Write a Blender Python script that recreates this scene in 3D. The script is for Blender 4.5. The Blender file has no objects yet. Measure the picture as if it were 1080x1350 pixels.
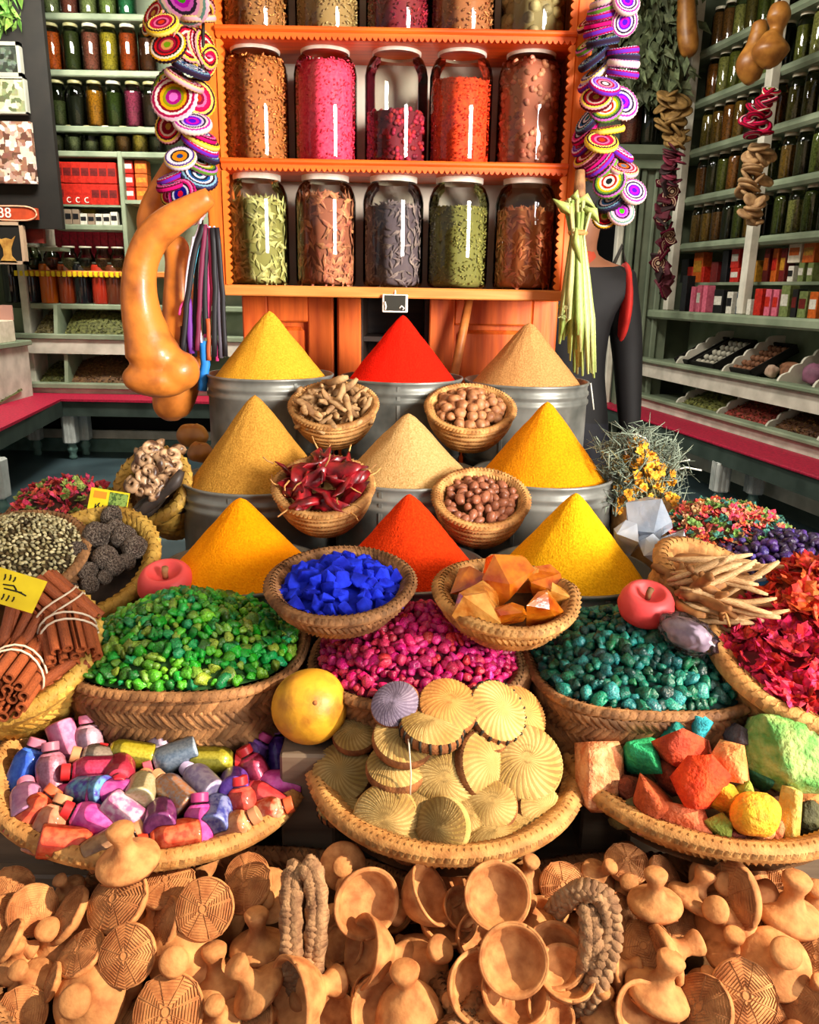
import bpy, bmesh, math, random
import numpy as np
from mathutils import Vector, Matrix, noise

# ------------------------------------------------------------------ camera
F = 1045.0; PITCH = math.radians(15.7); ROLL = 0.018
EYE = Vector((0, 0, 1.38))
_f = Vector((0, math.cos(PITCH), -math.sin(PITCH)))
_u0 = Vector((0, math.sin(PITCH), math.cos(PITCH)))
_r = Vector((math.cos(ROLL), 0, 0)) + _u0 * math.sin(ROLL)
_u = _u0 * math.cos(ROLL) - Vector((math.sin(ROLL), 0, 0))
scene = bpy.context.scene
COL = scene.collection
cam = bpy.data.cameras.new('camera'); camo = bpy.data.objects.new('camera', cam); COL.objects.link(camo)
camo.matrix_world = Matrix(((_r.x, _u.x, -_f.x, EYE.x), (_r.y, _u.y, -_f.y, EYE.y), (_r.z, _u.z, -_f.z, EYE.z), (0, 0, 0, 1)))
cam.sensor_width = 36; cam.lens = F / 1350 * 36; cam.clip_start = .02
scene.camera = camo
# ------------------------------------------------------------------ world, sun, added fill lights, exposure
W = bpy.data.worlds.new('sky'); scene.world = W; W.use_nodes = True
wn = W.node_tree.nodes['Background']; wn.inputs[0].default_value = (.93, .96, 1, 1); wn.inputs[1].default_value = .48
def light(name, kind, loc, aim, energy, color, size=None, sy=None, angle=None, spread=None):
    l = bpy.data.lights.new(name, kind); l.energy = energy; l.color = color
    if kind == 'AREA': l.shape = 'RECTANGLE'; l.size = size; l.size_y = sy
    if angle: l.angle = angle
    if spread: l.spread = math.radians(spread)
    o = bpy.data.objects.new(name, l); COL.objects.link(o); o.location = loc
    o.rotation_euler = (Vector(aim) - Vector(loc)).to_track_quat('-Z', 'Y').to_euler(); return o
SUN = Vector((.80, -.27, .55)).normalized()
light('sun', 'SUN', SUN * 20, (0, 0, 0), 7.2, (1, .82, .60), angle=math.radians(.8))
light('interior_fill_left', 'AREA', (-2.0, 5.2, 3.55), (-2.2, 6.4, .9), 175, (1, .93, .80), 1.2, .5)  # unseen area light added to brighten the back wall shelves
light('interior_fill_right', 'AREA', (.4, 4.4, 3.55), (2.4, 5.2, .9), 95, (1, .93, .80), 1.2, .5)  # unseen area light added to lift the right wall shelving
light('rack_fill_light', 'AREA', (2.3, -.7, 2.0), (0, 2.2, 1.62), 40, (1, .95, .88), .9, 1.4, spread=50)  # unseen area light added to fill the rack and streak its jars
vs = scene.view_settings; vs.view_transform = 'Standard'; vs.look = 'None'; vs.gamma = 1; vs.exposure = 0.2
vs.use_curve_mapping = False

# ------------------------------------------------------------------ pixel -> world helpers
def ray(px, py): return _f * F + _r * (px - 540) - _u * (py - 675)
def atY(px, py, Y): d = ray(px, py); return EYE + d * (Y / d.y)
def atZ(px, py, z): d = ray(px, py); return EYE + d * ((z - EYE.z) / d.z)
def depth(P): return (Vector(P) - EYE).dot(_f)
_tab = [(380, 2.4), (490, 2.12), (620, 1.76), (742, 1.43), (778, 1.33), (850, 1.22), (890, 1.17), (1040, 1.0), (1150, .9), (1250, .8), (1360, .7)]
def Yof(py): return float(np.interp(py, [a for a, b in _tab], [b for a, b in _tab]))
def S(px, py, dY=0): return atY(px, py, Yof(py) + dY)          # the display slope
def ell(px, py, rx, ry, dY=0):
    P = S(px, py, dY); w = depth(P); d = P - EYE; el = math.asin(-d.z / d.length)
    return P, rx * w / F, ry * w / F / math.sin(el)
def ell2(px, yt, yb, rx, z):                                   # horizontal ellipse between two pixel rows
    A = atZ(px, yt, z); B = atZ(px, yb, z); C = (A + B) / 2; C.x = atY(px, (yt + yb) / 2, C.y).x; return C, rx * depth(C) / F, (A.y - B.y) / 2
def ellt(px, py, rx, ry, dY=0, k=1.0):                         # round basket leaning towards the street
    P = S(px, py, dY); w = depth(P); d = P - EYE; el = math.asin(-d.z / d.length); a = rx * w / F
    return P, a, a * k, max(0, min(.85, math.asin(min(.97, ry / (rx * k))) - el))
def rnd(a, b): return random.uniform(a, b)
random.seed(7)

# ------------------------------------------------------------------ materials
def lin(h):
    h = h.lstrip('#'); c = [int(h[i:i + 2], 16) / 255 for i in (0, 2, 4)]
    return tuple((x / 12.92 if x <= .04045 else ((x + .055) / 1.055) ** 2.4) for x in c) + (1,)
def nt(name):
    m = bpy.data.materials.new(name); m.use_nodes = True; t = m.node_tree
    return m, t, t.nodes['Principled BSDF'], t.nodes, t.links
def mixc(t, a, b, fac, mode='MIX'):
    n = t.nodes.new('ShaderNodeMix'); n.data_type = 'RGBA'; n.blend_type = mode
    for i, x in ((6, a), (7, b), (0, fac)):
        if isinstance(x, (tuple, float, int)): n.inputs[i].default_value = x
        else: t.links.new(x, n.inputs[i])
    return n.outputs[2]
def mat(name, c1, c2=None, rough=.7, ns=25, bump=0, bs=120, metal=0, rand=0, island=0, coat=0, spec=.4, stretch=None, hue=0, trans=0, sss=0, detail=3, bd=.004, lo=.35, hi=.65):
    m, t, b, N, L = nt(name)
    tc = N.new('ShaderNodeTexCoord'); co = tc.outputs['Object']
    if stretch:
        mp = N.new('ShaderNodeMapping'); mp.inputs['Scale'].default_value = stretch; L.new(co, mp.inputs[0]); co = mp.outputs[0]
    col = lin(c1)
    if c2:
        nz = N.new('ShaderNodeTexNoise'); nz.inputs['Scale'].default_value = ns; nz.inputs['Detail'].default_value = detail; L.new(co, nz.inputs['Vector'])
        mr = N.new('ShaderNodeMapRange'); mr.inputs[1].default_value = lo; mr.inputs[2].default_value = hi; L.new(nz.outputs[0], mr.inputs[0])
        col = mixc(t, lin(c1), lin(c2), mr.outputs[0])
    if rand or island or hue:
        oi = N.new('ShaderNodeObjectInfo'); ge = N.new('ShaderNodeNewGeometry')
        ad = N.new('ShaderNodeMath'); ad.operation = 'ADD'; L.new(oi.outputs['Random'], ad.inputs[0]); L.new(ge.outputs['Random Per Island'], ad.inputs[1])
        fr = N.new('ShaderNodeMath'); fr.operation = 'FRACT'; L.new(ad.outputs[0], fr.inputs[0])
        hs = N.new('ShaderNodeHueSaturation')
        k = rand or island
        mr = N.new('ShaderNodeMapRange'); mr.inputs[3].default_value = 1 - k; mr.inputs[4].default_value = 1 + k; L.new(fr.outputs[0], mr.inputs[0]); L.new(mr.outputs[0], hs.inputs['Value'])
        if hue:
            m2 = N.new('ShaderNodeMath'); m2.operation = 'MULTIPLY'; m2.inputs[1].default_value = 7.13; L.new(fr.outputs[0], m2.inputs[0])
            m3 = N.new('ShaderNodeMath'); m3.operation = 'FRACT'; L.new(m2.outputs[0], m3.inputs[0])
            mh = N.new('ShaderNodeMapRange'); mh.inputs[3].default_value = .5 - hue; mh.inputs[4].default_value = .5 + hue; L.new(m3.outputs[0], mh.inputs[0]); L.new(mh.outputs[0], hs.inputs['Hue'])
        if isinstance(col, tuple): hs.inputs['Color'].default_value = col
        else: L.new(col, hs.inputs['Color'])
        col = hs.outputs[0]
    if isinstance(col, tuple): b.inputs['Base Color'].default_value = col
    else: L.new(col, b.inputs['Base Color'])
    b.inputs['Roughness'].default_value = rough; b.inputs['Metallic'].default_value = metal
    b.inputs['Specular IOR Level'].default_value = spec; b.inputs['Coat Weight'].default_value = coat
    b.inputs['Transmission Weight'].default_value = trans
    if sss: b.inputs['Subsurface Weight'].default_value = sss; b.inputs['Subsurface Scale'].default_value = .01
    if bump:
        n2 = N.new('ShaderNodeTexNoise'); n2.inputs['Scale'].default_value = bs; n2.inputs['Detail'].default_value = 4; L.new(co, n2.inputs['Vector'])
        bp = N.new('ShaderNodeBump'); bp.inputs['Strength'].default_value = bump; bp.inputs['Distance'].default_value = bd; L.new(n2.outputs[0], bp.inputs['Height']); L.new(bp.outputs[0], b.inputs['Normal'])
    return m
def glass(name, tint='#eef4ec', refl=1.0, rough=.03):
    m, t, b, N, L = nt(name); N.remove(b)
    tr = N.new('ShaderNodeBsdfTransparent'); tr.inputs[0].default_value = lin(tint)
    gl = N.new('ShaderNodeBsdfGlossy'); gl.inputs['Roughness'].default_value = rough
    lw = N.new('ShaderNodeFresnel'); lw.inputs['IOR'].default_value = 1.45
    mu = N.new('ShaderNodeMath'); mu.operation = 'MULTIPLY'; mu.inputs[1].default_value = refl; mu.use_clamp = True; L.new(lw.outputs[0], mu.inputs[0])
    mx = N.new('ShaderNodeMixShader'); L.new(mu.outputs[0], mx.inputs[0]); L.new(tr.outputs[0], mx.inputs[1]); L.new(gl.outputs[0], mx.inputs[2])
    L.new(mx.outputs[0], N['Material Output'].inputs[0]); return m
def ringmat(name, cols, radius=.05):
    m, t, b, N, L = nt(name)
    tc = N.new('ShaderNodeTexCoord'); sx = N.new('ShaderNodeSeparateXYZ'); L.new(tc.outputs['Object'], sx.inputs[0])
    cb = N.new('ShaderNodeCombineXYZ'); L.new(sx.outputs[0], cb.inputs[0]); L.new(sx.outputs[1], cb.inputs[1])
    ln = N.new('ShaderNodeVectorMath'); ln.operation = 'LENGTH'; L.new(cb.outputs[0], ln.inputs[0])
    dv = N.new('ShaderNodeMath'); dv.operation = 'DIVIDE'; dv.inputs[1].default_value = radius * 1.02; L.new(ln.outputs['Value'], dv.inputs[0])
    nz = N.new('ShaderNodeTexNoise'); nz.inputs['Scale'].default_value = 260; L.new(tc.outputs['Object'], nz.inputs[0])
    ma = N.new('ShaderNodeMath'); ma.operation = 'MULTIPLY_ADD'; ma.inputs[1].default_value = .09; L.new(nz.outputs[0], ma.inputs[0])
    sb = N.new('ShaderNodeMath'); sb.operation = 'SUBTRACT'; sb.inputs[1].default_value = .045; L.new(dv.outputs[0], sb.inputs[0]); L.new(sb.outputs[0], ma.inputs[2])
    cr = N.new('ShaderNodeValToRGB'); cr.color_ramp.interpolation = 'CONSTANT'; e = cr.color_ramp.elements
    n = len(cols)
    e[0].position = 0; e[0].color = lin(cols[0]); e[1].position = (1 / n) ** .8; e[1].color = lin(cols[1])
    for i in range(2, n):
        q = e.new((i / n) ** .8); q.color = lin(cols[i])
    L.new(ma.outputs[0], cr.inputs[0])
    # a stripe worked around the middle of the edge
    ab = N.new('ShaderNodeMath'); ab.operation = 'ABSOLUTE'; L.new(sx.outputs[2], ab.inputs[0])
    lt = N.new('ShaderNodeMath'); lt.operation = 'LESS_THAN'; lt.inputs[1].default_value = .0032; L.new(ab.outputs[0], lt.inputs[0])
    gt = N.new('ShaderNodeMath'); gt.operation = 'GREATER_THAN'; gt.inputs[1].default_value = .9; L.new(dv.outputs[0], gt.inputs[0])
    mu = N.new('ShaderNodeMath'); mu.operation = 'MULTIPLY'; L.new(lt.outputs[0], mu.inputs[0]); L.new(gt.outputs[0], mu.inputs[1])
    c = mixc(t, cr.outputs[0], lin(cols[-3]), mu.outputs[0])
    hs = N.new('ShaderNodeHueSaturation'); hs.inputs['Saturation'].default_value = 1.25; hs.inputs['Value'].default_value = .72; L.new(c, hs.inputs['Color'])
    L.new(hs.outputs[0], b.inputs['Base Color']); b.inputs['Roughness'].default_value = .85; b.inputs['Specular IOR Level'].default_value = .15
    return m
def wood(name, c1, c2, axis=2, rough=.45, scale=14):
    s = [scale] * 3; s[axis] = scale * .08
    return mat(name, c1, c2, rough=rough, ns=3.2, stretch=tuple(s), bump=.25, bs=5, detail=6, bd=.003, lo=.3, hi=.7)

# ------------------------------------------------------------------ mesh building
class MB:
    def __init__(s): s.v = []; s.f = []; s.m = []; s.sm = []
    def add(s, vs, fs, M=None, mi=0, smooth=True):
        o = len(s.v)
        s.v += [tuple(M @ Vector(v)) for v in vs] if M is not None else [tuple(v) for v in vs]
        s.f += [tuple(i + o for i in f) for f in fs]; s.m += [mi] * len(fs); s.sm += [smooth] * len(fs); return s
    def box(s, a, b, mi=0, M=None, bev=0):
        (x0, y0, z0), (x1, y1, z1) = a, b
        if bev:
            bm = bmesh.new(); bmesh.ops.create_cube(bm, size=1)
            for v in bm.verts: v.co = Vector(((x0 + x1) / 2 + v.co.x * (x1 - x0), (y0 + y1) / 2 + v.co.y * (y1 - y0), (z0 + z1) / 2 + v.co.z * (z1 - z0)))
            bmesh.ops.bevel(bm, geom=bm.edges[:], offset=bev, segments=1, affect='EDGES')
            s.bm(bm, M, mi, False); return s
        vs = [(x, y, z) for z in (z0, z1) for y in (y0, y1) for x in (x0, x1)]
        return s.add(vs, [(0, 2, 3, 1), (4, 5, 7, 6), (0, 1, 5, 4), (2, 6, 7, 3), (0, 4, 6, 2), (1, 3, 7, 5)], M, mi, False)
    def bm(s, bm, M=None, mi=0, smooth=True):
        bm.verts.index_update()
        s.add([v.co.copy() for v in bm.verts], [[v.index for v in f.verts] for f in bm.faces], M, mi, smooth); bm.free(); return s
    def lathe(s, prof, n=24, M=None, mi=0, smooth=True, wob=None, cap=True):
        vs = []; k = len(prof)
        for i in range(n):
            a = 2 * math.pi * i / n; c, d = math.cos(a), math.sin(a)
            for j, (r, z) in enumerate(prof):
                q = wob(a, j, r, z) if wob else (r, z)
                vs.append((q[0] * c, q[0] * d, q[1]))
        fs = [(i * k + j, ((i + 1) % n) * k + j, ((i + 1) % n) * k + j + 1, i * k + j + 1) for i in range(n) for j in range(k - 1)]
        if cap:
            if prof[0][0] > 1e-6: fs.append([i * k for i in range(n)][::-1])
            if prof[-1][0] > 1e-6: fs.append([i * k + k - 1 for i in range(n)])
        return s.add(vs, fs, M, mi, smooth)
    def tube(s, pts, rad, n=8, mi=0, M=None, cap=True, flat=1.0):
        pts = [Vector(p) for p in pts]; k = len(pts)
        if not hasattr(rad, '__len__'): rad = [rad] * k
        up = Vector((0, 0, 1)); t0 = (pts[1] - pts[0]).normalized()
        if abs(t0.dot(up)) > .9: up = Vector((0, 1, 0))
        vs = []
        for i, p in enumerate(pts):
            t = (pts[min(i + 1, k - 1)] - pts[max(i - 1, 0)]).normalized()
            x = t.cross(up)
            if x.length < 1e-4: x = t.orthogonal()
            x.normalize(); y = x.cross(t).normalized(); up = y
            for j in range(n):
                a = 2 * math.pi * j / n; vs.append(p + x * (math.cos(a) * rad[i]) + y * (math.sin(a) * rad[i] * flat))
        fs = [(i * n + j, i * n + (j + 1) % n, (i + 1) * n + (j + 1) % n, (i + 1) * n + j) for i in range(k - 1) for j in range(n)]
        if cap: fs += [tuple(range(n))[::-1], tuple(range((k - 1) * n, k * n))]
        return s.add(vs, fs, M, mi)
    def ribbon(s, pts, wid, side=None, mi=0, fold=.3):
        pts = [Vector(p) for p in pts]; k = len(pts); vs = []
        for i, p in enumerate(pts):
            t = (pts[min(i + 1, k - 1)] - pts[max(i - 1, 0)]).normalized()
            x = (Vector(side) if side else t.cross(Vector((0, 1, 0)))); x = (x - t * x.dot(t)).normalized(); nn = x.cross(t)
            w = wid[i] if hasattr(wid, '__len__') else wid
            vs += [p - x * w, p + nn * w * fold, p + x * w, p - nn * w * .25]
        fs = []
        for i in range(k - 1):
            for j in range(4): fs.append((i * 4 + j, i * 4 + (j + 1) % 4, i * 4 + 4 + (j + 1) % 4, i * 4 + 4 + j))
        fs += [(3, 2, 1, 0), tuple(range(4 * k - 4, 4 * k))]
        return s.add(vs, fs, None, mi)
    def poly(s, outline, y0, y1, mi=0, M=None):       # outline in (x,z), extruded along y
        n = len(outline); vs = [(x, y0, z) for x, z in outline] + [(x, y1, z) for x, z in outline]
        fs = [tuple(range(n)), tuple(range(n, 2 * n))[::-1]] + [(i, i + n, (i + 1) % n + n, (i + 1) % n) for i in range(n)]
        return s.add(vs, fs, M, mi, False)
    def mesh(s, name, mats):
        me = bpy.data.meshes.new(name); me.from_pydata(s.v, [], s.f)
        if not isinstance(mats, (list, tuple)): mats = [mats]
        for m in mats: me.materials.append(m)
        me.polygons.foreach_set('material_index', s.m); me.polygons.foreach_set('use_smooth', s.sm); me.update(); return me
    def obj(s, name, mats, parent=None, M=None, **kw): return put(name, s.mesh(name, mats), parent, M, **kw)
SEEN = {}
def tag(o, label=None, cat=None, group=None, kind=None):
    if label:
        o['label'] = label
        k = SEEN.setdefault(label, []); k.append(group)
        if len(k) > 1 and (None in k or len(set(k)) > 1): print('DUPLABEL', label)
        nw = len(label.split())
        if cat and not 4 <= nw <= 16: print('LABELLEN', nw, label)
    if cat: o['category'] = cat
    if group: o['group'] = group
    if kind: o['kind'] = kind
    return o
def put(name, me, parent=None, M=None, label=None, cat=None, group=None, kind=None):
    o = bpy.data.objects.new(name, me); COL.objects.link(o)
    if parent: o.parent = parent
    if M is not None: o.matrix_basis = M
    return tag(o, label, cat, group, kind)
def thing(name, label, cat, M=None, group=None): return put(name, None, None, M, label, cat, group)
def inst(name, parts, M, label, cat, group=None):
    """a thing whose parts share mesh data; parts = [(name, mesh, kind)]"""
    e = thing(name, label, cat, M, group)
    for p in parts: put(p[0], p[1], e, None, kind=p[2] if len(p) > 2 else None)
    return e
def T(p): return Matrix.Translation(Vector(p))
def Sc(x, y=None, z=None): return Matrix.Diagonal((x, y if y is not None else x, z if z is not None else x, 1))
def Rz(a): return Matrix.Rotation(a, 4, 'Z')
def Rx(a): return Matrix.Rotation(a, 4, 'X')
def Ry(a): return Matrix.Rotation(a, 4, 'Y')
def AX(axis, spin=0): return Vector((0, 0, 1)).rotation_difference(Vector(axis).normalized()).to_matrix().to_4x4() @ Rz(spin)
def ico(sub=2):
    bm = bmesh.new(); bmesh.ops.create_icosphere(bm, subdivisions=sub, radius=1); return bm
def blob(mb, seed, r=1, sub=2, amp=.2, freq=1.6, sc=(1, 1, 1), M=None, mi=0, smooth=True, ridge=0):
    bm = ico(sub); o = Vector((seed * 3.17, seed * 1.7, seed * .9))
    for v in bm.verts:
        k = 1 + amp * noise.noise(v.co * freq + o)
        if ridge: k += ridge * abs(noise.noise(v.co * freq * 2.5 + o))
        v.co = Vector((v.co.x * sc[0], v.co.y * sc[1], v.co.z * sc[2])) * (k * r)
    mb.bm(bm, M, mi, smooth); return mb
def chunk(mb, seed, r=1, n=12, sc=(1, 1, 1), M=None, mi=0, boxy=.5, bev=.06, rough=.0):
    R = random.Random(seed); bm = bmesh.new()
    for i in range(n):
        v = Vector((R.gauss(0, 1), R.gauss(0, 1), R.gauss(0, 1))).normalized()
        mx = max(abs(v.x), abs(v.y), abs(v.z)); v = v.lerp(v / mx, boxy) * R.uniform(.82, 1.05)
        bm.verts.new((v.x * sc[0] * r, v.y * sc[1] * r, v.z * sc[2] * r))
    h = bmesh.ops.convex_hull(bm, input=bm.verts[:])
    bmesh.ops.delete(bm, geom=list({g for g in h['geom_interior'] + h['geom_unused'] if isinstance(g, bmesh.types.BMVert)}), context='VERTS')
    bmesh.ops.dissolve_limit(bm, angle_limit=.25, verts=bm.verts[:], edges=bm.edges[:])
    if bev: bmesh.ops.bevel(bm, geom=bm.edges[:], offset=bev * r, segments=1, affect='EDGES', clamp_overlap=True)
    if rough:
        bmesh.ops.triangulate(bm, faces=bm.faces[:])
        bmesh.ops.subdivide_edges(bm, edges=bm.edges[:], cuts=3, use_grid_fill=True)
        o = Vector((seed * 2.3, seed, 0))
        for v in bm.verts: v.co *= 1 + rough * noise.noise(v.co * (3.2 / r) + o) + rough * .5 * noise.noise(v.co * (9 / r) + o)
    mb.bm(bm, M, mi, bool(rough)); return mb

# ================================================================== MATERIALS
m_orange = wood('orange_wood', '#f07c26', '#c84a0e', 2); m_orange_h = wood('orange_wood_h', '#ea6416', '#b83c0a', 0)
m_pale = wood('pale_wood', '#d98a45', '#b9662a', 0); m_dkwood = wood('dark_wood', '#3a2a20', '#241812', 0)
m_door = wood('door_wood', '#e06a24', '#a8400f', 2)
m_back = mat('whitewash', '#d0beb4', '#b29d93', ns=6, bump=.15, bs=40)
m_shelf = mat('sage_paint', '#8b977f', '#6f7d66', ns=5, rough=.6, bump=.1, bs=30)
m_white = mat('cream_paint', '#d6d2c4', '#b3b0a2', ns=7, rough=.6, bump=.1, bs=30)
m_leg = mat('white_leg_paint', '#cfd3d0', '#a9b0ae', ns=9, rough=.55)
m_foot = mat('teal_foot_paint', '#6f938c', '#587a74', ns=9, rough=.5)
m_bench = mat('bench_green', '#3d4a44', '#2c3833', ns=6, rough=.5)
m_red = mat('red_bench_cover', '#b8163e', '#8e0f30', ns=60, rough=.55, bump=.1, bs=200)
m_floor = mat('slate_floor', '#3f5258', '#2c3b41', ns=2.2, rough=.4, bump=.1, bs=12)
m_wall = mat('dim_green_wall', '#5d6652', '#474f40', ns=3, rough=.8)
m_ceil = mat('ceiling_boards', '#8a8a78', '#77776a', ns=3)
m_dark = mat('dark_panel', '#16130f', '#0d0b09', ns=8, rough=.7)
m_doorp = mat('green_door_paint', '#7c8670', '#5f6a57', ns=4, rough=.6)
m_pave = mat('street_paving', '#b08a6c', '#94725a', ns=3)
m_tin = mat('galvanised', '#8d8d85', '#4f504a', ns=11, rough=.45, metal=.4, bump=.15, bs=45, lo=.3, hi=.7)
m_glass = glass('jar_glass', '#f2f5f0', 1.0); m_glass_dk = glass('old_jar_glass', '#b9c2a6', 1.2)
m_lid = mat('white_lid', '#e9ded0', '#cdbfae', ns=30, rough=.5)
m_straw = mat('straw', '#d09d5c', '#9a6632', ns=30, rough=.7, island=.3, bump=.3, bs=300)
m_straw_y = mat('yellow_straw', '#d9b052', '#a67b2c', ns=30, rough=.65, island=.3, bump=.3, bs=300)
m_straw_d = mat('brown_straw', '#a5764a', '#6b4526', ns=30, rough=.75, island=.35, bump=.3, bs=300)
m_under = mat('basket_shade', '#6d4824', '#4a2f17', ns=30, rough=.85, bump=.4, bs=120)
m_clay = mat('clay', '#d0945a', '#97592e', ns=45, rough=.8, bump=.22, bs=150, rand=.16, bd=.004, lo=.3, hi=.7, detail=6)
m_clay2 = mat('carved_clay', '#c08250', '#94582f', ns=30, rough=.85, bump=.3, bs=160, rand=.14)
m_gourd = mat('gourd_skin', '#d07a2c', '#84451a', ns=16, rough=.42, coat=.12, bump=.25, bs=55, lo=.42, hi=.78, detail=7)
m_gourd2 = mat('pale_gourd_skin', '#a5702f', '#7a4a1c', ns=14, rough=.4, bump=.1, bs=40)
m_ball = mat('yellow_gourd', '#cf9828', '#94561a', ns=30, rough=.45, bump=.3, bs=70, lo=.42, hi=.75, detail=6)
m_black = mat('black_paint', '#0c0c0c'); m_paper = mat('paper', '#ddd3c0', '#c9bfa8', ns=20)
m_yellow = mat('yellow_card', '#e6cf1c', '#d4b912', ns=20, rough=.5); m_green_ink = mat('green_ink', '#7f9a46', '#3f5a20', ns=160, lo=.45, hi=.55)

# ================================================================== STRUCTURE
WD = Vector((-.203, .979, 0)).normalized(); WN = Vector((WD.y, -WD.x, 0))
MR = Matrix(((-WD.x, WN.x, 0, 0), (-WD.y, WN.y, 0, 0), (0, 0, 1, 0), (0, 0, 0, 1)))    # local x = -distance along the wall, y = into the wall
def onR(px, py, n):
    d = ray(px, py); t = (n - EYE.dot(WN)) / d.dot(WN); P = EYE + d * t; return P.dot(WD), P.z
def struct(name, mb, mats, M=None, parent=None): return mb.obj(name, mats, parent, M, kind='structure')
YB = 7.05
struct('floor', MB().box((-5, 2.0, -.1), (5, 9, 0)), m_floor)
struct('street_ground', MB().box((-14, -14, -.14), (14, 2.0, -.02)), m_pave)
dx0, dx1 = atY(742, 350, YB).x, atY(826, 350, YB).x
dz = atY(850, 212, YB).z
struct('wall_back', MB().box((-4.2, YB, 0), (dx0, YB + .15, 3.7)).box((dx1, YB, 0), (2.4, YB + .15, 3.7)).box((dx0, YB, dz), (dx1, YB + .15, 3.7)), m_wall)
struct('wall_passage', MB().box((-.2, 9.0, 0), (3, 9.1, 3.7)), m_dark)
struct('wall_left', MB().box((-4.2, 2.6, 0), (-4.05, YB, 3.7)), m_wall)
struct('wall_right', MB().box((-7.6, 3.86, 0), (-2.2, 4.0, 3.7)), m_wall, MR)
struct('ceiling', MB().box((-5, 2.6, 3.62), (5, 9, 3.75)), m_ceil)
m_canvas, t_, b_, N_, L_n = nt('unseen_awning_canvas'); N_.remove(b_)
df = N_.new('ShaderNodeBsdfDiffuse'); df.inputs[0].default_value = lin('#d8cdb8'); tl_ = N_.new('ShaderNodeBsdfTranslucent'); tl_.inputs[0].default_value = lin('#f6e8cf'); ms_ = N_.new('ShaderNodeMixShader'); ms_.inputs[0].default_value = .46
L_n.new(df.outputs[0], ms_.inputs[1]); L_n.new(tl_.outputs[0], ms_.inputs[2]); L_n.new(ms_.outputs[0], N_['Material Output'].inputs[0])  # translucent, so the added awning passes soft light onto the goods
AE = .28
aw = MB().add([(-4.5, AE, 2.62), (4.5, AE, 2.62), (4.5, 2.62, 3.3), (-4.5, 2.62, 3.3)], [(0, 1, 2, 3)], smooth=False)
vl = MB(); 
for i in range(36):
    for j in range(6): x_a, x_b = -4.5 + (i + j / 6) * .25, -4.5 + (i + (j + 1) / 6) * .25; vl.add([(x_a, AE, 2.62), (x_b, AE, 2.62), (x_b, AE, 2.5 - .09 * math.sin((j + 1) / 6 * math.pi)), (x_a, AE, 2.5 - .09 * math.sin(j / 6 * math.pi))], [(0, 1, 2, 3)], smooth=False)
struct('unseen_valance', vl, m_canvas)  # unseen valance, scalloped to break the sun's edge into patches
aw_old = MB().add([(-4.5, -.42, 2.62), (4.5, -.42, 2.62), (4.5, 2.62, 3.3), (-4.5, 2.62, 3.3), (-4.5, -.42, 2.66), (4.5, -.42, 2.66), (4.5, 2.62, 3.34), (-4.5, 2.62, 3.34)],
    [(0, 1, 2, 3), (7, 6, 5, 4), (0, 4, 5, 1), (3, 2, 6, 7), (0, 3, 7, 4), (1, 5, 6, 2)], smooth=False)
struct('roof_unseen_awning', aw, m_canvas)  # unseen awning added to keep direct sun off the back rows
struct('wall_street_left', MB().box((-14, -10, 0), (-.5, -9, 3.2)), m_pave)
struct('wall_street_right', MB().box((3.0, -10, 0), (14, -9, 3.2)), m_pave)

# ------------------------------------------------ back wall door, casing and cornice
def bx(px0, py0, px1, py1, Y, th, mb=None, mi=0):
    a = atY(px0, py1, Y); b = atY(px1, py0, Y); mb = mb or MB()
    return mb.box((a.x, Y, a.z), (b.x, Y + th, b.z), mi)
dr = put('door_1', None, kind='structure')
a = atY(848, 216, 6.9); b = atY(886, 216, 6.9)
struct('door_panel', MB().box((a.x, 6.93, .02), (b.x + .1, 6.98, a.z)), m_doorp, None, dr)
for k, (p0, p1) in enumerate(((848, 855), (866, 871), (880, 888))):
    struct('door_stile', MB().box((atY(p0, 216, 6.9).x, 6.89, .02), (atY(p1, 216, 6.9).x, 6.93, a.z), bev=.008), m_doorp, None, dr)
struct('trim_1', MB().box((atY(838, 216, 6.85).x, 6.85, 0), (atY(846, 216, 6.85).x, 7.0, a.z), bev=.01), m_doorp)
struct('trim_2', MB().box((atY(822, 216, 6.95).x, 6.95, 0), (atY(831, 216, 6.95).x, 7.05, a.z), bev=.01), m_white)
c0 = atY(800, 190, 6.72); c1 = atY(892, 190, 6.72); zc = c0.z
struct('trim_3', MB().poly([(0, 0), (.34, 0), (.30, -.06), (.22, -.09), (.20, -.15), (0, -.16)], c0.x - .1, c1.x + .15, 0, Matrix(((0, 1, 0, 0), (-1, 0, 0, 7.05), (0, 0, 1, zc), (0, 0, 0, 1)))), m_shelf)

# ------------------------------------------------ shelving on the back wall, left of the rack
YS = 6.7
def zl(py, Y=YS): return atY(120, py, Y).z
def xl(px, Y=YS): return atY(px, 250, Y).x
x0, x1 = xl(22), -.95
us = thing('shelf_unit', 'sage green wall shelving with rows of small jars behind the crocheted discs', 'shelving', T((x0, YB, 0)))
def upart(name, mb, m, kind=None): return mb.obj(name, m, us, T((-x0, -YB, 0)), kind=kind)
upart('back_panel', MB().box((x0, YB - .04, 0), (x1, YB - .005, 3.6)), m_shelf)
LS = {p: zl(p) for p in (17, 92, 166, 199, 296, 357, 401)}
for p, z in LS.items():
    xa, xb = x0, x1
    if p == 296: xa, xb = xl(68), xl(160)
    upart('shelf_board', MB().box((xa, YS, z - .045), (xb, YB - .04, z), bev=.008), m_pale if p == 357 else m_shelf)
upart('upright', MB().box((xl(158), YS - .01, LS[357]), (xl(164), YB - .04, LS[199]), bev=.006), m_shelf)
upart('upright', MB().box((x0 - .06, YS - .02, .2), (x0, YB - .04, 3.6), bev=.006), m_white)
mb = MB()
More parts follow.
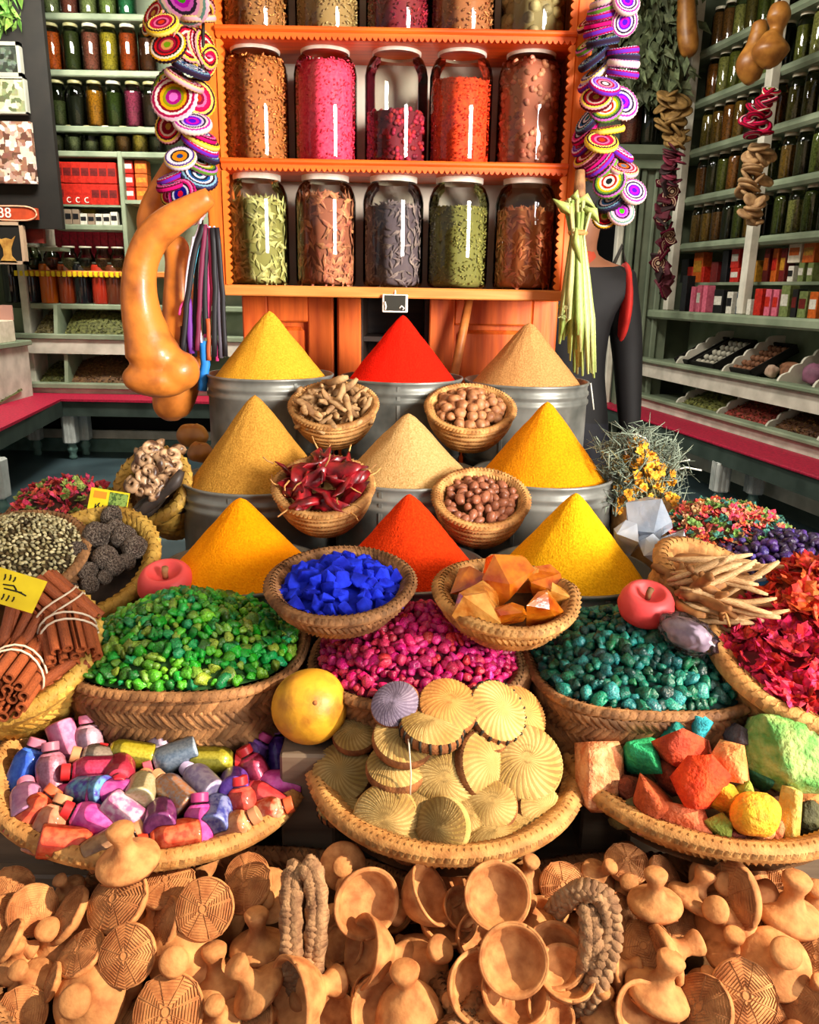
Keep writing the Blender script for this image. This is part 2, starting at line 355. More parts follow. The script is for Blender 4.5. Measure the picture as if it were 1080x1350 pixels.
for i in range(22):
    q = xl(8 + i * 7.2); mb.box((q, YS - .03, LS[357] - .05), (q + .025, YS - .002, LS[357] - .008), bev=.004)
upart('bead_trim', mb, m_yellow, 'stuff')

# counters, bins and L bench under it
zb = atY(110, 527, 6.25).z
YC = 6.6
uc = thing('bin_counter', 'white and sage stepped counter with bins of dried herbs behind the bench', 'counter', T((-2.6, YC, 0)))
def cpart(name, mb, m, kind=None): return mb.obj(name, m, uc, T((2.6, -YC, 0)), kind=kind)
def zc_(py): return atY(120, py, YC).z
XA, XB = -3.6, -.9
cpart('upper_lip', MB().box((XA, YC - .02, zc_(448)), (XB, YC + .06, zc_(441)), bev=.006), m_shelf)
cpart('upper_apron', MB().box((XA, YC, zc_(467)), (XB, YC + .04, zc_(448))), m_white)
cpart('lower_lip', MB().box((XA, YC - .06, zc_(512)), (XB, YC + .04, zc_(505)), bev=.006), m_shelf)
cpart('lower_apron', MB().box((XA, YC - .02, zb - .06), (XB, YC + .02, zc_(512))), m_white)
cpart('bin_back', MB().box((XA, YB - .12, 0), (XB, YB - .05, LS[401] - .05)), m_shelf)
cpart('bin_floor', MB().box((XA, YC, zc_(441) - .03), (XB, YB - .06, zc_(441) - .005)), m_shelf)
cpart('bin_floor', MB().box((XA, YC, zc_(505) - .03), (XB, YB - .06, zc_(505) - .005)), m_shelf)
for p0, p1, pxs in ((403, 441, (52, 157, 230)), (468, 505, (60, 163, 235))):
    for p in pxs:
        q = xl(p, YC); cpart('bin_divider', MB().add([(q, YC, zc_(p1)), (q, YC + .04, zc_(p0) + .0), (q, YB - .06, zc_(p0)), (q, YB - .06, zc_(p1)), (q + .03, YC, zc_(p1)), (q + .03, YC + .04, zc_(p0)), (q + .03, YB - .06, zc_(p0)), (q + .03, YB - .06, zc_(p1))],
            [(0, 1, 2, 3), (7, 6, 5, 4), (0, 4, 5, 1), (1, 5, 6, 2), (2, 6, 7, 3)], smooth=False), m_shelf)
cpart('kick_board', MB().box((XA, YC + .02, atY(150, 579, YC).z), (XB, YC + .06, atY(150, 568, YC).z)), m_white)
cpart('base_panel', MB().box((XA, YC + .03, 0), (XB, YC + .07, atY(150, 580, YC).z)), m_foot)
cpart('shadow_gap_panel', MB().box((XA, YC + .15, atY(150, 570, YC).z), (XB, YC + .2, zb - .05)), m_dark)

def herb_mound(name, label, x0, x1, y0, y1, z0, z1, m, M=None, n=420, sz=.014, seed=1, group=None):
    """loose leaves heaped up towards the back of a bin"""
    R = random.Random(seed); mb = MB(); nx, ny = 14, 8; vs = []
    for j in range(ny + 1):
        for i in range(nx + 1):
            u, v = i / nx, j / ny
            vs.append((x0 + (x1 - x0) * u, y0 + (y1 - y0) * v, z0 + (z1 - z0) * (v ** .7) * (.75 + .25 * math.sin(u * math.pi)) + .012 * noise.noise(Vector((u * 5, v * 5, seed)))))
    mb.add(vs, [(j * (nx + 1) + i, j * (nx + 1) + i + 1, (j + 1) * (nx + 1) + i + 1, (j + 1) * (nx + 1) + i) for j in range(ny) for i in range(nx)])
    for k in range(n):
        u, v = R.random(), R.random() ** 1.3
        p = Vector((x0 + (x1 - x0) * u, y0 + (y1 - y0) * v, z0 + (z1 - z0) * (v ** .7) * (.75 + .25 * math.sin(u * math.pi)) + .004))
        a = Vector((R.gauss(0, 1), R.gauss(0, 1), R.gauss(0, .5))).normalized() * sz; b = Vector((R.gauss(0, 1), R.gauss(0, 1), R.gauss(0, .6))).normalized() * sz * .35
        c = Vector((0, -.3, 1)) * sz * .3
        mb.add([p - a, p - b + c * .5, p + a, p + b + c, p - c], [(0, 1, 2, 3), (0, 4, 1), (1, 4, 2), (2, 4, 3), (3, 4, 0)], None, 0, False)
    return mb.obj(name, m, None, M, label=label, cat='dried herbs', group=group, kind='stuff')
m_h1 = mat('herb_olive', '#6d7038', '#383a18', ns=40, island=.5, hue=.02); m_h2 = mat('herb_brown', '#7d5a30', '#4b2f18', ns=40, island=.5, hue=.02)
m_h3 = mat('herb_red', '#8a4628', '#58301a', ns=40, island=.5, hue=.03); m_h4 = mat('herb_tan', '#7c7046', '#52482a', ns=40, island=.4)
za, zb2 = zc_(441), zc_(505)
herb_mound('herb_heap', 'olive brown herb heap in the upper counter bin below the tall dark jars', xl(62, YC), xl(154, YC), YC + .05, YB - .1, za - .03, za + .26, m_h1, seed=1)
herb_mound('herb_heap', 'dull tan herb heap in the upper corner bin beside a red marked carton', xl(20, YC), xl(50, YC), YC + .05, YB - .1, za - .03, za + .2, m_h4, seed=2)
herb_mound('herb_heap', 'brown herb heap in the lower counter bin just above the red bench', xl(64, YC), xl(160, YC), YC + .05, YB - .1, zb2 - .03, zb2 + .22, m_h2, seed=3)
herb_mound('herb_heap', 'dark olive herb heap in the lower corner bin above the bench bend', xl(20, YC), xl(57, YC), YC + .05, YB - .1, zb2 - .03, zb2 + .16, m_h1, seed=4)

def bench_leg(parent, P, w=.085, h=.3, foot=.13):
    mb = MB().box((-w / 2, -w / 2, foot), (w / 2, w / 2, h), bev=.012)
    for k in (-1, 0, 1): mb.box((k * w * .28 - .006, -w / 2 - .006, foot + .01), (k * w * .28 + .006, -w / 2 + .002, h)).box((-w / 2 - .006, k * w * .28 - .006, foot + .01), (-w / 2 + .002, k * w * .28 + .006, h))
    l = mb.obj('leg', m_leg, parent, parent.matrix_basis.inverted() @ T(P))
    MB().lathe([(.0, 0), (.026, 0), (.034, .02), (.026, .045), (.038, .07), (.042, .09), (.03, .112), (.03, foot)], 14).obj('turned_foot', m_foot, l)
A = atZ(80, 527, zb); B = atZ(-40, 586, zb)
lb = thing('corner_bench', 'L shaped bench with red cover and white legs along the back counter', 'bench', T((A.x, A.y, 0)))
def bpart(name, mb, m): return mb.obj(name, m, lb, T((-A.x, -A.y, 0)))
def prism(out, z0, z1):
    n = len(out); return MB().add([(x, y, z0) for x, y in out] + [(x, y, z1) for x, y in out], [tuple(range(n))[::-1], tuple(range(n, 2 * n))] + [(i, (i + 1) % n, (i + 1) % n + n, i + n) for i in range(n)], smooth=False)
out = [(A.x, A.y), (-.9, A.y), (-.9, YC - .03), (A.x - .42, YC - .03), (B.x - .55, B.y), (B.x, B.y)]
bpart('red_cover', prism(out, zb - .012, zb + .006), m_red)
ins = [(A.x + .0, A.y + .02), (-.9, A.y + .02), (-.9, YC - .05), (A.x - .40, YC - .05), (B.x - .5, B.y), (B.x - .02, B.y)]
bpart('seat_frame', prism(ins, zb - .13, zb - .012), m_bench)
for px, py in ((97, 605), (114, 600), (50, 600), (4, 684)):
    q = atZ(px, py, 0); bench_leg(lb, (q.x, q.y, 0), h=zb - .12, w=.1)
# left arm counter with carton, black board with posters
la = thing('side_counter', 'cream side counter running towards the street on the bench bend', 'counter', T((-3.3, 5.6, 0)))
q = atY(33, 460, 6.35); 
MB().box((-.74, -1.0, .3), (q.x + 3.3, .8, atY(20, 452, 6.2).z - .03)).obj('carcass', m_white, la)
MB().box((-.74, -1.02, atY(20, 452, 6.2).z - .03), (q.x + 3.33, .82, atY(20, 452, 6.2).z + .01), bev=.006).obj('worktop', m_shelf, la)
herb_mound('herb_heap', 'greenish herb heap in the open tray of the cream side counter', q.x - .5, q.x + .02, 5.4, 6.2, .42, .62, m_h1, seed=5)
zt = atY(20, 452, 6.2).z + .01
ct = thing('carton', 'white open carton with a red cup mark on the side counter', 'carton', T((q.x - .16, 6.1, zt)))
MB().box((-.16, -.12, 0), (.16, .12, .16), bev=.004).obj('box_body', m_paper, ct)
MB().box((-.16, .11, .16), (.16, .125, .27)).obj('back_flap', mat('pink_flap', '#b9897c'), ct)
MB().poly([(-.03, .12), (.03, .12), (.02, .05), (-.02, .05)], -.123, -.1205).obj('cup_mark', mat('red_print', '#8a1414'), ct)
# posters
YP = 6.2
bbd = bx(-30, -40, 50, 300, YP + .05, .05).obj('display_board', m_dark, label='black display board holding framed pictures beside the jar shelves', cat='board')
def collage(name, cols, sc=14):
    m, t, b, N, L = nt(name); tc = N.new('ShaderNodeTexCoord'); v = N.new('ShaderNodeTexVoronoi'); v.inputs['Scale'].default_value = sc; v.distance = 'CHEBYCHEV'
    L.new(tc.outputs['Object'], v.inputs['Vector']); cr = N.new('ShaderNodeValToRGB'); cr.color_ramp.interpolation = 'CONSTANT'; e = cr.color_ramp.elements
    e[0].color = lin(cols[0]); e[1].color = lin(cols[1]); e[1].position = 1 / len(cols)
    for i in range(2, len(cols)): k = e.new(i / len(cols)); k.color = lin(cols[i])
    sp = N.new('ShaderNodeSeparateColor'); L.new(v.outputs['Color'], sp.inputs[0]); L.new(sp.outputs[0], cr.inputs[0])
    nz = N.new('ShaderNodeTexNoise'); nz.inputs['Scale'].default_value = 40; L.new(tc.outputs['Object'], nz.inputs[0])
    L.new(mixc(t, cr.outputs[0], nz.outputs['Color'], .35, 'OVERLAY'), b.inputs['Base Color']); b.inputs['Roughness'].default_value = .35; return m
def picture(label, px0, py0, px1, py1, mp, mf=None, Y=YP, fr=4, name='framed_picture', cat='picture'):
    c = atY((px0 + px1) / 2, (py0 + py1) / 2, Y); e = thing(name, label, cat, T(c))
    a = atY(px0, py1, Y) - c; b = atY(px1, py0, Y) - c; k = fr * .006
    MB().box((a.x + k, -.012, a.z + k), (b.x - k, .03, b.z - k)).obj('print', mp, e)
    if mf:
        for q in (((a.x, -.02, a.z), (a.x + k, .03, b.z)), ((b.x - k, -.02, a.z), (b.x, .03, b.z)), ((a.x, -.02, b.z - k), (b.x, .03, b.z)), ((a.x, -.02, a.z), (b.x, .03, a.z + k))):
            MB().box(*q).obj('frame_bar', mf, e)
    return e
m_frame = mat('white_frame', '#96978c'); m_pf = mat('pale_frame', '#b59a80')
picture('small white framed dark photo at the top of the black board', -8, 56, 26, 101, collage('photo_a', ['#22261f', '#3d463a', '#5a655a', '#2d332c'], 30), m_frame)
picture('pale greenish photo of bottles under the white framed dark photo', -8, 102, 33, 150, collage('photo_b', ['#7b8260', '#a5a888', '#565e40', '#c0bfa2'], 24), m_frame, fr=2)
picture('brown and white collage poster in the middle of the black board', -12, 156, 44, 246, collage('photo_c', ['#8a6250', '#c9b3a4', '#5a3b30', '#e0d2c6', '#7b5446', '#a98b7c'], 26))
sg = picture('orange lozenge sign with white numerals under the collage poster', -14, 270, 52, 293, mat('orange_sign', '#c0461e', '#a63a18', ns=20), None, name='price_board', cat='sign')
def textobj(name, body, size, m, M, parent=None, ext=.002):
    cu = bpy.data.curves.new(name, 'FONT'); cu.body = body; cu.size = size; cu.extrude = ext; cu.align_x = 'CENTER'; cu.align_y = 'CENTER'; cu.materials.append(m)
    o = bpy.data.objects.new(name, cu); COL.objects.link(o); 
    me = bpy.data.meshes.new_from_object(o.evaluated_get(bpy.context.evaluated_depsgraph_get())); bpy.data.objects.remove(o); return put(name, me, parent, M)
m_wht = mat('white_ink', '#efe6da'); m_ink = mat('black_ink', '#1b180c')
textobj('numerals', '138', .1, m_wht, T((-.09, -.016, 0)) @ Rx(math.pi / 2), sg)
def ring_outline(w, h, n=24, th=.006):
    mb = MB(); pts = [(math.copysign(abs(math.cos(a)) ** .5, math.cos(a)) * w, -.016, math.sin(a) * h) for a in [2 * math.pi * i / n for i in range(n + 1)]]
    return mb.tube(pts, th, 4)
ring_outline(.17, .05).obj('lozenge_outline', mat('pale_ink', '#e0a080'), sg)
pc = picture('pale framed drawing of a yellow goblet shaped burner beside the red panel', -10, 293, 30, 348, m_dark, m_pf)
MB().poly([(-.07, .05), (-.04, .025), (0, .035), (.04, .025), (.07, .05), (.03, -.04), (.03, -.09), (.07, -.14), (-.07, -.14), (-.03, -.09), (-.03, -.04)], -.02, -.013).obj('burner_drawing', mat('ochre_ink', '#c99a4a', '#9c6a2a', ns=20), pc)
bx(32, 298, 56, 320, YP + .1, .04).obj('red_panel', mat('brick_red', '#7d2218', '#611812', ns=20), bbd)
struct('trim_8', bx(50, 326, 78, 330, 6.42, .2), m_shelf)
cd = thing('candle', 'white candle with a thin silver rod beside the crimson packets', 'candle', T(atY(65, 325, 6.5)))
MB().lathe([(.045, 0), (.047, .01), (.047, .17), (.03, .18)], 16).obj('wax', m_white, cd); MB().lathe([(.007, .18), (.007, .36), (.012, .37), (0, .38)], 8).obj('rod', m_tin, cd)

# ================================================================== RIGHT WALL UNIT
ORD = ['first', 'second', 'third', 'fourth', 'fifth', 'sixth', 'seventh', 'eighth', 'ninth', 'tenth', 'eleventh', 'twelfth']
SZ = [3.14, 2.80, 2.455, 2.11, 1.767]; ZF = 1.25
ru = thing('shelf_unit', 'sage green shelving with cream posts and scalloped bins along the right wall', 'shelving', MR)
def rpart(name, mb, m, kind=None): return mb.obj(name, m, ru, None, kind=kind)
SA, SB = -6.6, -3.0      # local x (minus distance along the wall)
rpart('back_panel', MB().box((SA, 3.78, 0), (SB, 3.82, 3.6)), m_shelf)
for z in SZ: rpart('shelf_board', MB().box((SA, 3.42, z - .06), (SB, 3.78, z), bev=.02), m_shelf)
rpart('counter_board', MB().box((SA, 3.34, ZF - .07), (SB, 3.78, ZF), bev=.015), m_shelf)
for s in (6.12, 5.10, 4.08): rpart('post', MB().box((-s - .035, 3.36, ZF), (-s + .035, 3.43, 3.6), bev=.008), m_white)
rpart('end_post', MB().box((SA - .03, 3.3, .45), (SA + .03, 3.8, 3.6)), m_shelf)
zl2, zl3 = .858, .558
for z, m, nm in ((zl2, m_shelf, 'upper_lip'), (zl3, m_shelf, 'lower_lip')):
    rpart(nm, MB().box((SA, 3.26, z - .035), (SB, 3.36, z), bev=.01), m)
rpart('upper_apron', MB().box((SA, 3.30, zl2 - .15), (SB, 3.33, zl2 - .035)), m_white)
rpart('lower_apron', MB().box((SA, 3.30, .40), (SB, 3.33, zl3 - .035)), m_white)
for z in (zl2, zl3): rpart('bin_floor', MB().box((SA, 3.33, z - .05), (SB, 3.78, z - .02)), m_shelf)
rpart('kick_board', MB().box((SA, 3.36, .10), (SB, 3.40, .21)), m_white)
rpart('base_panel', MB().box((SA, 3.40, 0), (SB, 3.44, .36)), m_bench)
def scallop(z0, h):
    o = [(3.31, z0)]
    for k in range(5):
        for j in range(5):
            t = (k + j / 4) / 5; o.append((3.31 + .40 * t - .015 * math.sin(j / 4 * math.pi), z0 + h * (t ** .8) + .012 * math.sin(j / 4 * math.pi)))
    o += [(3.78, z0 + h), (3.78, z0)]; return o
divs = []
for px, py in ((892, 522), (945, 537), (1010, 553), (1078, 572)): divs.append(onR(px, py, 3.31)[0])
for s in divs + [divs[-1] - .42]:
    v = scallop(zl3 - .02, .24); n = len(v)
    rpart('scalloped_divider', MB().add([(-s - .01, a, b) for a, b in v] + [(-s + .01, a, b) for a, b in v], [tuple(range(n))[::-1], tuple(range(n, 2 * n))] + [(i, (i + 1) % n, (i + 1) % n + n, i + n) for i in range(n)], smooth=False), m_white)
for px in (893, 955, 1030, 1079):
    s = onR(px, 460, 3.31)[0]; v = scallop(zl2 - .02, .27); n = len(v)
    rpart('scalloped_divider', MB().add([(-s - .01, a, b) for a, b in v] + [(-s + .01, a, b) for a, b in v], [tuple(range(n))[::-1], tuple(range(n, 2 * n))] + [(i, (i + 1) % n, (i + 1) % n + n, i + n) for i in range(n)], smooth=False), m_white)
for k, (m, lab) in enumerate(((m_h1, 'olive green herb heap in the first scalloped bin above the red bench'), (m_h3, 'reddish brown herb heap in the second scalloped bin above the red bench'), (m_h2, 'mixed green brown herb heap in the third scalloped bin above the red bench'))):
    herb_mound('herb_heap', lab, -divs[k] + .02, -divs[k + 1] - .02, 3.34, 3.74, zl3 - .02, zl3 + .19, m, MR, seed=20 + k)
# trays and pouches on the upper bin floor
def inR(px, py, n): s, z = onR(px, py, n); return -s, z
m_tray = mat('silver_tray_lining', '#b9b5a4', '#8d8a7c', ns=30); m_tan = mat('brown_pods', '#8a5c40', '#5c3822', ns=30)
def tray(label, px0, px1, kind, seed):
    R = random.Random(seed); xa, xb = inR(px0, 462, 3.4)[0], inR(px1, 466, 3.4)[0]
    e = thing('sample_tray', label, 'tray', MR @ T(((xa + xb) / 2, 3.54, zl2 + .09)) @ Rx(math.radians(28))); w = (xb - xa) / 2 - .01
    mb = MB().box((-w, -.19, -.03), (w, .19, -.02)).box((-w, -.19, -.03), (-w + .012, .19, .03)).box((w - .012, -.19, -.03), (w, .19, .03)).box((-w, -.19, -.03), (w, -.178, .03)).box((-w, .178, -.03), (w, .19, .03))
    mb.obj('tray_box', m_dark if kind else m_paper, e)
    for j in range(5):
        for i in range(max(2, int(w / .026))):
            x = -w + .03 + i * (2 * w - .06) / max(1, int(w / .026) - 1)
            c = MB(); c.lathe([(.019, -.02), (.021, 0), (.019, .02), (.008, .026)], 10, T((x, -.145 + j * .072, .0)) @ Rx(rnd(-.2, .2))); c.obj('cup', [m_tray, m_tan][kind == 2], e)
    return e
tray('small dark tray of white cups at the near end of the upper bins', 895, 915, 1, 1)
tray('larger dark tray of pale cups beside the small dark tray', 918, 950, 1, 2)
tray('open carton of brown round pods in rows beside the white scallops', 962, 1000, 2, 3)
m_pouch = mat('mauve_cloth', '#8a5870', '#6c4358', ns=20, bump=.3, bs=20); m_cream = mat('cream_cloth', '#c0a590', '#a0836e', ns=20, bump=.3, bs=20)
for k, (px, py, r, m, lab) in enumerate(((1070, 470, .085, m_pouch, 'mauve cloth pouch on the upper bins by the frame edge'), (1012, 470, .05, m_cream, 'cream cloth pouch between the brown pods and the mauve pouch'), (1040, 452, .08, m_tan, 'brown herb sack behind the mauve pouch on the upper bins'), (1035, 476, .05, m_cream, 'small pale sachet at the lip just beside the mauve pouch'))):
    x, z = inR(px, py, 3.45); mb = MB(); blob(mb, k + 40, r, 3, .3, 1.5, (1, .8, .8), ridge=.15); mb.obj('cloth_pouch', m, None, MR @ T((x, 3.5, zl2 + r * .55)), label=lab, cat='pouch')
# bench on the right
sb0 = onR(812, 536, 2.98)[0]; 
rb = thing('long_bench', 'long bench with red cover and white legs along the right wall', 'bench', MR @ T((-6.6, 2.98, 0)))
def rbp(name, mb, m): return mb.obj(name, m, rb, T((6.6, -2.98, 0)))
zr = .45
rbp('red_cover', MB().box((-6.62, 2.97, zr - .015), (-3, 3.30, zr + .005), bev=.006), m_red)
rbp('seat_frame', MB().box((-6.60, 2.99, zr - .13), (-3, 3.28, zr - .015)), m_bench)
for px, py in ((945, 673), (990, 676)):
    q = atZ(px, py, 0); bench_leg(rb, q, h=zr - .12, w=.10)
for s in (6.45,): bench_leg(rb, MR @ Vector((-s, 3.05, 0)), h=zr - .12)

# ================================================================== WALL JARS
def jar_profile(r, h, neck=.72, sh=.80):
    return [(0, 0), (r * .86, 0), (r * .97, h * .02), (r, h * .06), (r, h * (sh - .06)), (r * .96, h * sh), (r * .85, h * (sh + .07)), (r * neck, h * (sh + .10)), (r * neck, h * .955)]
def lid_profile(r, h, neck=.72):
    k = r * neck * 1.08; return [(k * .96, h * .93), (k, h * .935), (k, h * .985), (k * .95, h), (0, h)]
_jc = {}
def jar_parts(key, r, h, mfill, level, mlid, mgl, n=16, sphere=False):
    k = (key, r, h, mfill.name, round(level, 2), mlid.name)
    if k in _jc: return _jc[k]
    prof = jar_profile(r, h)
    if sphere: prof = [(0, 0), (r * .6, 0), (r * .92, h * .18), (r, h * .42), (r * .9, h * .64), (r * .66, h * .78), (r * .62, h * .93)]
    g = MB().lathe(prof, n, cap=False).mesh('glass', mgl)
    top = h * level; q = [(0, .004)] + [(a * .955, max(.004, b)) for a, b in prof[1:] if b < top - .005]
    q += [(q[-1][0] * (.98 if level < .8 else .93), top), (q[-1][0] * .5, top + .004), (0, top + .006)]
    c = MB().lathe(q, n, cap=False).mesh('contents', mfill)
    l = MB().lathe(lid_profile(r, h, .72 if not sphere else .66), n, cap=False).mesh('lid', mlid)
    _jc[k] = [('contents', c), ('glass', g), ('lid', l)]; return _jc[k]
_fm = {}
def fill(col, grain=1):
    if col not in _fm:
        c = lin(col); d = '#%02x%02x%02x' % tuple(int(int(col[i:i + 2], 16) * .6) for i in (1, 3, 5))
        _fm[col] = mat('fill_' + col[1:], col, d, ns=90, rough=.75, bump=.4, bs=140, lo=.42, hi=.68)
    return _fm[col]
m_lidg = mat('olive_lid', '#a9a578', '#858259', ns=20, rough=.4); m_lidw = mat('ivory_lid', '#d8d3bf', '#bdb8a2', ns=20, rough=.4)
m_lidd = mat('dark_lid', '#3a3c30'); m_lido = mat('yellow_lid', '#c9a33a')
# rows on the back wall: (top py of the board they stand on, row word, [(px, colour, words, level)], r, h)
rows = [
 (17, 'top', [(45, '#3a4234', 'dark leaves', .8), (68, '#8c917e', 'grey green seeds', .8), (92, '#9a4a56', 'rose petals', .8), (117, '#a6ab8a', 'pale green flowers', .8), (143, '#9fae78', 'light green flowers', .8), (168, '#2f8f78', 'teal crystals', .8)], .070, .31, m_glass_dk),
 (92, 'second', [(47, '#d79a2e', 'amber powder', .78), (71, '#e2601e', 'orange powder', .8), (97, '#3c4324', 'dark green leaves', .82), (122, '#a85760', 'mauve powder', .8), (146, '#d0b040', 'yellow powder', .8), (171, '#c84a18', 'rust orange powder', .8), (197, '#5e2416', 'dark red powder', .7)], .071, .33, m_glass_dk),
 (166, 'third', [(55, '#26222a', 'black seeds', .6), (79, '#585d48', 'grey green herbs', .55), (103, '#1f1e24', 'near black seeds', .65), (128, '#d98a20', 'orange powder', .78), (153, '#3a4a1c', 'moss green leaves', .75), (178, '#c4408e', 'magenta powder', .78), (201, '#3a1c20', 'dark berries', .7)], .071, .33, m_glass_dk),
 (199, 'short fourth', [(57, '#2a2624', 'black resin', .6), (76, '#3a3a2c', 'dark herbs', .6), (98, '#7a7c70', 'grey lumps', .55), (121, '#6e7064', 'clear grains', .4), (144, '#8c8a58', 'straw bits', .6), (164, '#7a4a26', 'brown bits', .6), (186, '#b8964a', 'tan powder', .75), (208, '#2e2c26', 'dark seeds', .6)], .070, .19, m_glass_dk)]
for by, rw, items, r, h, mg in rows:
    for px, col, words, lev in items:
        P = atY(px, by - 4, YS + .09); lab = f'{words} in a glass jar on the {rw} shelf beside the crocheted discs'
        inst('glass_jar', jar_parts('w', r, h, fill(col), lev, random.choice([m_lidg, m_lidg, m_lidw]), mg), T((P.x, P.y, LS[by])), lab, 'jar', 'jars on the back wall')
for px, col, words in ((45, '#4a5a34', 'green leaves'), (70, '#9a3b36', 'brick red petals'), (93, '#c9c2b4', 'white lumps'), (115, '#4a3c34', 'dark brown bits'), (137, '#c9826a', 'peach petals'), (157, '#b98a70', 'pale peach bits')):
    P = atY(px, 355, YS + .07)
    inst('globe_jar', jar_parts('globe', .068, .19, fill(col), .5, m_lidw, m_glass_dk, sphere=True), T((P.x, P.y, LS[357])), f'{words} in a round globe jar on the gold beaded shelf', 'jar', 'globe jars')
for px, col, words in ((19, '#141418', 'black liquid, nearest the board'), (43, '#17171a', 'black liquid, second along'), (67, '#b85a14', 'orange oil'), (91, '#7a2e12', 'red brown oil'), (111, '#121216', 'black liquid, between the two reds'), (135, '#a02a18', 'red oil'), (153, '#5a2a18', 'dark brown oil')):
    P = atY(px, 400, YS + .08); mf = mat('oil_' + str(px), col, rough=.15, coat=.6)
    e = inst('tall_canister', [('body', MB().lathe([(0, 0), (.066, 0), (.070, .01), (.070, .29), (.064, .31), (0, .312)], 16).mesh('body', mf)), ('cap', MB().lathe([(.06, .312), (.06, .33), (0, .332)], 14).mesh('cap', m_lidd))], T((P.x, P.y, LS[401])), f'tall glossy jar of {words} under the gold beaded shelf', 'jar', 'tall jars under the gold shelf')

# right wall jars
pal = [('#8f8a48', 'olive leaves'), ('#b07a3c', 'brown seeds'), ('#6a7038', 'dark green herbs'), ('#2c2a22', 'black seeds'), ('#c09c5c', 'tan roots'), ('#a0a566', 'pale green leaves'), ('#c8743a', 'rust bark'), ('#a06444', 'reddish bark'), ('#7e683e', 'brown herbs'), ('#ccbe8c', 'cream flowers'), ('#4a4230', 'dark pods')]
R = random.Random(11)
bays = [('between the two cream posts', 6.02, 5.18, 7, 0), ('beyond the near cream post', 5.0, 3.5, 11, 0)]
for bi, (bay, s0, s1, n, _) in enumerate(bays):
    for k, z in enumerate(SZ):
        for i in range(n):
            s = s0 + (s1 - s0) * i / (n - 1) - .0
            P = MR @ Vector((-s, 3.52, z)); d = P - EYE; w = d.dot(_f); px = 540 + F * d.dot(_r) / w; py = 675 - F * d.dot(_u) / w
            if px > 1095 or py < -6: continue
            col, words = R.choice(pal)
            if bi == 1 and k == 3 and i == 3: col, words = '#a8305a', 'crimson flowers'
            if bi == 1 and k == 2 and i in (0, 1): col, words = '#7d6a3c', 'large dried leaves'
            h = .285 if k else .27
            inst('glass_jar', jar_parts('r', .056, h, fill(col), R.choice([.72, .8, .85]), m_lidw, m_glass_dk, 14), T(P) @ Rz(R.random()), f'jar of {words}, {ORD[i]} along the {["topmost", "second", "third", "fourth", "lowest"][k]} jar shelf {bay}', 'jar', 'jars on the right wall')
# jars on the back wall right of the rack
for by, items in ((118, [(828, '#8aa05a', 'leaf green powder', .8), (806, '#c04a58', 'rose powder', .8)]), (33, [(845, '#b8862a', 'mustard powder', .8), (818, '#5c5836', 'olive herbs', .8)]), (190, [(832, '#b05560', 'dusty pink powder', .8), (856, '#232226', 'black seeds', .8)])):
    z = atY(850, by, 6.8).z
    if by != 190: struct('trim_4', MB().box((atY(790, by, 6.8).x, 6.7, z - .04), (atY(905, by, 6.8).x, 7.05, z)), m_shelf)
    for px, col, words, lev in items:
        P = atY(px, by, 6.82)
        inst('glass_jar', jar_parts('b', .085, .38 if by > 100 else .36, fill(col), lev, m_lidg, m_glass_dk), T((P.x, 6.86, z)), f'{words} in a glass jar above the doorway behind the leafy bunch', 'jar', 'jars above the doorway')

# ------------------------------------------------ packaged goods
_bx = {}
def packet(name, label, M, w, d, h, m, band=None, group=None, cat='packet', mark=None):
    e = thing(name, label, cat, M, group)
    k = (round(w, 3), round(d, 3), round(h, 3), m.name, band.name if band else '')
    if k not in _bx:
        _bx[k] = [('carton_body', MB().box((-w / 2, -d / 2, 0), (w / 2, d / 2, h), bev=.003).mesh('carton_body', m))]
        if band: _bx[k].append(('label_band', MB().box((-w * .40, -d / 2 - .002, h * .35), (w * .40, -d / 2 - .0002, h * .72)).mesh('label_band', band)))
        if mark: _bx[k].append(('crescent_mark', mark))
    for q in _bx[k]: put(q[0], q[1], e)
    return e
def pm(n, a, b=None): return mat(n, a, b, ns=50, rough=.4)
p_red = pm('red_packet', '#c02a1c', '#98180f'); p_redd = pm('crimson_packet', '#b5183a', '#8f102c'); p_yel = pm('olive_yellow_packet', '#a8921e', '#857214'); p_org = pm('orange_packet', '#c8601e', '#a84a14')
p_blk = pm('black_packet', '#1d1c20', '#121214'); p_wht = pm('white_packet', '#d8d4c8', '#bcb8ac'); p_blu = pm('slate_blue_packet', '#3d5166', '#2c3d50'); p_pnk = pm('pink_packet', '#d06a80', '#b85068'); p_grn = pm('green_packet', '#7d8a54', '#5f6c3c'); p_mar = pm('maroon_packet', '#6e1c1c', '#521414'); p_gold = pm('gold_packet', '#c08a2c', '#96661c')
cres = MB().tube([(.018 * math.cos(a) , -.052, .035 + .018 * math.sin(a)) for a in np.linspace(.9, 5.4, 12)], .004, 5).mesh('crescent_mark', m_wht)
for r_ in range(2):
    for c_ in range(9):
        p0 = 53 + c_ * 11.6; P = atY(p0 + 6, 250, YS + .08); w = 11.2 * 6.8 / F
        packet('tea_packet', f'red packet, {ORD[c_]} from the board in the {["lower", "upper"][r_]} row above the yellow packets', T((P.x, P.y, LS[296] + .15 + (0 if r_ == 0 else .16))), w, .1, .155, p_red, None if (r_ == 0 and 2 < c_ < 6) else (m_wht if c_ % 4 == 9 else p_mar), 'red packets', mark=cres if (r_ == 0 and c_ in (2, 3, 4)) else None)
upart('shelf_board', MB().box((xl(50), YS + .02, LS[296] + .135), (xl(158), YB - .04, LS[296] + .15)), m_shelf)
for c_ in range(8):
    P = atY(62 + c_ * 9, 290, YS + .2); packet('tea_packet', f'olive yellow packet, {ORD[c_]} from the board under the red packets', T((P.x, P.y, LS[296])), .055, .08, .13, p_yel, None, 'yellow packets')
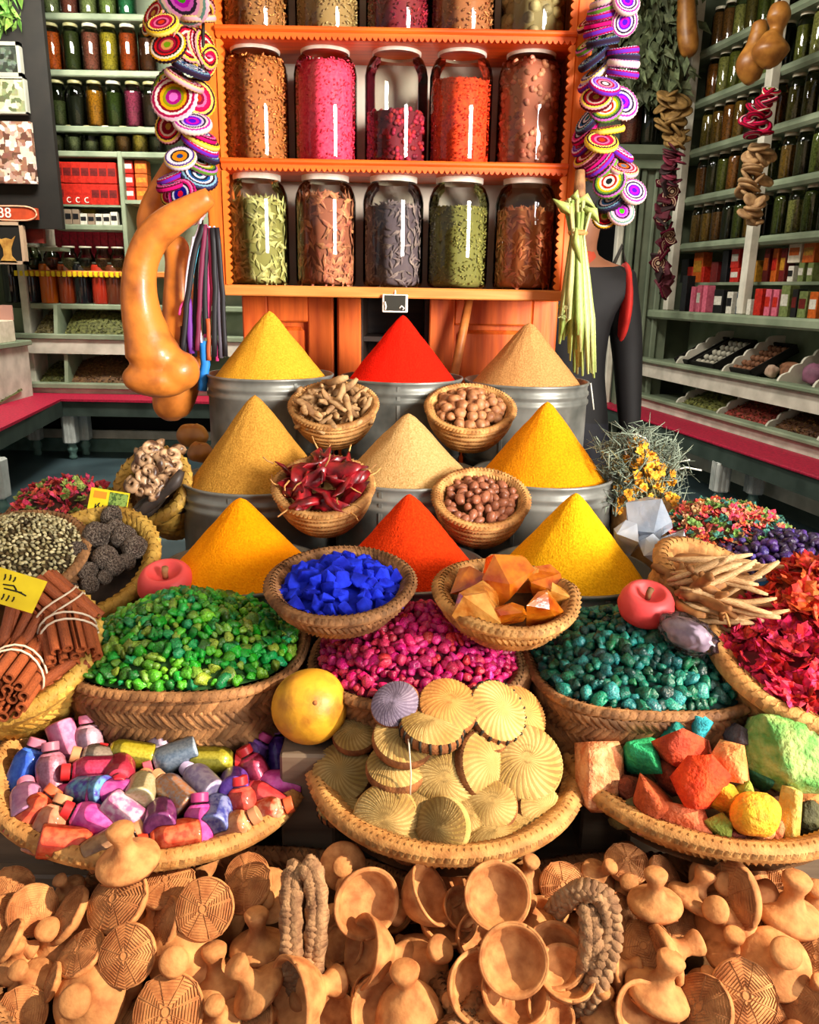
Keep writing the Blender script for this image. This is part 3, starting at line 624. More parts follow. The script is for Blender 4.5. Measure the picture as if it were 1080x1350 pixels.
R = random.Random(5)
for c_ in range(9):
    P = atY(72 + c_ * 10, 292, YS + .06); packet('cosmetic_box', f'black and white figured box, {ORD[c_]} along the short shelf above the crimson packets', T((P.x, P.y, LS[296])), .055, .05, R.choice([.085, .1, .115]), R.choice([p_wht, p_wht, pm('mixed_print', '#8a7866')]), p_blk, 'figured boxes')
for c_ in range(9):
    P = atY(82 + c_ * 10, 350, YS + .22); packet('tea_packet', f'crimson packet, {ORD[c_]} along behind the round globe jars', T((P.x, P.y, LS[357])), .06, .06, .36, p_redd, None, 'crimson packets')
for r_ in range(3):
    for c_ in range(2):
        P = atY(172 + c_ * 18, 250, YS + .1); packet('tea_packet', f'{["red", "orange"][c_]} printed packet, {["bottom", "middle", "top"][r_]} of its stack beside the big gourd', T((P.x, P.y, LS[199] - .35 + r_ * .1)), .095, .1, .095, [p_red, p_org][c_], p_gold if c_ else p_wht, 'printed packets')
struct('trim_5', MB().box((xl(163), YS, LS[199] - .38), (xl(235), YB - .04, LS[199] - .352)), m_shelf)
# right counter: two tiers of goods on the counter board
goods = [  # px, py base, w px, h px, material, band, words
 (905, 402, 11, 45, p_blk, None, 'tall black bottle shaped packet at the far end'), (917, 404, 8, 32, p_pnk, None, 'slim pink packet, first of the pink row'), (925, 404, 8, 34, p_pnk, p_wht, 'slim pink packet with white stripe, second of the pink row'), (933, 404, 8, 34, p_pnk, None, 'slim pink packet, third of the pink row'),
 (951, 407, 18, 30, p_blk, p_wht, 'black carton with pale figures'), (966, 409, 11, 28, p_wht, p_blk, 'narrow white carton with black lines'), (980, 410, 14, 29, p_blu, p_wht, 'slate blue carton with pale rings'), (992, 411, 7, 20, p_wht, None, 'short white tube'), (1003, 412, 13, 34, p_red, None, 'red carton beside the short white tube'),
 (1016, 413, 10, 34, p_pnk, p_red, 'pink carton, first with red ovals'), (1026, 414, 10, 34, p_pnk, p_red, 'pink carton, second with red ovals'), (1038, 415, 15, 40, p_grn, p_wht, 'green carton with a pale cup picture'), (1051, 415, 9, 36, p_blk, p_mar, 'black carton with maroon foot'), (1062, 416, 14, 34, p_grn, p_mar, 'green carton with maroon cup, near the frame edge'), (1076, 417, 14, 34, p_org, p_wht, 'orange brown carton at the frame edge')]
for px, py, w, h, m, bd, words in goods:
    s, z = onR(px, py, 3.42); k = (3.42 * 1.05 + 2.3) / F * 0 + depth(MR @ Vector((-s, 3.42, 1.3))) / F
    packet('goods_carton', words + ' of the counter', MR @ T((-s, 3.42, ZF)), w * k * 1.15, .07, h * k, m, bd, 'front row goods')
struct('trim_6', MB().box((-6.05, 3.50, ZF + .20), (-3.3, 3.76, ZF + .22)), m_shelf, MR)
goods2 = [(908, 360, 16, 30, p_blk, None, 'black bottles packet, far end'), (926, 352, 20, 38, p_org, p_gold, 'orange pouch with gold top'), (915, 362, 12, 20, p_red, None, 'row of red tubes, first'), (930, 362, 12, 20, p_red, None, 'row of red tubes, second'), (947, 362, 14, 26, p_mar, None, 'maroon box before the black jars'), (960, 362, 12, 40, p_blk, None, 'tall black jar packet'),
 (976, 350, 17, 18, p_red, p_wht, 'red tin with white label, middle of its stack'), (993, 364, 28, 27, p_gold, p_org, 'gold picture box leaning under the cream post'), (1015, 362, 10, 42, p_mar, p_org, 'maroon packet, first of the orange row'), (1026, 362, 10, 42, p_org, p_red, 'orange packet, second of the orange row'), (1037, 362, 10, 42, p_mar, p_gold, 'maroon and gold packet, third of the orange row'), (1049, 362, 10, 20, p_wht, p_blk, 'flat white box with dark stripe, lower'), (1062, 365, 10, 24, p_grn, p_wht, 'green and white tube, first of the pair'), (1074, 365, 10, 24, p_grn, p_wht, 'green and white tube, second of the pair')]
for px, py, w, h, m, bd, words in goods2:
    s, z = onR(px, py, 3.6); k = depth(MR @ Vector((-s, 3.6, 1.4))) / F
    packet('goods_carton', words + ' on the raised back tier', MR @ T((-s, 3.6, ZF + .22)), w * k * 1.1, .08, h * k, m, bd, 'back tier goods')
for px, w, h, m, bd, words in ((977, 16, 16, p_red, p_wht, 'red tin with white label, topmost under the cream post'),):
    s, z = onR(px, 330, 3.6); k = depth(MR @ Vector((-s, 3.6, 1.4))) / F
    packet('goods_carton', words, MR @ T((-s, 3.6, ZF + .22 + 18 * k)), w * k * 1.1, .08, h * k * 1.5, m, bd, 'back tier goods')
for px, w, h, m, bd, words in ((1055, 22, 26, p_paper if False else m_paper, p_org, 'cream picture box stacked on the flat white box'), (1074, 20, 26, p_org, p_gold, 'orange box stacked beside the cream picture box')):
    s, z = onR(px, 330, 3.6); k = depth(MR @ Vector((-s, 3.6, 1.4))) / F
    packet('goods_carton', words, MR @ T((-s, 3.6, ZF + .22 + 24 * k)), w * k * 1.1, .08, h * k, m, bd, 'back tier goods')

# ------------------------------------------------ gourds and strings hanging from the posts
def on_ray(px, py, Y): return atY(px, py, Y)
def hung(name, label, pts, radp, Y, m, cat='gourd', n=20, stem=None):
    """gourd swept along pixel-measured centre points at distance Y"""
    c = [atY(x, y, Y) for x, y in pts]; k = depth(c[0]) / F
    # resample smoothly
    def cr(P, t):
        i = min(int(t), len(P) - 2); u = t - i; p0, p1, p2, p3 = P[max(i - 1, 0)], P[i], P[i + 1], P[min(i + 2, len(P) - 1)]
        return (p1 * 2 + (p2 - p0) * u + (p0 * 2 - p1 * 5 + p2 * 4 - p3) * u * u + (p1 * 3 - p0 - p2 * 3 + p3) * u ** 3) * .5
    T_ = np.linspace(0, len(c) - 1.0001, 8 * len(c)); C = [cr(c, t) for t in T_]
    R_ = [max(.003, float(cr([Vector((q, 0, 0)) for q in radp], t).x) * k) for t in T_]
    o = c[0]; mb = MB().tube([q - o for q in C], R_, n)
    e = thing(name, label, cat, T(o)); mb.obj('rind', m, e)
    if stem:
        s0 = atY(*stem[0], Y) - o; s1 = atY(*stem[1], Y) - o; MB().tube([s0, (s0 + s1) / 2, s1], [.012, .008, .009], 8).obj('stem', m_dkwood, e)
    return e
hung('long_gourd', 'long straight tan gourd hanging from the far cream post', [(905, -20), (905, 10), (906, 40), (908, 60), (908, 72), (908, 76)], [10, 12, 13, 13, 9, 2], 6.35, m_gourd2)
hung('bottle_gourd', 'bottle gourd with a small round top, in front of the other on the near post', [(1027, 2), (1027, 6), (1027, 22), (1024, 40), (1019, 52), (1016, 68), (1015, 86), (1015, 91)], [2, 10, 15, 9, 16, 24, 12, 2], 5.15, m_gourd2, stem=((1027, 5), (1029, -10)))
hung('bottle_gourd', 'darker pear shaped gourd half behind the round topped one on the near post', [(1002, 26), (1002, 30), (1001, 45), (996, 62), (990, 85), (991, 106), (992, 111)], [2, 9, 12, 13, 19, 11, 2], 5.3, m_gourd2)
def slices(name, label, pts, Y, m, part, r, n, th=.012, square=False, seed=1, cat='garland', mats=None):
    """thin dried slices threaded on a cord"""
    R = random.Random(seed); c = [atY(x, y, Y) for x, y in pts]; o = c[0]; e = thing(name, label, cat, T(o))
    MB().tube([p - o for p in c], .005, 5).obj('cord', m_dkwood, e)
    if square: base = MB().box((-r, -r, -th), (r, r, th), bev=.004).mesh(part, m)
    else: base = MB().lathe([(0, -th * .6), (r * .7, -th), (r, -th * .4), (r, th * .4), (r * .7, th), (0, th * .6)], 16).mesh(part, m)
    for i in range(n):
        t = (i + .5) / n * (len(c) - 1); j = min(int(t), len(c) - 2); p = c[j].lerp(c[j + 1], t - j) - o
        off = Vector((R.uniform(-1, 1) * r * .9, R.uniform(-1, .2) * r * .9, 0))
        me = base
        if mats: me = base.copy(); me.materials[0] = R.choice(mats)
        put(part, me, e, T(p + off) @ AX((R.gauss(0, .55), R.gauss(-.5, .4), 1 if not square else R.gauss(0, .5)), R.random() * 6) )
    return e
m_slice = mat('dried_slice', '#94733f', '#6c5028', ns=25, rand=.12); m_slice2 = mat('dried_slice_pale', '#a8855a', '#806040', ns=25, rand=.1)
slices('slice_garland', 'string of tan dried slices on the far cream post above the dark chillies', [(886, 126), (886, 160), (884, 192)], 6.25, m_slice, 'slice', .075, 26, seed=3)
slices('slice_garland', 'string of pale dried slices on the near cream post', [(1003, 195), (997, 225), (990, 262)], 5.1, m_slice2, 'slice', .062, 26, seed=4)
slices('slice_garland', 'cluster of round pale slices at the lowest end of the near post string', [(988, 262), (986, 280), (985, 295)], 5.0, m_slice2, 'slice', .05, 9, seed=5)
co = [ringmat('coaster_a', ['#8e1638', '#c23a5c', '#2a1a22', '#d8b0b4', '#a01c3c'], .05), ringmat('coaster_b', ['#c8b84a', '#6a7a2a', '#e0dcc8', '#24201c', '#b81838'], .05), ringmat('coaster_c', ['#1c2a26', '#e6e2da', '#b01838', '#d8506c', '#701428'], .05)]
slices('coaster_garland', 'string of red pink and yellow coasters under the bottle gourds', [(1012, 118), (996, 150), (995, 182)], 5.05, co[0], 'coaster', .052, 18, seed=6, mats=co)
m_sq = [mat('maroon_felt', '#5e1c2c', '#451420', ns=20), mat('dark_felt', '#2a1618'), mat('wine_felt', '#8a2c44', '#6a2034', ns=30)]
ms2 = ringmat('square_rings', ['#d9c8b0', '#3a1a20', '#b89a86', '#501a28', '#d0b8a4', '#4a1824'], .052)
slices('chilli_string', 'string of dark wine red dried chillies under the tan slices', [(888, 195), (886, 220), (882, 245)], 6.2, m_sq[2], 'chilli', .05, 24, th=.008, seed=7, mats=m_sq[1:] + [m_sq[0]])
slices('square_garland', 'string of dark maroon square felt coasters hanging down the far post', [(879, 240), (876, 290), (873, 345), (870, 388)], 6.2, ms2, 'felt_square', .05, 30, th=.009, square=True, seed=8, mats=[ms2, ms2, m_sq[0], m_sq[1]])
# leafy bunch
def leaf_bunch(label, pts, spread, n, Y, m, L=.07, seed=1, name='leaf_bunch'):
    R = random.Random(seed); c = [atY(x, y, Y) for x, y in pts]; o = c[0]; e = thing(name, label, 'dried leaves', T(o))
    MB().tube([p - o for p in c], .02, 6).obj('stems', m_dkwood, e); mb = MB()
    for i in range(n):
        t = R.random() * (len(c) - 1); j = min(int(t), len(c) - 2); p = c[j].lerp(c[j + 1], t - j) - o + Vector((R.gauss(0, spread), R.gauss(-.05, spread * .7), 0))
        a = Vector((R.gauss(0, .5), R.gauss(-.3, .5), -1 + R.gauss(0, .4))).normalized() * L * R.uniform(.7, 1.3); b = a.cross(Vector((R.gauss(0, 1), R.gauss(0, 1), R.gauss(0, 1)))).normalized() * L * .26; nn = a.cross(b).normalized() * L * .12
        mb.add([p, p + a * .35 + b, p + a, p + a * .35 - b, p + a * .4 + nn], [(0, 1, 4), (1, 2, 4), (2, 3, 4), (3, 0, 4), (0, 3, 2, 1)], None, 0, False)
    mb.obj('foliage', m, e, kind='stuff'); return e
m_leafd = mat('dusty_leaf', '#6b7654', '#49543a', ns=30, island=.45, hue=.02); m_leafg = mat('fresh_leaf', '#7aa048', '#4f7a2c', ns=30, island=.35, hue=.02)
leaf_bunch('big bunch of dusty green leaves hanging beside the long straight gourd', [(874, -20), (868, 30), (862, 80), (858, 128)], .11, 560, 6.62, m_leafd, .13, 1)
leaf_bunch('yellow green leaf bunch at the top corner over the small jars', [(5, -25), (4, 10), (6, 32)], .09, 160, 6.3, m_leafg, .12, 2)

# ================================================================== RACK AND CABINET
YR = 2.2
rl, rr = atY(281, 200, YR).x - .022, atY(760, 200, YR).x + .022       # outer edges
zbot = atY(515, 391, YR).z
rk = thing('spice_rack', 'orange wooden rack of three shelves with scalloped edges holding big jars', 'rack', T((rl, YR, zbot)))
def kp(name, mb, m, kind=None): return mb.obj(name, m, rk, T((-rl, -YR, -zbot)), kind=kind)
sw = .042; RT = 2.25; DB = .24
zC = atY(515, 379, 2.31).z; zB = atY(515, 223, 2.31).z; zA = atY(515, 58, 2.31).z
zD = zA + (zA - zB)
for xa in (rl, rr - sw): kp('side_panel', MB().box((xa, YR, zbot), (xa + sw, YR + DB, RT), bev=.004), m_orange)
kp('back_board', MB().box((rl + sw, YR + DB - .012, zbot), (rr - sw, YR + DB, RT)), m_back)
kp('bottom_board', MB().box((rl + sw, YR, zbot), (rr - sw, YR + DB - .012, zC), bev=.003), m_pale)
kp('front_rail', MB().box((rl + sw * .3, YR - .012, zbot - .004), (rr - sw * .3, YR - .001, zbot + .022), bev=.003), m_pale)
def scallops(w, h, n, d, M, up=False):
    o = [(0, 0)]
    for k in range(n):
        for j in range(6):
            t = j / 5; o.append((w * (k + t) / n, -h * (.55 + .45 * math.sin(t * math.pi))))
    o += [(w, 0)]
    return MB().poly(o, 0, d, 0, M)
iw = rr - rl - 2 * sw
for z in (zB, zA):
    kp('shelf_board', MB().box((rl + sw, YR + .004, z - .022), (rr - sw, YR + DB - .012, z), bev=.002), m_orange_h)
    kp('scalloped_trim', scallops(iw, .019, 62, .008, T((rl + sw, YR - .006, z - .006))), m_orange_h)
    kp('edge_moulding', MB().box((rl + sw - .004, YR - .012, z - .008), (rr - sw + .004, YR + .004, z + .005), bev=.004), m_orange_h)
for k, (xa, sg_) in enumerate(((rl + sw, 1), (rr - sw, -1))):
    for z0, z1 in ((zC, zB - .025), (zB, zA - .025), (zA, RT)):
        Mx = Matrix(((0, 0, -sg_, xa), (0, 1 if sg_ > 0 else 1, 0, YR - .004), (1, 0, 0, z0), (0, 0, 0, 1)))
        # local x runs up, scallops point into the opening
        kp('scalloped_trim', scallops(z1 - z0, .018, max(6, int((z1 - z0) / .017)), .008, Mx), m_orange)

cb = thing('panelled_cabinet', 'orange panelled wooden cabinet standing behind the tins under the jar rack', 'cabinet', T((0, 2.46, 0)))
def cbp(name, mb, m, par=None): return mb.obj(name, m, par or cb, T((0, -2.46, 0)) if not par else Matrix())
YC2 = 2.46
xL, xR = rl + .03, rr + .0
g0, g1 = atY(478, 430, YC2).x, atY(560, 430, YC2).x
cbp('carcass', MB().box((xL, YC2 + .3, 0), (xR, YC2 + .5, 2.5)).box((xL, YC2 + .02, 0), (xL + .03, YC2 + .3, 2.5)).box((xR - .03, YC2 + .02, 0), (xR, YC2 + .3, 2.5)).box((g0 - .02, YC2 + .03, 0), (g0, YC2 + .3, zbot + .03)).box((g1, YC2 + .03, 0), (g1 + .02, YC2 + .3, zbot + .03)).box((xL, YC2 + .02, zbot - .0), (xR, YC2 + .3, zbot + .03)), m_dkwood)
for z in (.85, 1.12, 1.22): cbp('inner_shelf', MB().box((g0, YC2 + .08, z), (g1, YC2 + .3, z + .015)), m_dkwood)
def door(xa, xb):
    d = put('cabinet_door', None, cb)
    z0, z1 = .2, zbot - .005; st = .075
    def q(n, mb): mb.obj(n, m_door, d, T((0, -YC2, 0)))
    q('door_stile', MB().box((xa, YC2 - .02, z0), (xa + st, YC2 + .02, z1), bev=.004)); q('door_stile', MB().box((xb - st, YC2 - .02, z0), (xb, YC2 + .02, z1), bev=.004))
    q('door_rail', MB().box((xa + st, YC2 - .018, z1 - .075), (xb - st, YC2 + .02, z1), bev=.004)); q('door_rail', MB().box((xa + st, YC2 - .018, z0), (xb - st, YC2 + .02, z0 + .1), bev=.004))
    q('raised_panel', MB().box((xa + st + .012, YC2 - .008, z0 + .11), (xb - st - .012, YC2 + .012, z1 - .09), bev=.012))
    q('panel_recess', MB().box((xa + st, YC2 + .008, z0 + .1), (xb - st, YC2 + .016, z1 - .07)))
door(xL, atY(440, 430, YC2).x); door(atY(566, 430, YC2).x, xR)
cbp('centre_stile', MB().box((atY(445, 430, YC2).x, YC2 - .015, .2), (atY(476, 430, YC2).x, YC2 + .02, zbot - .005), bev=.006), m_door)
tg = thing('chalk_tag', 'small black slate tag with worn white border hanging under the rack', 'tag', T(atY(521, 400, 2.18)))
MB().box((-.034, -.004, -.023), (.034, .004, .023), bev=.002).obj('white_border', m_wht, tg); MB().box((-.028, -.0062, -.019), (.028, -.0045, .021)).obj('slate', m_ink, tg)
MB().tube([(-.026, -.008, -.017), (-.024, -.008, -.008), (-.027, -.008, .004)], .0025, 5).tube([(.012, -.008, -.012), (.018, -.008, -.006), (.024, -.008, -.012), (.02, -.008, -.016)], .0018, 5).tube([(0, 0, .02), (0, .01, .035)], .002, 5).obj('chalk_marks', m_wht, tg, kind='stuff')
p0 = atY(619, 394, 2.38); p1 = atY(598, 500, 2.33)
bh = thing('broom_handle', 'pale wooden stick leaning against the cabinet door behind the red cone', 'stick', T(p0))
MB().tube([Vector((0, 0, 0)), (p1 - p0) * .5, (p1 - p0) * 3.2], [.012, .013, .014], 10).obj('stick', m_pale, bh)

# ------------------------------------------------ rack jars
RJ, HJ = .083, .297
def grain(r, n, seed, lvl, kind, sz):
    """pieces against the glass and on the top of the fill; real geometry, joined"""
    R = random.Random(seed); mb = MB(); top = HJ * lvl
    for i in range(n):
        a = R.random() * 2 * math.pi
        if R.random() < .2:
            q = r * math.sqrt(R.random()); p = Vector((q * math.cos(a), q * math.sin(a), top + R.uniform(0, sz * .5)))
        else:
            z = R.uniform(.008, top); rr_ = r * (1 if z < HJ * .76 else 1 - (z / HJ - .76) * 1.3); p = Vector((rr_ * math.cos(a), rr_ * math.sin(a), z))
        if kind == 'nut': blob(mb, i, sz, 1, .15, 2, (1, .75, .7), T(p) @ AX((R.gauss(0, 1), R.gauss(0, 1), R.gauss(0, 1))))
        elif kind == 'ball': blob(mb, i, sz, 1, .1, 2, (1, 1, 1), T(p))
        elif kind == 'leaf':
            t = Vector((math.cos(a), math.sin(a), 0)); u = t.cross(Vector((R.gauss(0, 1), R.gauss(0, 1), R.gauss(0, 1)))).normalized() * sz; v = t.cross(u).normalized() * sz * R.uniform(.2, .4); w = t * sz * .12
            mb.add([p - u, p - v, p + u, p + v, p + w], [(0, 1, 4), (1, 2, 4), (2, 3, 4), (3, 0, 4), (0, 3, 2, 1)], None, 0, False)
        else:
            M = T(p) @ AX((R.gauss(0, 1), R.gauss(0, 1), R.gauss(0, 1))) @ Sc(sz * .45, sz * .45, sz)
            mb.add([(0, 0, 1), (1, 0, 0), (0, 1, 0), (-1, 0, 0), (0, -1, 0), (0, 0, -1)], [(0, 1, 2), (0, 2, 3), (0, 3, 4), (0, 4, 1), (5, 2, 1), (5, 3, 2), (5, 4, 3), (5, 1, 4)], M, 0, False)
    return mb
def isl(n, c, d, k=.35, hue=.012): return mat(n, c, d, ns=40, island=k, hue=hue, rough=.7)
jars = [ # px, shelf, colour pair, level, kind, n, size, words
 (338, zA, ('#d09050', '#94602f'), .85, 'grain', 1200, .006, 'brown seed husks', 0), (432, zA, ('#c4a470', '#947444'), .9, 'grain', 1400, .005, 'tan grain', 0), (525, zA, ('#b31f3a', '#74101f'), .8, 'grain', 1300, .006, 'crimson flakes', 0), (610, zA, ('#d09058', '#985a30'), .9, 'grain', 1200, .006, 'ginger coloured husks', 0), (703, zA, ('#bca878', '#86744a'), .8, 'ball', 90, .017, 'pale round fruits', 0),
 (340, zB, ('#e08a48', '#a4602c'), .84, 'grain', 1500, .006, 'orange brown flakes', 0), (430, zB, ('#f0486a', '#d42a54'), .83, 'grain', 1300, .0045, 'hot pink crystals', 1), (522, zB, ('#b81c34', '#6a1020'), .44, 'ball', 340, .007, 'dark red berries', 0), (606, zB, ('#ee4a16', '#c03008'), .70, 'grain', 1200, .0045, 'bright orange grains', 1), (695, zB, ('#dc9070', '#a86048'), .84, 'nut', 330, .011, 'pinkish brown nuts', 0),
 (342, zC, ('#c4bc78', '#80783c'), .72, 'leaf', 520, .017, 'yellow green leaves', 0), (430, zC, ('#cc8058', '#8a4c34'), .76, 'leaf', 420, .020, 'brown and rust petals', 0), (518, zC, ('#86706a', '#54444a'), .70, 'leaf', 620, .013, 'dark purplish herbs', 0), (603, zC, ('#a49a50', '#6e682e'), .70, 'grain', 1400, .005, 'olive green herb', 0), (690, zC, ('#f09a6a', '#c8703f'), .68, 'leaf', 520, .014, 'coral orange flakes', 0)]
gmesh = MB().lathe(jar_profile(RJ, HJ, .72, .80), 36, cap=False).mesh('glass', m_glass)
kz = RJ * .72
lmesh = MB().lathe([(kz * 1.02, HJ * .91), (kz * 1.07, HJ * .915), (kz * 1.07, HJ * .99), (kz * 1.02, HJ), (kz * .8, HJ * 1.0), (kz * .77, HJ * .992), (0, HJ * .992)], 36, cap=False).mesh('lid', m_lid)
for i, (px, z, cc, lvl, kind, n, sz, words, base) in enumerate(jars):
    P = atY(px, 200, YR + .105); row = {zA: 'top', zB: 'middle', zC: 'bottom'}[z]
    e = thing('spice_jar', f'big glass jar of {words} on the {row} shelf of the orange rack', 'jar', T((atY(px, [58, 223, 379][[zA, zB, zC].index(z)] - 40, YR + .105).x, YR + .105, z + .001)) @ Rz(i), 'jars on the orange rack')
    mf = isl('rackfill%d' % i, cc[0], cc[1], .12 if base else .35, .005 if base else .012); mb_ = mat('rackbase%d' % i, cc[0] if base else cc[1], cc[1], ns=150, rough=.8)
    r_ = RJ - .006; top = HJ * lvl
    MB().lathe([(0, .004), (r_ * .82, .004), (r_ * .92, .02), (r_ * .92, min(top, HJ * .74)), (r_ * (.92 if top < HJ * .76 else .83), top), (0, top + .004)], 28, cap=False).obj('contents', mb_, e)
    grain(r_ - .0015 - (sz * .5 if kind in ('nut', 'ball') else 0), n, i + 3, lvl, kind, sz).obj('pieces', mf, e, kind='stuff')
    put('glass', gmesh, e); put('lid', lmesh, e)

# ------------------------------------------------ crocheted disc garlands
PALS = [['#d8402c', '#7a1c34', '#e68aa8', '#a83058', '#c23a50', '#e8d48a', '#3a1c28', '#e0c070'],
 ['#7a9a3c', '#d8a07a', '#a8243c', '#5c1420', '#c83a3c', '#2a1820', '#e0d0c0', '#e0b060'],
 ['#e08ac8', '#a0387c', '#8a8a2c', '#d8a030', '#801c28', '#e6d8d8', '#a02c50', '#e8b8c8'],
 ['#b08a5c', '#7c1f2c', '#801c28', '#e6c8c0', '#c8404c', '#501420', '#e0c478', '#d8a0a0'],
 ['#3a4a78', '#d09060', '#d89a64', '#2a2028', '#e8dce0', '#dcd0e0', '#5a4a80', '#e0c890'],
 ['#d82c40', '#3a3a80', '#3c3a7c', '#d8d8ec', '#2a1828', '#c8507c', '#e08ab0', '#5a1c30'],
 ['#6c7488', '#c87858', '#3c1420', '#d8a8b8', '#a03848', '#d8b0b8', '#8e2c34', '#e0c89a'],
 ['#5a3ad0', '#c04ab0', '#7a5ac8', '#c8b8d8', '#2c2438', '#e0d0c8', '#b05a9a', '#e4c8d0'],
 ['#1c1c20', '#e8e0d8', '#b83a30', '#e8dcd0', '#d8c050', '#6a8a4c', '#2c2a30', '#c07ab0'],
 ['#5aa04a', '#b050b0', '#c878c0', '#2c2030', '#e0a8c8', '#d8c0b0', '#6a8a80', '#e0b8c8'],
 ['#e8e0d8', '#3a2830', '#e8a0b0', '#d05868', '#a088c8', '#7a5ab0', '#e0d0e8', '#b04868'],
 ['#2c6a78', '#e0dce8', '#1c2030', '#4a6a98', '#e6dce6', '#2a1c2c', '#88a8b8', '#3c3c58']]
DR = .046
def disc_mesh(m, n=56):
    prof = [(0, -.0062), (DR * .5, -.0060), (DR * .8, -.0070), (DR * .94, -.0058), (DR * 1.0, -.003), (DR * 1.015, 0), (DR * 1.0, .003), (DR * .94, .0058), (DR * .8, .0070), (DR * .5, .0060), (0, .0062)]
    def wob(a, j, r, z):
        k = 1 + (.022 if r > DR * .9 else 0) * (1 if int(round(a / (2 * math.pi) * n)) % 2 else -1)
        return r * k, z * (1 + (.12 if int(round(a / (2 * math.pi) * n)) % 2 else -.12) * (r > DR * .3))
    return MB().lathe(prof, n, wob=wob, cap=False).mesh('crocheted_disc', m)
disc_meshes = [disc_mesh(ringmat('crochet%d' % i, p, DR)) for i, p in enumerate(PALS)]
def garland(label, Y, discs, cordpts):
    o = atY(*cordpts[0], Y + .02); e = thing('disc_garland', label, 'garland', T(o))
    MB().tube([atY(x, y, Y + .02) - o for x, y in cordpts], .004, 6).obj('cord', m_ink, e)
    for px, py, r, ax, pal, dy in discs:
        P = atY(px, py, Y + dy); s = r * depth(P) / F / DR
        put('crocheted_disc', disc_meshes[pal], e, T(P - o) @ AX(ax, px) @ Sc(s, s, 1.15))
YG = 2.12
L_ = [(240, -6, 38, (-.25, -.75, -.62), 9, -.05), (205, 20, 21, (-.5, -.7, .4), 3, .0), (199, 30, 18, (-.6, -.6, .2), 1, .03), (214, 33, 22, (-.1, -.72, .68), 0, -.06), (222, 62, 25, (-.12, -.85, .52), 1, -.04), (260, 10, 23, (.1, -.4, -.9), 3, .01), (261, 24, 23, (0, -.3, .95), 6, .0),
 (248, 57, 24, (.75, -.6, .1), 3, .0), (255, 60, 24, (.85, -.5, .1), 0, .02), (262, 62, 24, (.9, -.4, .15), 6, .03), (270, 66, 24, (.92, -.35, .1), 3, .04), (272, 82, 22, (.8, -.3, -.4), 0, .05),
 (252, 92, 25, (.38, -.25, .88), 11, -.02), (243, 107, 26, (.45, -.2, .85), 6, -.03), (238, 114, 27, (.35, -.4, .8), 1, .03), (221, 118, 30, (-.5, -.8, .3), 8, .02), (230, 130, 31, (-.08, -.92, .34), 2, -.03), (260, 130, 25, (.5, -.8, .1), 0, .01), (224, 168, 22, (-.3, -.9, .2), 3, .01), (254, 163, 25, (.15, -.6, .78), 7, -.03),
 (262, 176, 24, (.45, -.2, .86), 5, .0), (265, 184, 25, (.45, -.25, .85), 0, .01), (264, 192, 25, (.5, -.25, .82), 10, .01), (266, 201, 24, (.5, -.2, .82), 11, .02), (238, 209, 21, (.0, -.72, .68), 4, -.04), (263, 216, 24, (.45, -.35, .8), 8, .02), (228, 233, 22, (-.35, -.3, .88), 10, .0), (227, 244, 21, (-.22, -.35, .9), 5, -.02),
 (262, 232, 25, (.4, -.6, .65), 11, .0), (255, 247, 20, (.3, -.8, .4), 3, .02), (240, 257, 21, (-.3, -.9, .25), 5, -.04), (225, 258, 15, (-.4, -.8, .2), 0, .02), (252, 276, 21, (-.15, -.95, .25), 6, -.03)]
garland('left garland of crocheted striped discs hanging beside the rack above the gourds', YG, L_, [(268, -12), (268, 60), (266, 160), (268, 240), (266, 300)])
R_ = [(826, 4, 18, (.1, -.9, .4), 7, -.04), (823, 29, 18, (.05, -.9, -.35), 7, -.02), (800, 2, 22, (-.3, -.2, .92), 9, .0), (797, 12, 22, (-.3, -.25, .92), 8, .0), (795, 20, 21, (-.22, -.3, .92), 10, .0), (793, 32, 22, (-.2, -.25, .95), 5, .01), (792, 42, 22, (-.25, -.2, .95), 10, .01), (795, 56, 21, (-.2, -.2, .96), 11, .0), (821, 68, 21, (-.12, -.2, .97), 10, -.01), (822, 76, 21, (.0, -.2, .97), 11, -.01), (822, 84, 21, (.05, -.25, .95), 7, -.02), (821, 97, 21, (.1, -.25, .95), 10, -.02),
 (783, 78, 22, (-.6, -.2, .75), 11, .02), (786, 96, 22, (-.62, -.25, .72), 4, .02), (780, 106, 20, (-.65, -.2, .7), 10, .03), (797, 114, 21, (.12, -.6, .79), 10, -.05), (786, 131, 21, (-.2, -.75, .6), 3, -.02), (799, 143, 22, (-.25, -.8, .5), 8, -.01), (819, 136, 24, (.25, -.85, .4), 7, .02), (777, 158, 22, (-.78, -.3, .55), 11, .02), (772, 172, 22, (-.78, -.3, .55), 5, .03), (801, 172, 22, (-.16, -.2, .96), 0, -.01), (793, 188, 22, (.02, -.62, .78), 0, -.05), (816, 200, 22, (.45, -.35, .8), 10, .0),
 (777, 203, 24, (-.7, -.3, .6), 3, .02), (784, 208, 24, (-.7, -.3, .62), 5, .01), (790, 214, 24, (-.68, -.3, .62), 10, .0), (795, 222, 22, (-.68, -.35, .6), 8, .0), (821, 222, 21, (.15, -.55, .8), 6, -.02), (804, 241, 22, (-.45, -.8, .4), 8, -.04), (835, 253, 18, (.15, -.85, .45), 7, -.05), (807, 264, 22, (-.55, -.45, .7), 11, -.01), (819, 280, 18, (.05, -.92, .35), 9, -.03), (797, 287, 16, (-.15, -.9, .4), 1, .0), (776, 222, 20, (-.8, -.3, .5), 0, .04), (770, 188, 20, (-.8, -.3, .5), 10, .05), (776, 60, 18, (-.6, -.3, .7), 8, .04), (778, 30, 18, (-.6, -.3, .7), 3, .04)]
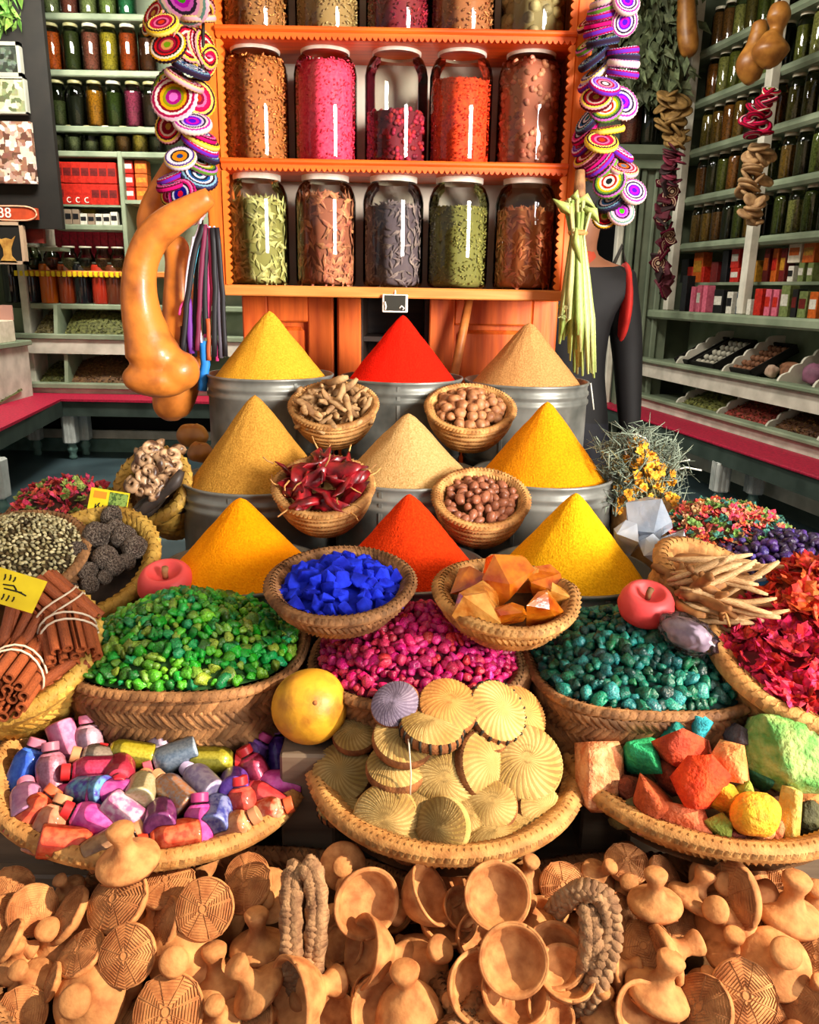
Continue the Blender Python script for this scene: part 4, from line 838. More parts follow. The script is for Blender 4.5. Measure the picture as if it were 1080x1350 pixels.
garland('garland of violet and pink crocheted discs hanging beside the rack above the palm leaves', YG, R_, [(785, -12), (790, 60), (788, 150), (795, 230), (812, 275)])

# ------------------------------------------------ tassels
YT = 2.06
o = atY(272, 296, YT); ts = thing('tassel_bundle', 'long bundle of coloured cords and ribbons hanging in front of the big gourd', 'tassel', T(o))
cm = {k: mat('cord_' + k, c, rough=.6) for k, c in dict(black='#17151a', white='#c8bccc', pink='#c83a78', cyan='#4aa0b8', purple='#6a2a88', blue='#1f78c8', maroon='#6a1c3c', grey='#56505c', orange='#a85028').items()}
strs = [('black', [(268, 296), (257, 330), (246, 400), (240, 470)], 3.5), ('cyan', [(266, 302), (258, 335), (248, 392)], 2.6), ('pink', [(248, 392), (240, 402), (236, 415)], 3), ('purple', [(248, 394), (250, 430), (252, 466)], 4), ('black', [(264, 310), (259, 370), (256, 470)], 3.2), ('maroon', [(270, 296), (266, 350), (262, 420), (260, 462)], 3), ('white', [(268, 300), (263, 360), (262, 430), (266, 452)], 1.6), ('black', [(272, 300), (270, 370), (271, 440)], 3.5),
 ('pink', [(270, 296), (273, 340), (276, 400), (272, 445)], 3), ('white', [(276, 298), (280, 360), (276, 420), (268, 450)], 1.6), ('black', [(280, 300), (284, 380), (282, 470)], 3.5), ('grey', [(284, 306), (289, 380), (291, 472)], 3), ('pink', [(274, 300), (281, 380), (286, 476)], 2.2), ('purple', [(284, 300), (290, 400), (294, 430), (290, 460)], 3.2), ('white', [(282, 298), (290, 350), (296, 420)], 1.5), ('black', [(286, 300), (294, 390), (297, 470)], 3), ('orange', [(274, 420), (276, 450), (275, 475)], 3), ('cyan', [(288, 340), (292, 400), (292, 470)], 1.8), ('blue', [(268, 450), (271, 480), (266, 515)], 6), ('black', [(243, 430), (242, 455), (240, 478)], 5), ('white', [(255, 312), (248, 350), (243, 400)], 1.4), ('white', [(266, 255), (268, 280), (262, 300), (254, 320)], 1.4)]
for k, (c, pts, r) in enumerate(strs):
    q = [atY(x, y, YT + .004 * (k % 5)) - o for x, y in pts]; P = []
    for i in range(len(q) - 1):
        for u in np.linspace(0, 1, 5)[: 4 if i < len(q) - 2 else 5]: P.append(q[i].lerp(q[i + 1], u) + Vector((math.sin(i * 3 + u * 5) * .001, 0, 0)))
    MB().tube(P, r * .0021, 7, flat=.6).obj('cord', cm[c], ts)

# ------------------------------------------------ big gourds on the left
hung('snake_gourd', 'huge curved orange gourd with a bulging foot hanging left of the rack', [(278, 258), (250, 276), (222, 294), (201, 314), (187, 345), (183, 380), (187, 415), (195, 445), (200, 468)], [12, 18, 21, 22, 22, 24, 27, 32, 36], 2.02, m_gourd, n=24)
sg_ = [x for x in COL.objects if x.name.startswith('snake_gourd')][-1]; rind = sg_.children[0]; q0 = sg_.location
mb = MB(); me = rind.data
mb.add([v.co.copy() for v in me.vertices], [tuple(p.vertices) for p in me.polygons])
def foot(px, py, rx, ry, rz, ang, seed):
    c = atY(px, py, 2.02) - q0; k = depth(c + q0) / F; blob(mb, seed, k, 4, .05, 1.1, (rx, ry, rz), T(c) @ Ry(math.radians(ang)))
foot(206, 500, 43, 34, 24, 5, 3); foot(236, 489, 27, 28, 27, 0, 8); foot(205, 470, 34, 32, 34, 0, 5)
rind.data = mb.mesh('rind', m_gourd); md = rind.modifiers.new('r', 'REMESH'); md.mode = 'VOXEL'; md.voxel_size = .006; md.use_smooth_shade = True; m2 = rind.modifiers.new('s', 'SMOOTH'); m2.iterations = 9
bpy.context.view_layer.update(); me = bpy.data.meshes.new_from_object(rind.evaluated_get(bpy.context.evaluated_depsgraph_get())); rind.modifiers.clear(); rind.data = me
hung('pear_gourd', 'upright orange gourd with a small knob end behind the huge curved gourd', [(231, 309), (231, 313), (232, 326), (233, 345), (236, 380), (239, 425), (238, 470), (232, 510), (226, 540), (225, 552), (225, 555)], [2, 11, 17, 15, 20, 26, 30, 31, 25, 12, 2], 2.14, m_gourd, n=22)
hung('hidden_gourd', 'orange gourd neck rising behind the lowest discs beside the printed packets', [(225, 215), (214, 245), (203, 275), (200, 300), (203, 330)], [8, 14, 18, 19, 10], 2.2, m_gourd, n=18)
# palm leaf bundle
YL = 2.1; o = atY(766, 245, YL); pl = thing('palm_leaf_bundle', 'tied bundle of long pale green leaves hanging from the rack side', 'leaf bundle', T(o))
mg = [mat('palm%d' % i, a, b, ns=30, stretch=(60, 60, 3), rough=.5) for i, (a, b) in enumerate((('#a8b468', '#7a8a40'), ('#c0c486', '#8f9a50'), ('#8a9a4c', '#5f7030'), ('#b8b078', '#8a8048')))]
R = random.Random(4)
for i in range(46):
    t = R.random(); xt = 748 + 30 * t + R.uniform(-3, 3); xm = 753 + 17 * t; xe = 733 + 56 * t + R.uniform(-6, 6)
    ye = R.uniform(430, 500) if t > .3 else R.uniform(400, 455)
    dy = R.uniform(-.04, .04)
    pts = [(xt, 268 + R.uniform(-8, 12)), (xm, 312), (xm + (xe - xm) * .35, 365), (xm + (xe - xm) * .75, 420), (xe, ye)]
    P = [atY(x, y, YL + dy * (.4 if j == 1 else 1)) - o for j, (x, y) in enumerate(pts)]
    MB().ribbon(P, [.005, .0045, .0085, .0095, .003], (R.uniform(.4, 1), R.uniform(-.8, .2), 0)).obj('leaf', R.choice(mg), pl)
for (a, b, c) in (((758, 268), (772, 262), (786, 276)), ((756, 285), (745, 274), (729, 262)), ((764, 268), (757, 258), (762, 250)), ((770, 275), (782, 280), (790, 294)), ((760, 300), (758, 320), (766, 350))):
    MB().ribbon([atY(x, y, YL - .03) - o for x, y in (a, b, c)], [.004, .015, .001], (.2, -.5, .8)).obj('leaf', mg[0], pl)
MB().lathe([(.022, -.006), (.026, 0), (.022, .006)], 14).obj('tie', m_straw, pl, T(atY(762, 307, YL) - o))
MB().tube([atY(765, 225, YL + .01) - o, atY(764, 262, YL) - o], [.012, .016], 8).obj('stalk_end', m_straw_d, pl)
MB().tube([atY(779, 505, YL) - o, atY(783, 540, YL) - o], [.002, .002], 5).obj('loose_stalk', m_white, pl)

# ------------------------------------------------ person in black by the doorway
def person():
    Y = 3.0; k = Y * .963 / F; cx = atY(756, 400, Y).x
    e = thing('person', 'person in black jacket and dark jeans standing in the doorway beyond the palm leaves', 'person', T((cx, Y, 0)))
    J = [((0, 0, .93), .15), ((0, .01, 1.08), .14), ((0, .0, 1.26), .155), ((0, 0, 1.40), .13), ((0, 0, 1.50), .06), ((0, -.01, 1.60), .085), ((0, -.01, 1.70), .085),
         ((.17, 0, 1.41), .075), ((.22, .02, 1.16), .06), ((.23, -.05, .93), .045), ((.235, -.08, .84), .035), ((-.17, 0, 1.41), .075), ((-.23, .02, 1.16), .06), ((-.25, -.04, .93), .045), ((-.25, -.07, .84), .035),
         ((.09, 0, .86), .10), ((.11, -.02, .48), .072), ((.11, .02, .10), .05), ((.12, -.12, .05), .04), ((-.09, 0, .86), .10), ((-.12, 0, .48), .072), ((-.13, .03, .10), .05), ((-.14, -.11, .05), .04)]
    Ed = [(0, 1), (1, 2), (2, 3), (3, 4), (4, 5), (5, 6), (3, 7), (7, 8), (8, 9), (9, 10), (3, 11), (11, 12), (12, 13), (13, 14), (0, 15), (15, 16), (16, 17), (17, 18), (0, 19), (19, 20), (20, 21), (21, 22)]
    me = bpy.data.meshes.new('body'); me.from_pydata([j[0] for j in J], Ed, []); ob = put('body', me, e)
    mods = ob.modifiers.new('skin', 'SKIN'); ob.modifiers.new('sub', 'SUBSURF').levels = 2
    sk = me.skin_vertices[0].data
    for i, j in enumerate(J): sk[i].radius = (j[1], j[1] * (.75 if i in (0, 1, 2, 3) else 1)); sk[i].use_root = i == 0
    dg = bpy.context.evaluated_depsgraph_get(); dg.update(); m2 = bpy.data.meshes.new_from_object(ob.evaluated_get(dg)); ob.modifiers.clear(); ob.data = m2
    mats = [mat('black_jacket', '#0b0b0e', '#060608', ns=12, bump=.3, bs=14, rough=.7), mat('dark_jeans', '#171a24', '#0e1018', ns=30, bump=.3, bs=18), mat('skin', '#8f5f45', '#7d5038', ns=8, rough=.5), mat('black_shoe', '#0b0b0c', rough=.4)]
    m2.materials.clear()
    for q in mats: m2.materials.append(q)
    for p in m2.polygons:
        z, x = p.center.z, abs(p.center.x); p.use_smooth = True
        p.material_index = 3 if z < .1 else 2 if z > 1.47 or (x > .19 and z < .88) else 0 if z > .9 or x > .19 else 1
    mb = MB(); blob(mb, 4, .108, 3, .08, 2, (.93, 1.05, .95), T((0, .015, 1.70))); mb.obj('hair', mat('dark_hair', '#120d0b', bump=.4, bs=90), e)
    mb = MB()
    for s in (-1, 1): blob(mb, 2, .02, 2, 0, 1, (.5, .8, 1.2), T((s * .085, -.01, 1.655)))
    mb.lathe([(.0, 0), (.012, .005), (.008, .03), (0, .04)], 8, T((0, -.10, 1.64)) @ Rx(.3)); mb.obj('ears_and_nose', mats[2], e)
    mb = MB().lathe([(.07, 0), (.075, .03), (.066, .05)], 18, T((0, 0, 1.47)), cap=False); mb.obj('collar', mat('rust_collar', '#a03a20'), e)
    for s in (-1, 1):
        mb = MB()
        for f_ in range(4): mb.tube([(0, -.022 + f_ * .014, 0), (s * .004, -.026 + f_ * .014, -.04 - .004 * (f_ in (1, 2))), (-s * .006, -.024 + f_ * .013, -.07 - .006 * (f_ in (1, 2)))], [.009, .008, .006], 6)
        mb.tube([(0, -.03, .03), (-s * .012, -.05, .0), (-s * .014, -.05, -.025)], [.01, .009, .007], 6)
        mb.obj('fingers', mats[2], e, T((s * .24, -.085, .815)))
    P = atY(826, 400, Y - .05)
    bg = thing('red_bag', 'plain red bag hanging at the side of the person in black', 'bag', T((P.x, Y - .0, P.z)))
    mb = MB(); blob(mb, 2, .1, 3, .12, 1.2, (.26, 1.0, 1.5), None); mb.obj('bag_body', mat('red_cloth', '#c0241c', '#96180f', ns=12, bump=.2, bs=20), bg)
    MB().tube([(0, 0, .12), (-.02, 0, .2), (-.06, 0, 1.44 - P.z)], .008, 6).obj('strap', m_ink, bg)
person()

# ================================================================== BASKET WEAVING
def se(u, p):
    a = u * 2 * math.pi; c, s = math.cos(a), math.sin(a)
    if p == 2: return c, s
    k = (abs(c) ** p + abs(s) ** p) ** (-1 / p); return c * k, s * k
class Surf:
    """closed basket surface: u around, s along a profile of (k, d, z): radius = half axis * k + d"""
    def __init__(q, a, b, prof, p=2, wav=None):
        q.a, q.b, q.p, q.prof, q.wav = a, b, p, prof, wav
        L = [0]
        for i in range(1, len(prof)):
            k0, d0, z0 = prof[i - 1]; k1, d1, z1 = prof[i]; L.append(L[-1] + math.hypot((k1 - k0) * (a + b) / 2 + d1 - d0, z1 - z0))
        q.L = [x / L[-1] for x in L]; q.len = L[-1]
    def pt(q, u, s):
        s = min(max(s, 0), 1); i = 0
        while i < len(q.L) - 2 and s > q.L[i + 1]: i += 1
        t = (s - q.L[i]) / max(1e-9, q.L[i + 1] - q.L[i]); k, d, z = [x + (y - x) * t for x, y in zip(q.prof[i], q.prof[i + 1])]
        c, n = se(u % 1, q.p); w = q.wav(u % 1) if q.wav else 0
        return Vector((c * (q.a * k + d), n * (q.b * k + d), z + w * (1 if k > .8 else .4)))
    def nrm(q, u, s):
        e = .004; du = q.pt(u + e, s) - q.pt(u - e, s); ds = q.pt(u, s + .01) - q.pt(u, s - .01); return du.cross(ds).normalized()
    def grid(q, mb, nu=64, ns=None, mi=0):
        ss = q.L if ns is None else [i / ns for i in range(ns + 1)]
        vs = [q.pt(i / nu, s) for i in range(nu) for s in ss]; k = len(ss)
        return mb.add(vs, [(i * k + j, ((i + 1) % nu) * k + j, ((i + 1) % nu) * k + j + 1, i * k + j + 1) for i in range(nu) for j in range(k - 1)], None, mi)
    def weave(q, mb, s0, s1, n, lean, w, h, mi=0, ph=0):
        for i in range(n):
            A = []
            for t, ww, hh in ((0, .55, .0), (.5, 1, 1), (1, .55, .0)):
                u = (i + ph + lean * t) / n; s = s0 + (s1 - s0) * t; A.append((q.pt(u, s), q.nrm(u, s), ww, hh))
            d = (A[2][0] - A[0][0]).normalized(); vs = []
            for p, nn, ww, hh in A:
                x = d.cross(nn).normalized() * w * ww; vs += [p - x, p + nn * h * (.45 + .55 * hh), p + x]
            mb.add(vs, [(0, 1, 4, 3), (1, 2, 5, 4), (3, 4, 7, 6), (4, 5, 8, 7)], None, mi)
STAND = []
def basket(name, label, C, a, b, dep, m, p=2, kb=.72, tilt=(0, 0), rows=3, rim=.012, coil=0, cat='basket', group=None, wav=None, sw=.006, support=True, floor=True):
    M = T(C) @ Ry(tilt[1]) @ Rx(tilt[0]); e = thing(name, label, cat, M, group)
    outer = [(kb, 0, -dep), (kb + (1 - kb) * .55, 0, -dep * .62), (kb + (1 - kb) * .85, 0, -dep * .3), (1, 0, -.004)]
    rimp = [(1, 0, -.006), (1, rim * .8, .001), (1, rim * .7, rim * .8), (1, 0, rim * 1.15), (1, -rim * .8, rim * .7), (1, -rim, -.002), (1, -rim * .9, -.02)]
    if coil:
        pr = []; nn = coil
        for i in range(nn):
            for j in range(4):
                t = (i + j / 4) / nn; k = kb + (1 - kb) * math.sin(t * math.pi / 2) ** .8; pr.append((k, .006 * math.sin(j / 4 * math.pi) * (a / .1), -dep + dep * t))
        pr.append((1, 0, -.004)); so = Surf(a, b, pr, p, wav)
    else: so = Surf(a, b, outer, p, wav)
    sr = Surf(a, b, rimp, p, wav)
    mb = MB(); so.grid(mb, 72); 
    inner = Surf(a, b, [(1, -rim, .0), (kb + (1 - kb) * .6, -rim, -dep * .55), (kb * .9, -rim, -dep + .006), (0.001, 0, -dep + .006)], p, wav); inner.grid(mb, 48)
    bt = Surf(a, b, [(.001, 0, -dep), (kb, 0, -dep)], p, wav); bt.grid(mb, 48)
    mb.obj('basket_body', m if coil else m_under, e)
    mb = MB(); sr.grid(mb, 72)
    per = 2 * math.pi * math.sqrt((a * a + b * b) / 2); n = int(per / (sw * 1.75))
    sr.weave(mb, .02, .50, n, 2.6, sw, .005); sr.weave(mb, .42, .92, n, -2.6, sw, .005, ph=.5)
    mb.obj('braided_rim', m, e, kind='stuff')
    mb = MB()
    if coil:
        for i in range(coil): so.weave(mb, i / coil + .01, (i + 1) / coil - .01, int(per * (.8 + .2 * i / coil) / (sw * 1.3)), .5, sw * .55, .0022)
        mb.obj('coil_binding', m, e, kind='stuff')
    else:
        for i in range(rows): so.weave(mb, i / rows, (i + 1.25) / rows, n, 2.2 * (1 if i % 2 else -1), sw, .006, ph=.3 * i)
        mb.obj('woven_strands', m, e, kind='stuff')
    if support:
        lo = C[2] - dep - (abs(math.sin(tilt[0])) * b + abs(math.sin(tilt[1])) * a) * kb
        STAND.append((C[0] - a * .5, C[1] - b * (.5 if C[1] > 1.08 else -.1), C[0] + a * .5, C[1] + b * .5, lo))
    return e, M
class Pile:
    def __init__(s, C, a, b, h, p=2, M=None, off=.012, pw=2.0):
        s.C, s.a, s.b, s.h, s.p, s.off, s.pw = Vector(C), a, b, h, p, off, pw; s.M = M or T(C); s.I = s.M.inverted()
    def rho(s, x, y): return (abs(x / s.a) ** s.p + abs(y / s.b) ** s.p) ** (1 / s.p)
    def loc(s, x, y): return Vector((x, y, s.off + s.h * max(-.3, 1 - s.rho(x, y) ** s.pw)))
    def at(s, px, py, lift=0):
        o = s.I @ EYE; d = (s.I.to_3x3() @ ray(px, py)).normalized(); z = s.off
        for _ in range(6):
            t = (z + lift - o.z) / d.z; q = o + d * t; z = s.loc(q.x, q.y).z
        return s.M @ q
    def base(s, mb, n=48, k=.97, amp=.0, mi=0):
        vs = [s.loc(0, 0)]; rings = 10
        for j in range(1, rings + 1):
            for i in range(n):
                c, d = se(i / n, s.p); r = k * j / rings; q = s.loc(c * s.a * r, d * s.b * r); q.z += amp * noise.noise(Vector((q.x * 60, q.y * 60, 1))) - .004; vs.append(q)
        fs = [(0, 1 + i, 1 + (i + 1) % n) for i in range(n)] + [(1 + j * n + i, 1 + (j + 1) * n + i, 1 + (j + 1) * n + (i + 1) % n, 1 + j * n + (i + 1) % n) for j in range(rings - 1) for i in range(n)]
        return mb.add(vs, fs, None, mi)
    def scatter(s, n, gap, seed=1, k=.96):
        R = random.Random(seed); g = {}; out = []; tries = 0
        while len(out) < n and tries < n * 25:
            tries += 1; u = R.random(); r = k * math.sqrt(R.random()); c, d = se(u, s.p); x, y = c * s.a * r, d * s.b * r; key = (int(x // gap), int(y // gap))
            if any((x - X) ** 2 + (y - Y) ** 2 < gap * gap for i in (-1, 0, 1) for j in (-1, 0, 1) for X, Y in g.get((key[0] + i, key[1] + j), ())): continue
            g.setdefault(key, []).append((x, y)); out.append(s.loc(x, y))
        return out
def heap(pl, name, label, group, cat, meshes_mb, mats, n, gap, size, heapname, heaplabel, basemat, limit=300, seed=1, k=.96, lift=.2, flat=0):
    """the pieces that show largest are things of their own, the rest of the heap is one stuff object"""
    R = random.Random(seed); pts = pl.scatter(n, gap, seed, k); ms = [mb.mesh(name, mats[i % len(mats)]) for i, mb in enumerate(meshes_mb)]
    pts.sort(key=lambda q: ((pl.M @ q) - EYE).length); rest = MB(); pl.base(rest, 48, k, .004, 0)
    for i, q in enumerate(pts):
        s = size * R.uniform(.65, 1.4); ax = (R.gauss(0, 1), R.gauss(0, 1), R.gauss(0, 1) + flat)
        Mx = T(q + Vector((0, 0, size * (lift + R.uniform(-.25, .35))))) @ AX(ax, R.random() * 6.3) @ Sc(s, s * R.uniform(.6, 1.1), s * R.uniform(.55, 1.1)); j = R.randrange(len(ms))
        if i < limit: put(name, ms[j], None, pl.M @ Mx, label=label, cat=cat, group=group)
        else: rest.add(meshes_mb[j].v, meshes_mb[j].f, Mx, 1 + j % len(mats), meshes_mb[j].sm[0])
    rest.obj(heapname, [basemat] + list(mats), None, pl.M, label=heaplabel, cat='heap', kind='stuff')

# ================================================================== TINS AND POWDER CONES
def tin_mesh(r, h):
    p = [(0, 0), (r * .985, 0), (r, .004)]
    for z in (.32, .36): p += [(r, h * z - .006), (r + .0035, h * z), (r, h * z + .006)]
    p += [(r, h - .058), (r + .004, h - .053), (r + .004, h - .046), (r, h - .042), (r, h - .036), (r + .004, h - .031), (r + .004, h - .025), (r, h - .021), (r, h - .008), (r + .003, h - .006), (r + .0045, h - .002), (r + .003, h + .001), (r - .003, h), (r - .004, h - .03), (0, h - .032)]
    return MB().lathe(p, 72, cap=False)
def cone_mesh(r, H, seed, sharp=1.0):
    mb = MB(); n, k = 96, 36; vs = []
    for j in range(k + 1):
        t = j / k; rr = r * t
        z = H * (1 - t) ** sharp; z = -((max(0, z) ** 8 + 0) ** (1 / 8)) if False else z
        z -= H * .055 * math.exp(-(t / .07) ** 1.2)
        for i in range(n):
            a = 2 * math.pi * i / n; q = Vector((rr * math.cos(a), rr * math.sin(a), 0)); e = noise.noise(q * 28 + Vector((seed, 0, 0))) * .0028 + noise.noise(q * 90 + Vector((0, seed, 0))) * .0011 + noise.noise(Vector((math.cos(a) * 4, math.sin(a) * 4, seed))) * .004 * min(1, t * 3) * (1 - t)
            vs.append((q.x, q.y, z + e))
    fs = [(j * n + i, (j + 1) * n + i, (j + 1) * n + (i + 1) % n, j * n + (i + 1) % n) for j in range(k) for i in range(n)]
    return mb.add(vs, fs)
tins = [('back', 357, 492, 82, 355, 410, '#dca22e', '#c08a20', 'mustard tan', 'leftmost', 'under the first jars of the rack'), ('back', 530, 496, 80, 527, 416, '#ea1c08', '#cc1404', 'pure red', '', 'before the gap between the cabinet doors'), ('back', 694, 501, 81, 692, 425, '#bd8a52', '#a07040', 'greyish tan', '', 'beside the palm leaf bundle'),
 ('middle', 340, 628, 99, 338, 521, '#c8923c', '#aa782c', 'dull ochre', '', 'next to the shell basket'), ('middle', 537, 622, 96, 537, 545, '#caa26a', '#b08850', 'pale beige', '', 'between the four small bowls'), ('middle', 716, 622, 92, 721, 530, '#e6920c', '#cc7a08', 'golden orange', '', 'beside the dried flower bundle'),
 ('front', 320, 746, 108, 315, 656, '#fb9e06', '#f08a02', 'glowing orange yellow', '', 'above the green buds'), ('front', 539, 744, 103, 541, 651, '#e03c0c', '#c02c06', 'orange red', '', 'between the blue and amber bowls'), ('front', 752, 748, 105, 750, 650, '#f4b616', '#dc9a0a', 'bright yellow', '', 'beside the clear crystals')]
YT_ = {'back': 2.12, 'middle': 1.76, 'front': 1.43}
for i, (row, px, py, rp, ax, ay, c1, c2, cw, _, where) in enumerate(tins):
    C = atY(px, py, YT_[row]); r = rp * depth(C) / F * .985; h = .30
    if row == 'front': r = min(r, .153)
    if row == 'middle': r = min(r, .168)
    o = Vector((C.x, C.y, C.z - h))
    e = thing('spice_tin', f'round galvanised tin holding the {cw} powder in the {row} row', 'tin', T(o), 'galvanised tins')
    tin_mesh(r, h).obj('tin_body', m_tin, e, Rz(i))
    a = rnd(-2.3, -.9); MB().box((-.004, -.002, .0), (.004, .003, h - .01)).obj('seam', m_tin, e, T((math.cos(a) * r, math.sin(a) * r, 0)) @ Rz(a + math.pi / 2))
    A = atY(ax, ay, YT_[row]); H = A.z - (C.z - .016)
    mp = mat('powder_%d' % i, c1, c2, rough=.95, ns=240, bump=.8, bs=300, spec=.08, bd=.004, detail=5)
    cone_mesh(r - .012, H * 1.06, i * 3.3).obj('powder_cone', mp, None, T((C.x, C.y, C.z - .016)), label=f'smooth {cw} powder cone in the {row} row tin {where}'.replace('  ', ' '), cat='spice powder', kind='stuff')
    STAND.append((C.x - r * 1.02, C.y - r * 1.02, C.x + r * 1.02, C.y + r * 1.02, C.z - h))

# ================================================================== SMALL BOWLS
def bowl(label, px, py, rpx, Y, dep=.085, tl=.42, ry=0):
    C = atY(px, py, Y); r = rpx * depth(C) / F * .93
    return basket('straw_bowl', label, C, r, r, dep, m_straw, kb=.55, tilt=(tl, ry), coil=6, rim=.011, group='small coiled bowls', sw=.0045, support=False), r
m_root = mat('dried_root', '#b08a5c', '#6e4c2c', ns=40, rand=.2, bump=.4, bs=120); m_nutmeg = mat('nutmeg', '#b07a50', '#84502e', ns=60, rand=.18, bump=.3, bs=150, rough=.5)
m_nut = mat('hazelnut', '#a5684a', '#743e28', ns=50, rand=.2, rough=.4, stretch=(40, 40, 8)); m_chili = mat('dried_chilli', '#a4141f', '#4c0710', ns=40, rand=.35, rough=.36, coat=.12, bump=.2, bs=60)
def twist(seed, L, r, n=6, k=5, bend=.25):
    R = random.Random(seed); p = Vector((-L / 2, 0, 0)); d = Vector((1, 0, 0)); P = [p.copy()]
    for i in range(k):
        d = (d + Vector((0, R.gauss(0, bend), R.gauss(0, bend)))).normalized(); p = p + d * L / k; P.append(p.copy())
    return MB().tube(P, [r * (.45 + R.uniform(.3, .7)) * (1 if 0 < i < k else .5) for i in range(k + 1)], n)
def strew(pl, name, label, group, cat, ms, n, gap, zl, seed, k=.9, stand=.35, sc=(.85, 1.15), lay=1):
    R = random.Random(seed); c = 0
    for L in range(lay):
        for q in pl.scatter(n, gap, seed + L, k):
            put(name, ms[c % len(ms)], None, pl.M @ T(q + Vector((0, 0, zl * (.4 + L)))) @ Rz(R.random() * 6.3) @ Ry(R.gauss(0, stand)) @ Rx(R.random() * 6.3) @ Sc(R.uniform(*sc)), label=label, cat=cat, group=group); c += 1
(e, M), r = bowl('coiled straw bowl of pale dried roots between the back tins', 440, 536, 58, 1.90)
strew(Pile((0, 0, 0), r * .86, r * .86, .03, M=M, off=-.018), 'dried_root', 'pale twisted dried root in the straw bowl below the pure red cone', 'roots in the bowl', 'root', [twist(i, .085, .0085).mesh('dried_root', m_root) for i in range(7)], 26, .024, .010, 3, stand=.3, lay=2)
(e, M), r = bowl('coiled straw bowl of round nutmegs below the greyish tan cone', 620, 540, 59, 1.90)
mm = []
for i in range(5): mb = MB(); blob(mb, i, .0125, 2, .12, 2, (1, 1, 1.15), ridge=.06); mm.append(mb.mesh('nutmeg', m_nutmeg))
strew(Pile((0, 0, 0), r * .86, r * .86, .03, M=M, off=-.016), 'nutmeg', 'round brown nutmeg in the straw bowl below the greyish tan cone', 'nutmegs in the bowl', 'nutmeg', mm, 50, .0205, .009, 4, lay=2)
(e, M), r = bowl('coiled straw bowl of dark red chillies left of the pale beige cone', 427, 643, 66, 1.57)
def chilli(seed):
    R = random.Random(seed); P = [Vector((-.045 + .018 * i, .006 * math.sin(i * 1.1 + seed), .004 * math.cos(i * 1.7 + seed))) for i in range(6)]
    mb = MB().tube(P, [.004, .013, .0165, .015, .010, .0015], 12, flat=.34)
    mb.v = [tuple(Vector(v) + Vector((.004, .4 * v[1] + .005, .9 * v[2] + .003)) * noise.noise(Vector(v) * 110 + Vector((seed, 0, 0)))) for v in mb.v]; return mb
chm = [chilli(i) for i in range(6)]; chp = [m.mesh('pod', m_chili) for m in chm]; st = MB().tube([(-.045, 0, .003), (-.06, .004, .006), (-.07, .012, .004)], [.002, .0015, .0015], 5).mesh('stalk', m_straw)
R = random.Random(9); pl = Pile((0, 0, 0), r * .84, r * .84, .035, M=M, off=-.012)
for L in range(2):
    for i, q in enumerate(pl.scatter(15, .03, 5 + L, .88)):
        inst('dried_chilli', [('pod', chp[(i + L) % 6]), ('stalk', st)], M @ T(q + Vector((0, 0, .008 + .012 * L))) @ Rz(R.random() * 6.3) @ Ry(R.gauss(0, .35)) @ Rx(R.random() * 6) @ Sc(R.uniform(.85, 1.2)), 'wrinkled dark red dried chilli in the coiled straw bowl', 'chilli', 'chillies in the bowl')
(e, M), r = bowl('coiled straw bowl of shiny brown hazelnuts right of the orange red cone', 634, 659, 63, 1.57)
mm = []
for i in range(5): mb = MB(); blob(mb, i + 9, .0105, 2, .08, 1.5, (.85, .85, 1.25)); mm.append(mb.mesh('hazelnut', m_nut))
strew(Pile((0, 0, 0), r * .9, r * .9, .022, M=M, off=-.018), 'hazelnut', 'shiny brown hazelnut in the straw bowl right of the orange red cone', 'hazelnuts in the bowl', 'nut', mm, 75, .0175, .0075, 6, lay=2)

# ================================================================== BLUE AND AMBER BASKETS
P, a, b = ell2(450, 733, 819, 90, atY(451, 772, 1.18).z); e, M = basket('pigment_basket', 'round woven basket of ultramarine pigment lumps before the front tins', P, a, b, .06, m_straw_d, kb=.4, tilt=(.04, 0), rim=.012, rows=3, support=False)
m_blue = mat('ultramarine', '#2438d8', '#141c98', ns=40, rand=.25, rough=.9, bump=.35, bs=110, spec=.1)
bm_ = []
for i in range(9): mb = MB(); chunk(mb, i + 2, .0165, 11, (1.15, .9, .8), boxy=.55, bev=.12); bm_.append(mb.mesh('pigment_lump', m_blue))
pl = Pile((0, 0, 0), a * .86, b * .82, .034, M=M, off=-.012)
strew(pl, 'pigment_lump', 'ultramarine blue pigment lump in the round basket', 'blue pigment lumps', 'pigment', bm_, 90, .0195, .010, 8, 1.0, .6, (.7, 1.35), lay=1); strew(Pile((0, 0, 0), a * .62, b * .55, .016, M=M, off=.002), 'pigment_lump', 'ultramarine blue pigment lump in the round basket', 'blue pigment lumps', 'pigment', bm_, 22, .03, .010, 18, .95, .6, (.7, 1.3))
pl2 = MB(); Pile((0, 0, 0), a * .9, b * .82, .035, M=M, off=-.02).base(pl2); pl2.obj('pigment_dust', m_blue, None, M, label='blue pigment dust bed under the lumps in the round basket', cat='pigment', kind='stuff')
P, a, b = ell2(665, 751, 834, 86, atY(664, 784, 1.18).z)
def point(u):
    x = ((u + .5) % 1) - .5; return .013 * math.exp(-(x / .06) ** 2)
e, M = basket('resin_basket', 'woven basket with a peaked lip holding amber resin lumps', P, a, b, .06, m_straw, kb=.4, tilt=(.04, .05), rim=.013, rows=3, wav=point, support=False)
m_amber = mat('amber_resin', '#e8841a', '#b8480c', ns=35, rough=.16, coat=.5, trans=.35, bump=.5, bs=50, bd=.006); m_amber2 = mat('pale_amber_resin', '#e8a850', '#c8701c', ns=40, rough=.2, coat=.5, trans=.3, bump=.6, bs=60, bd=.006)
pl = Pile((0, 0, 0), a * .8, b * .7, .02, M=M, off=0)
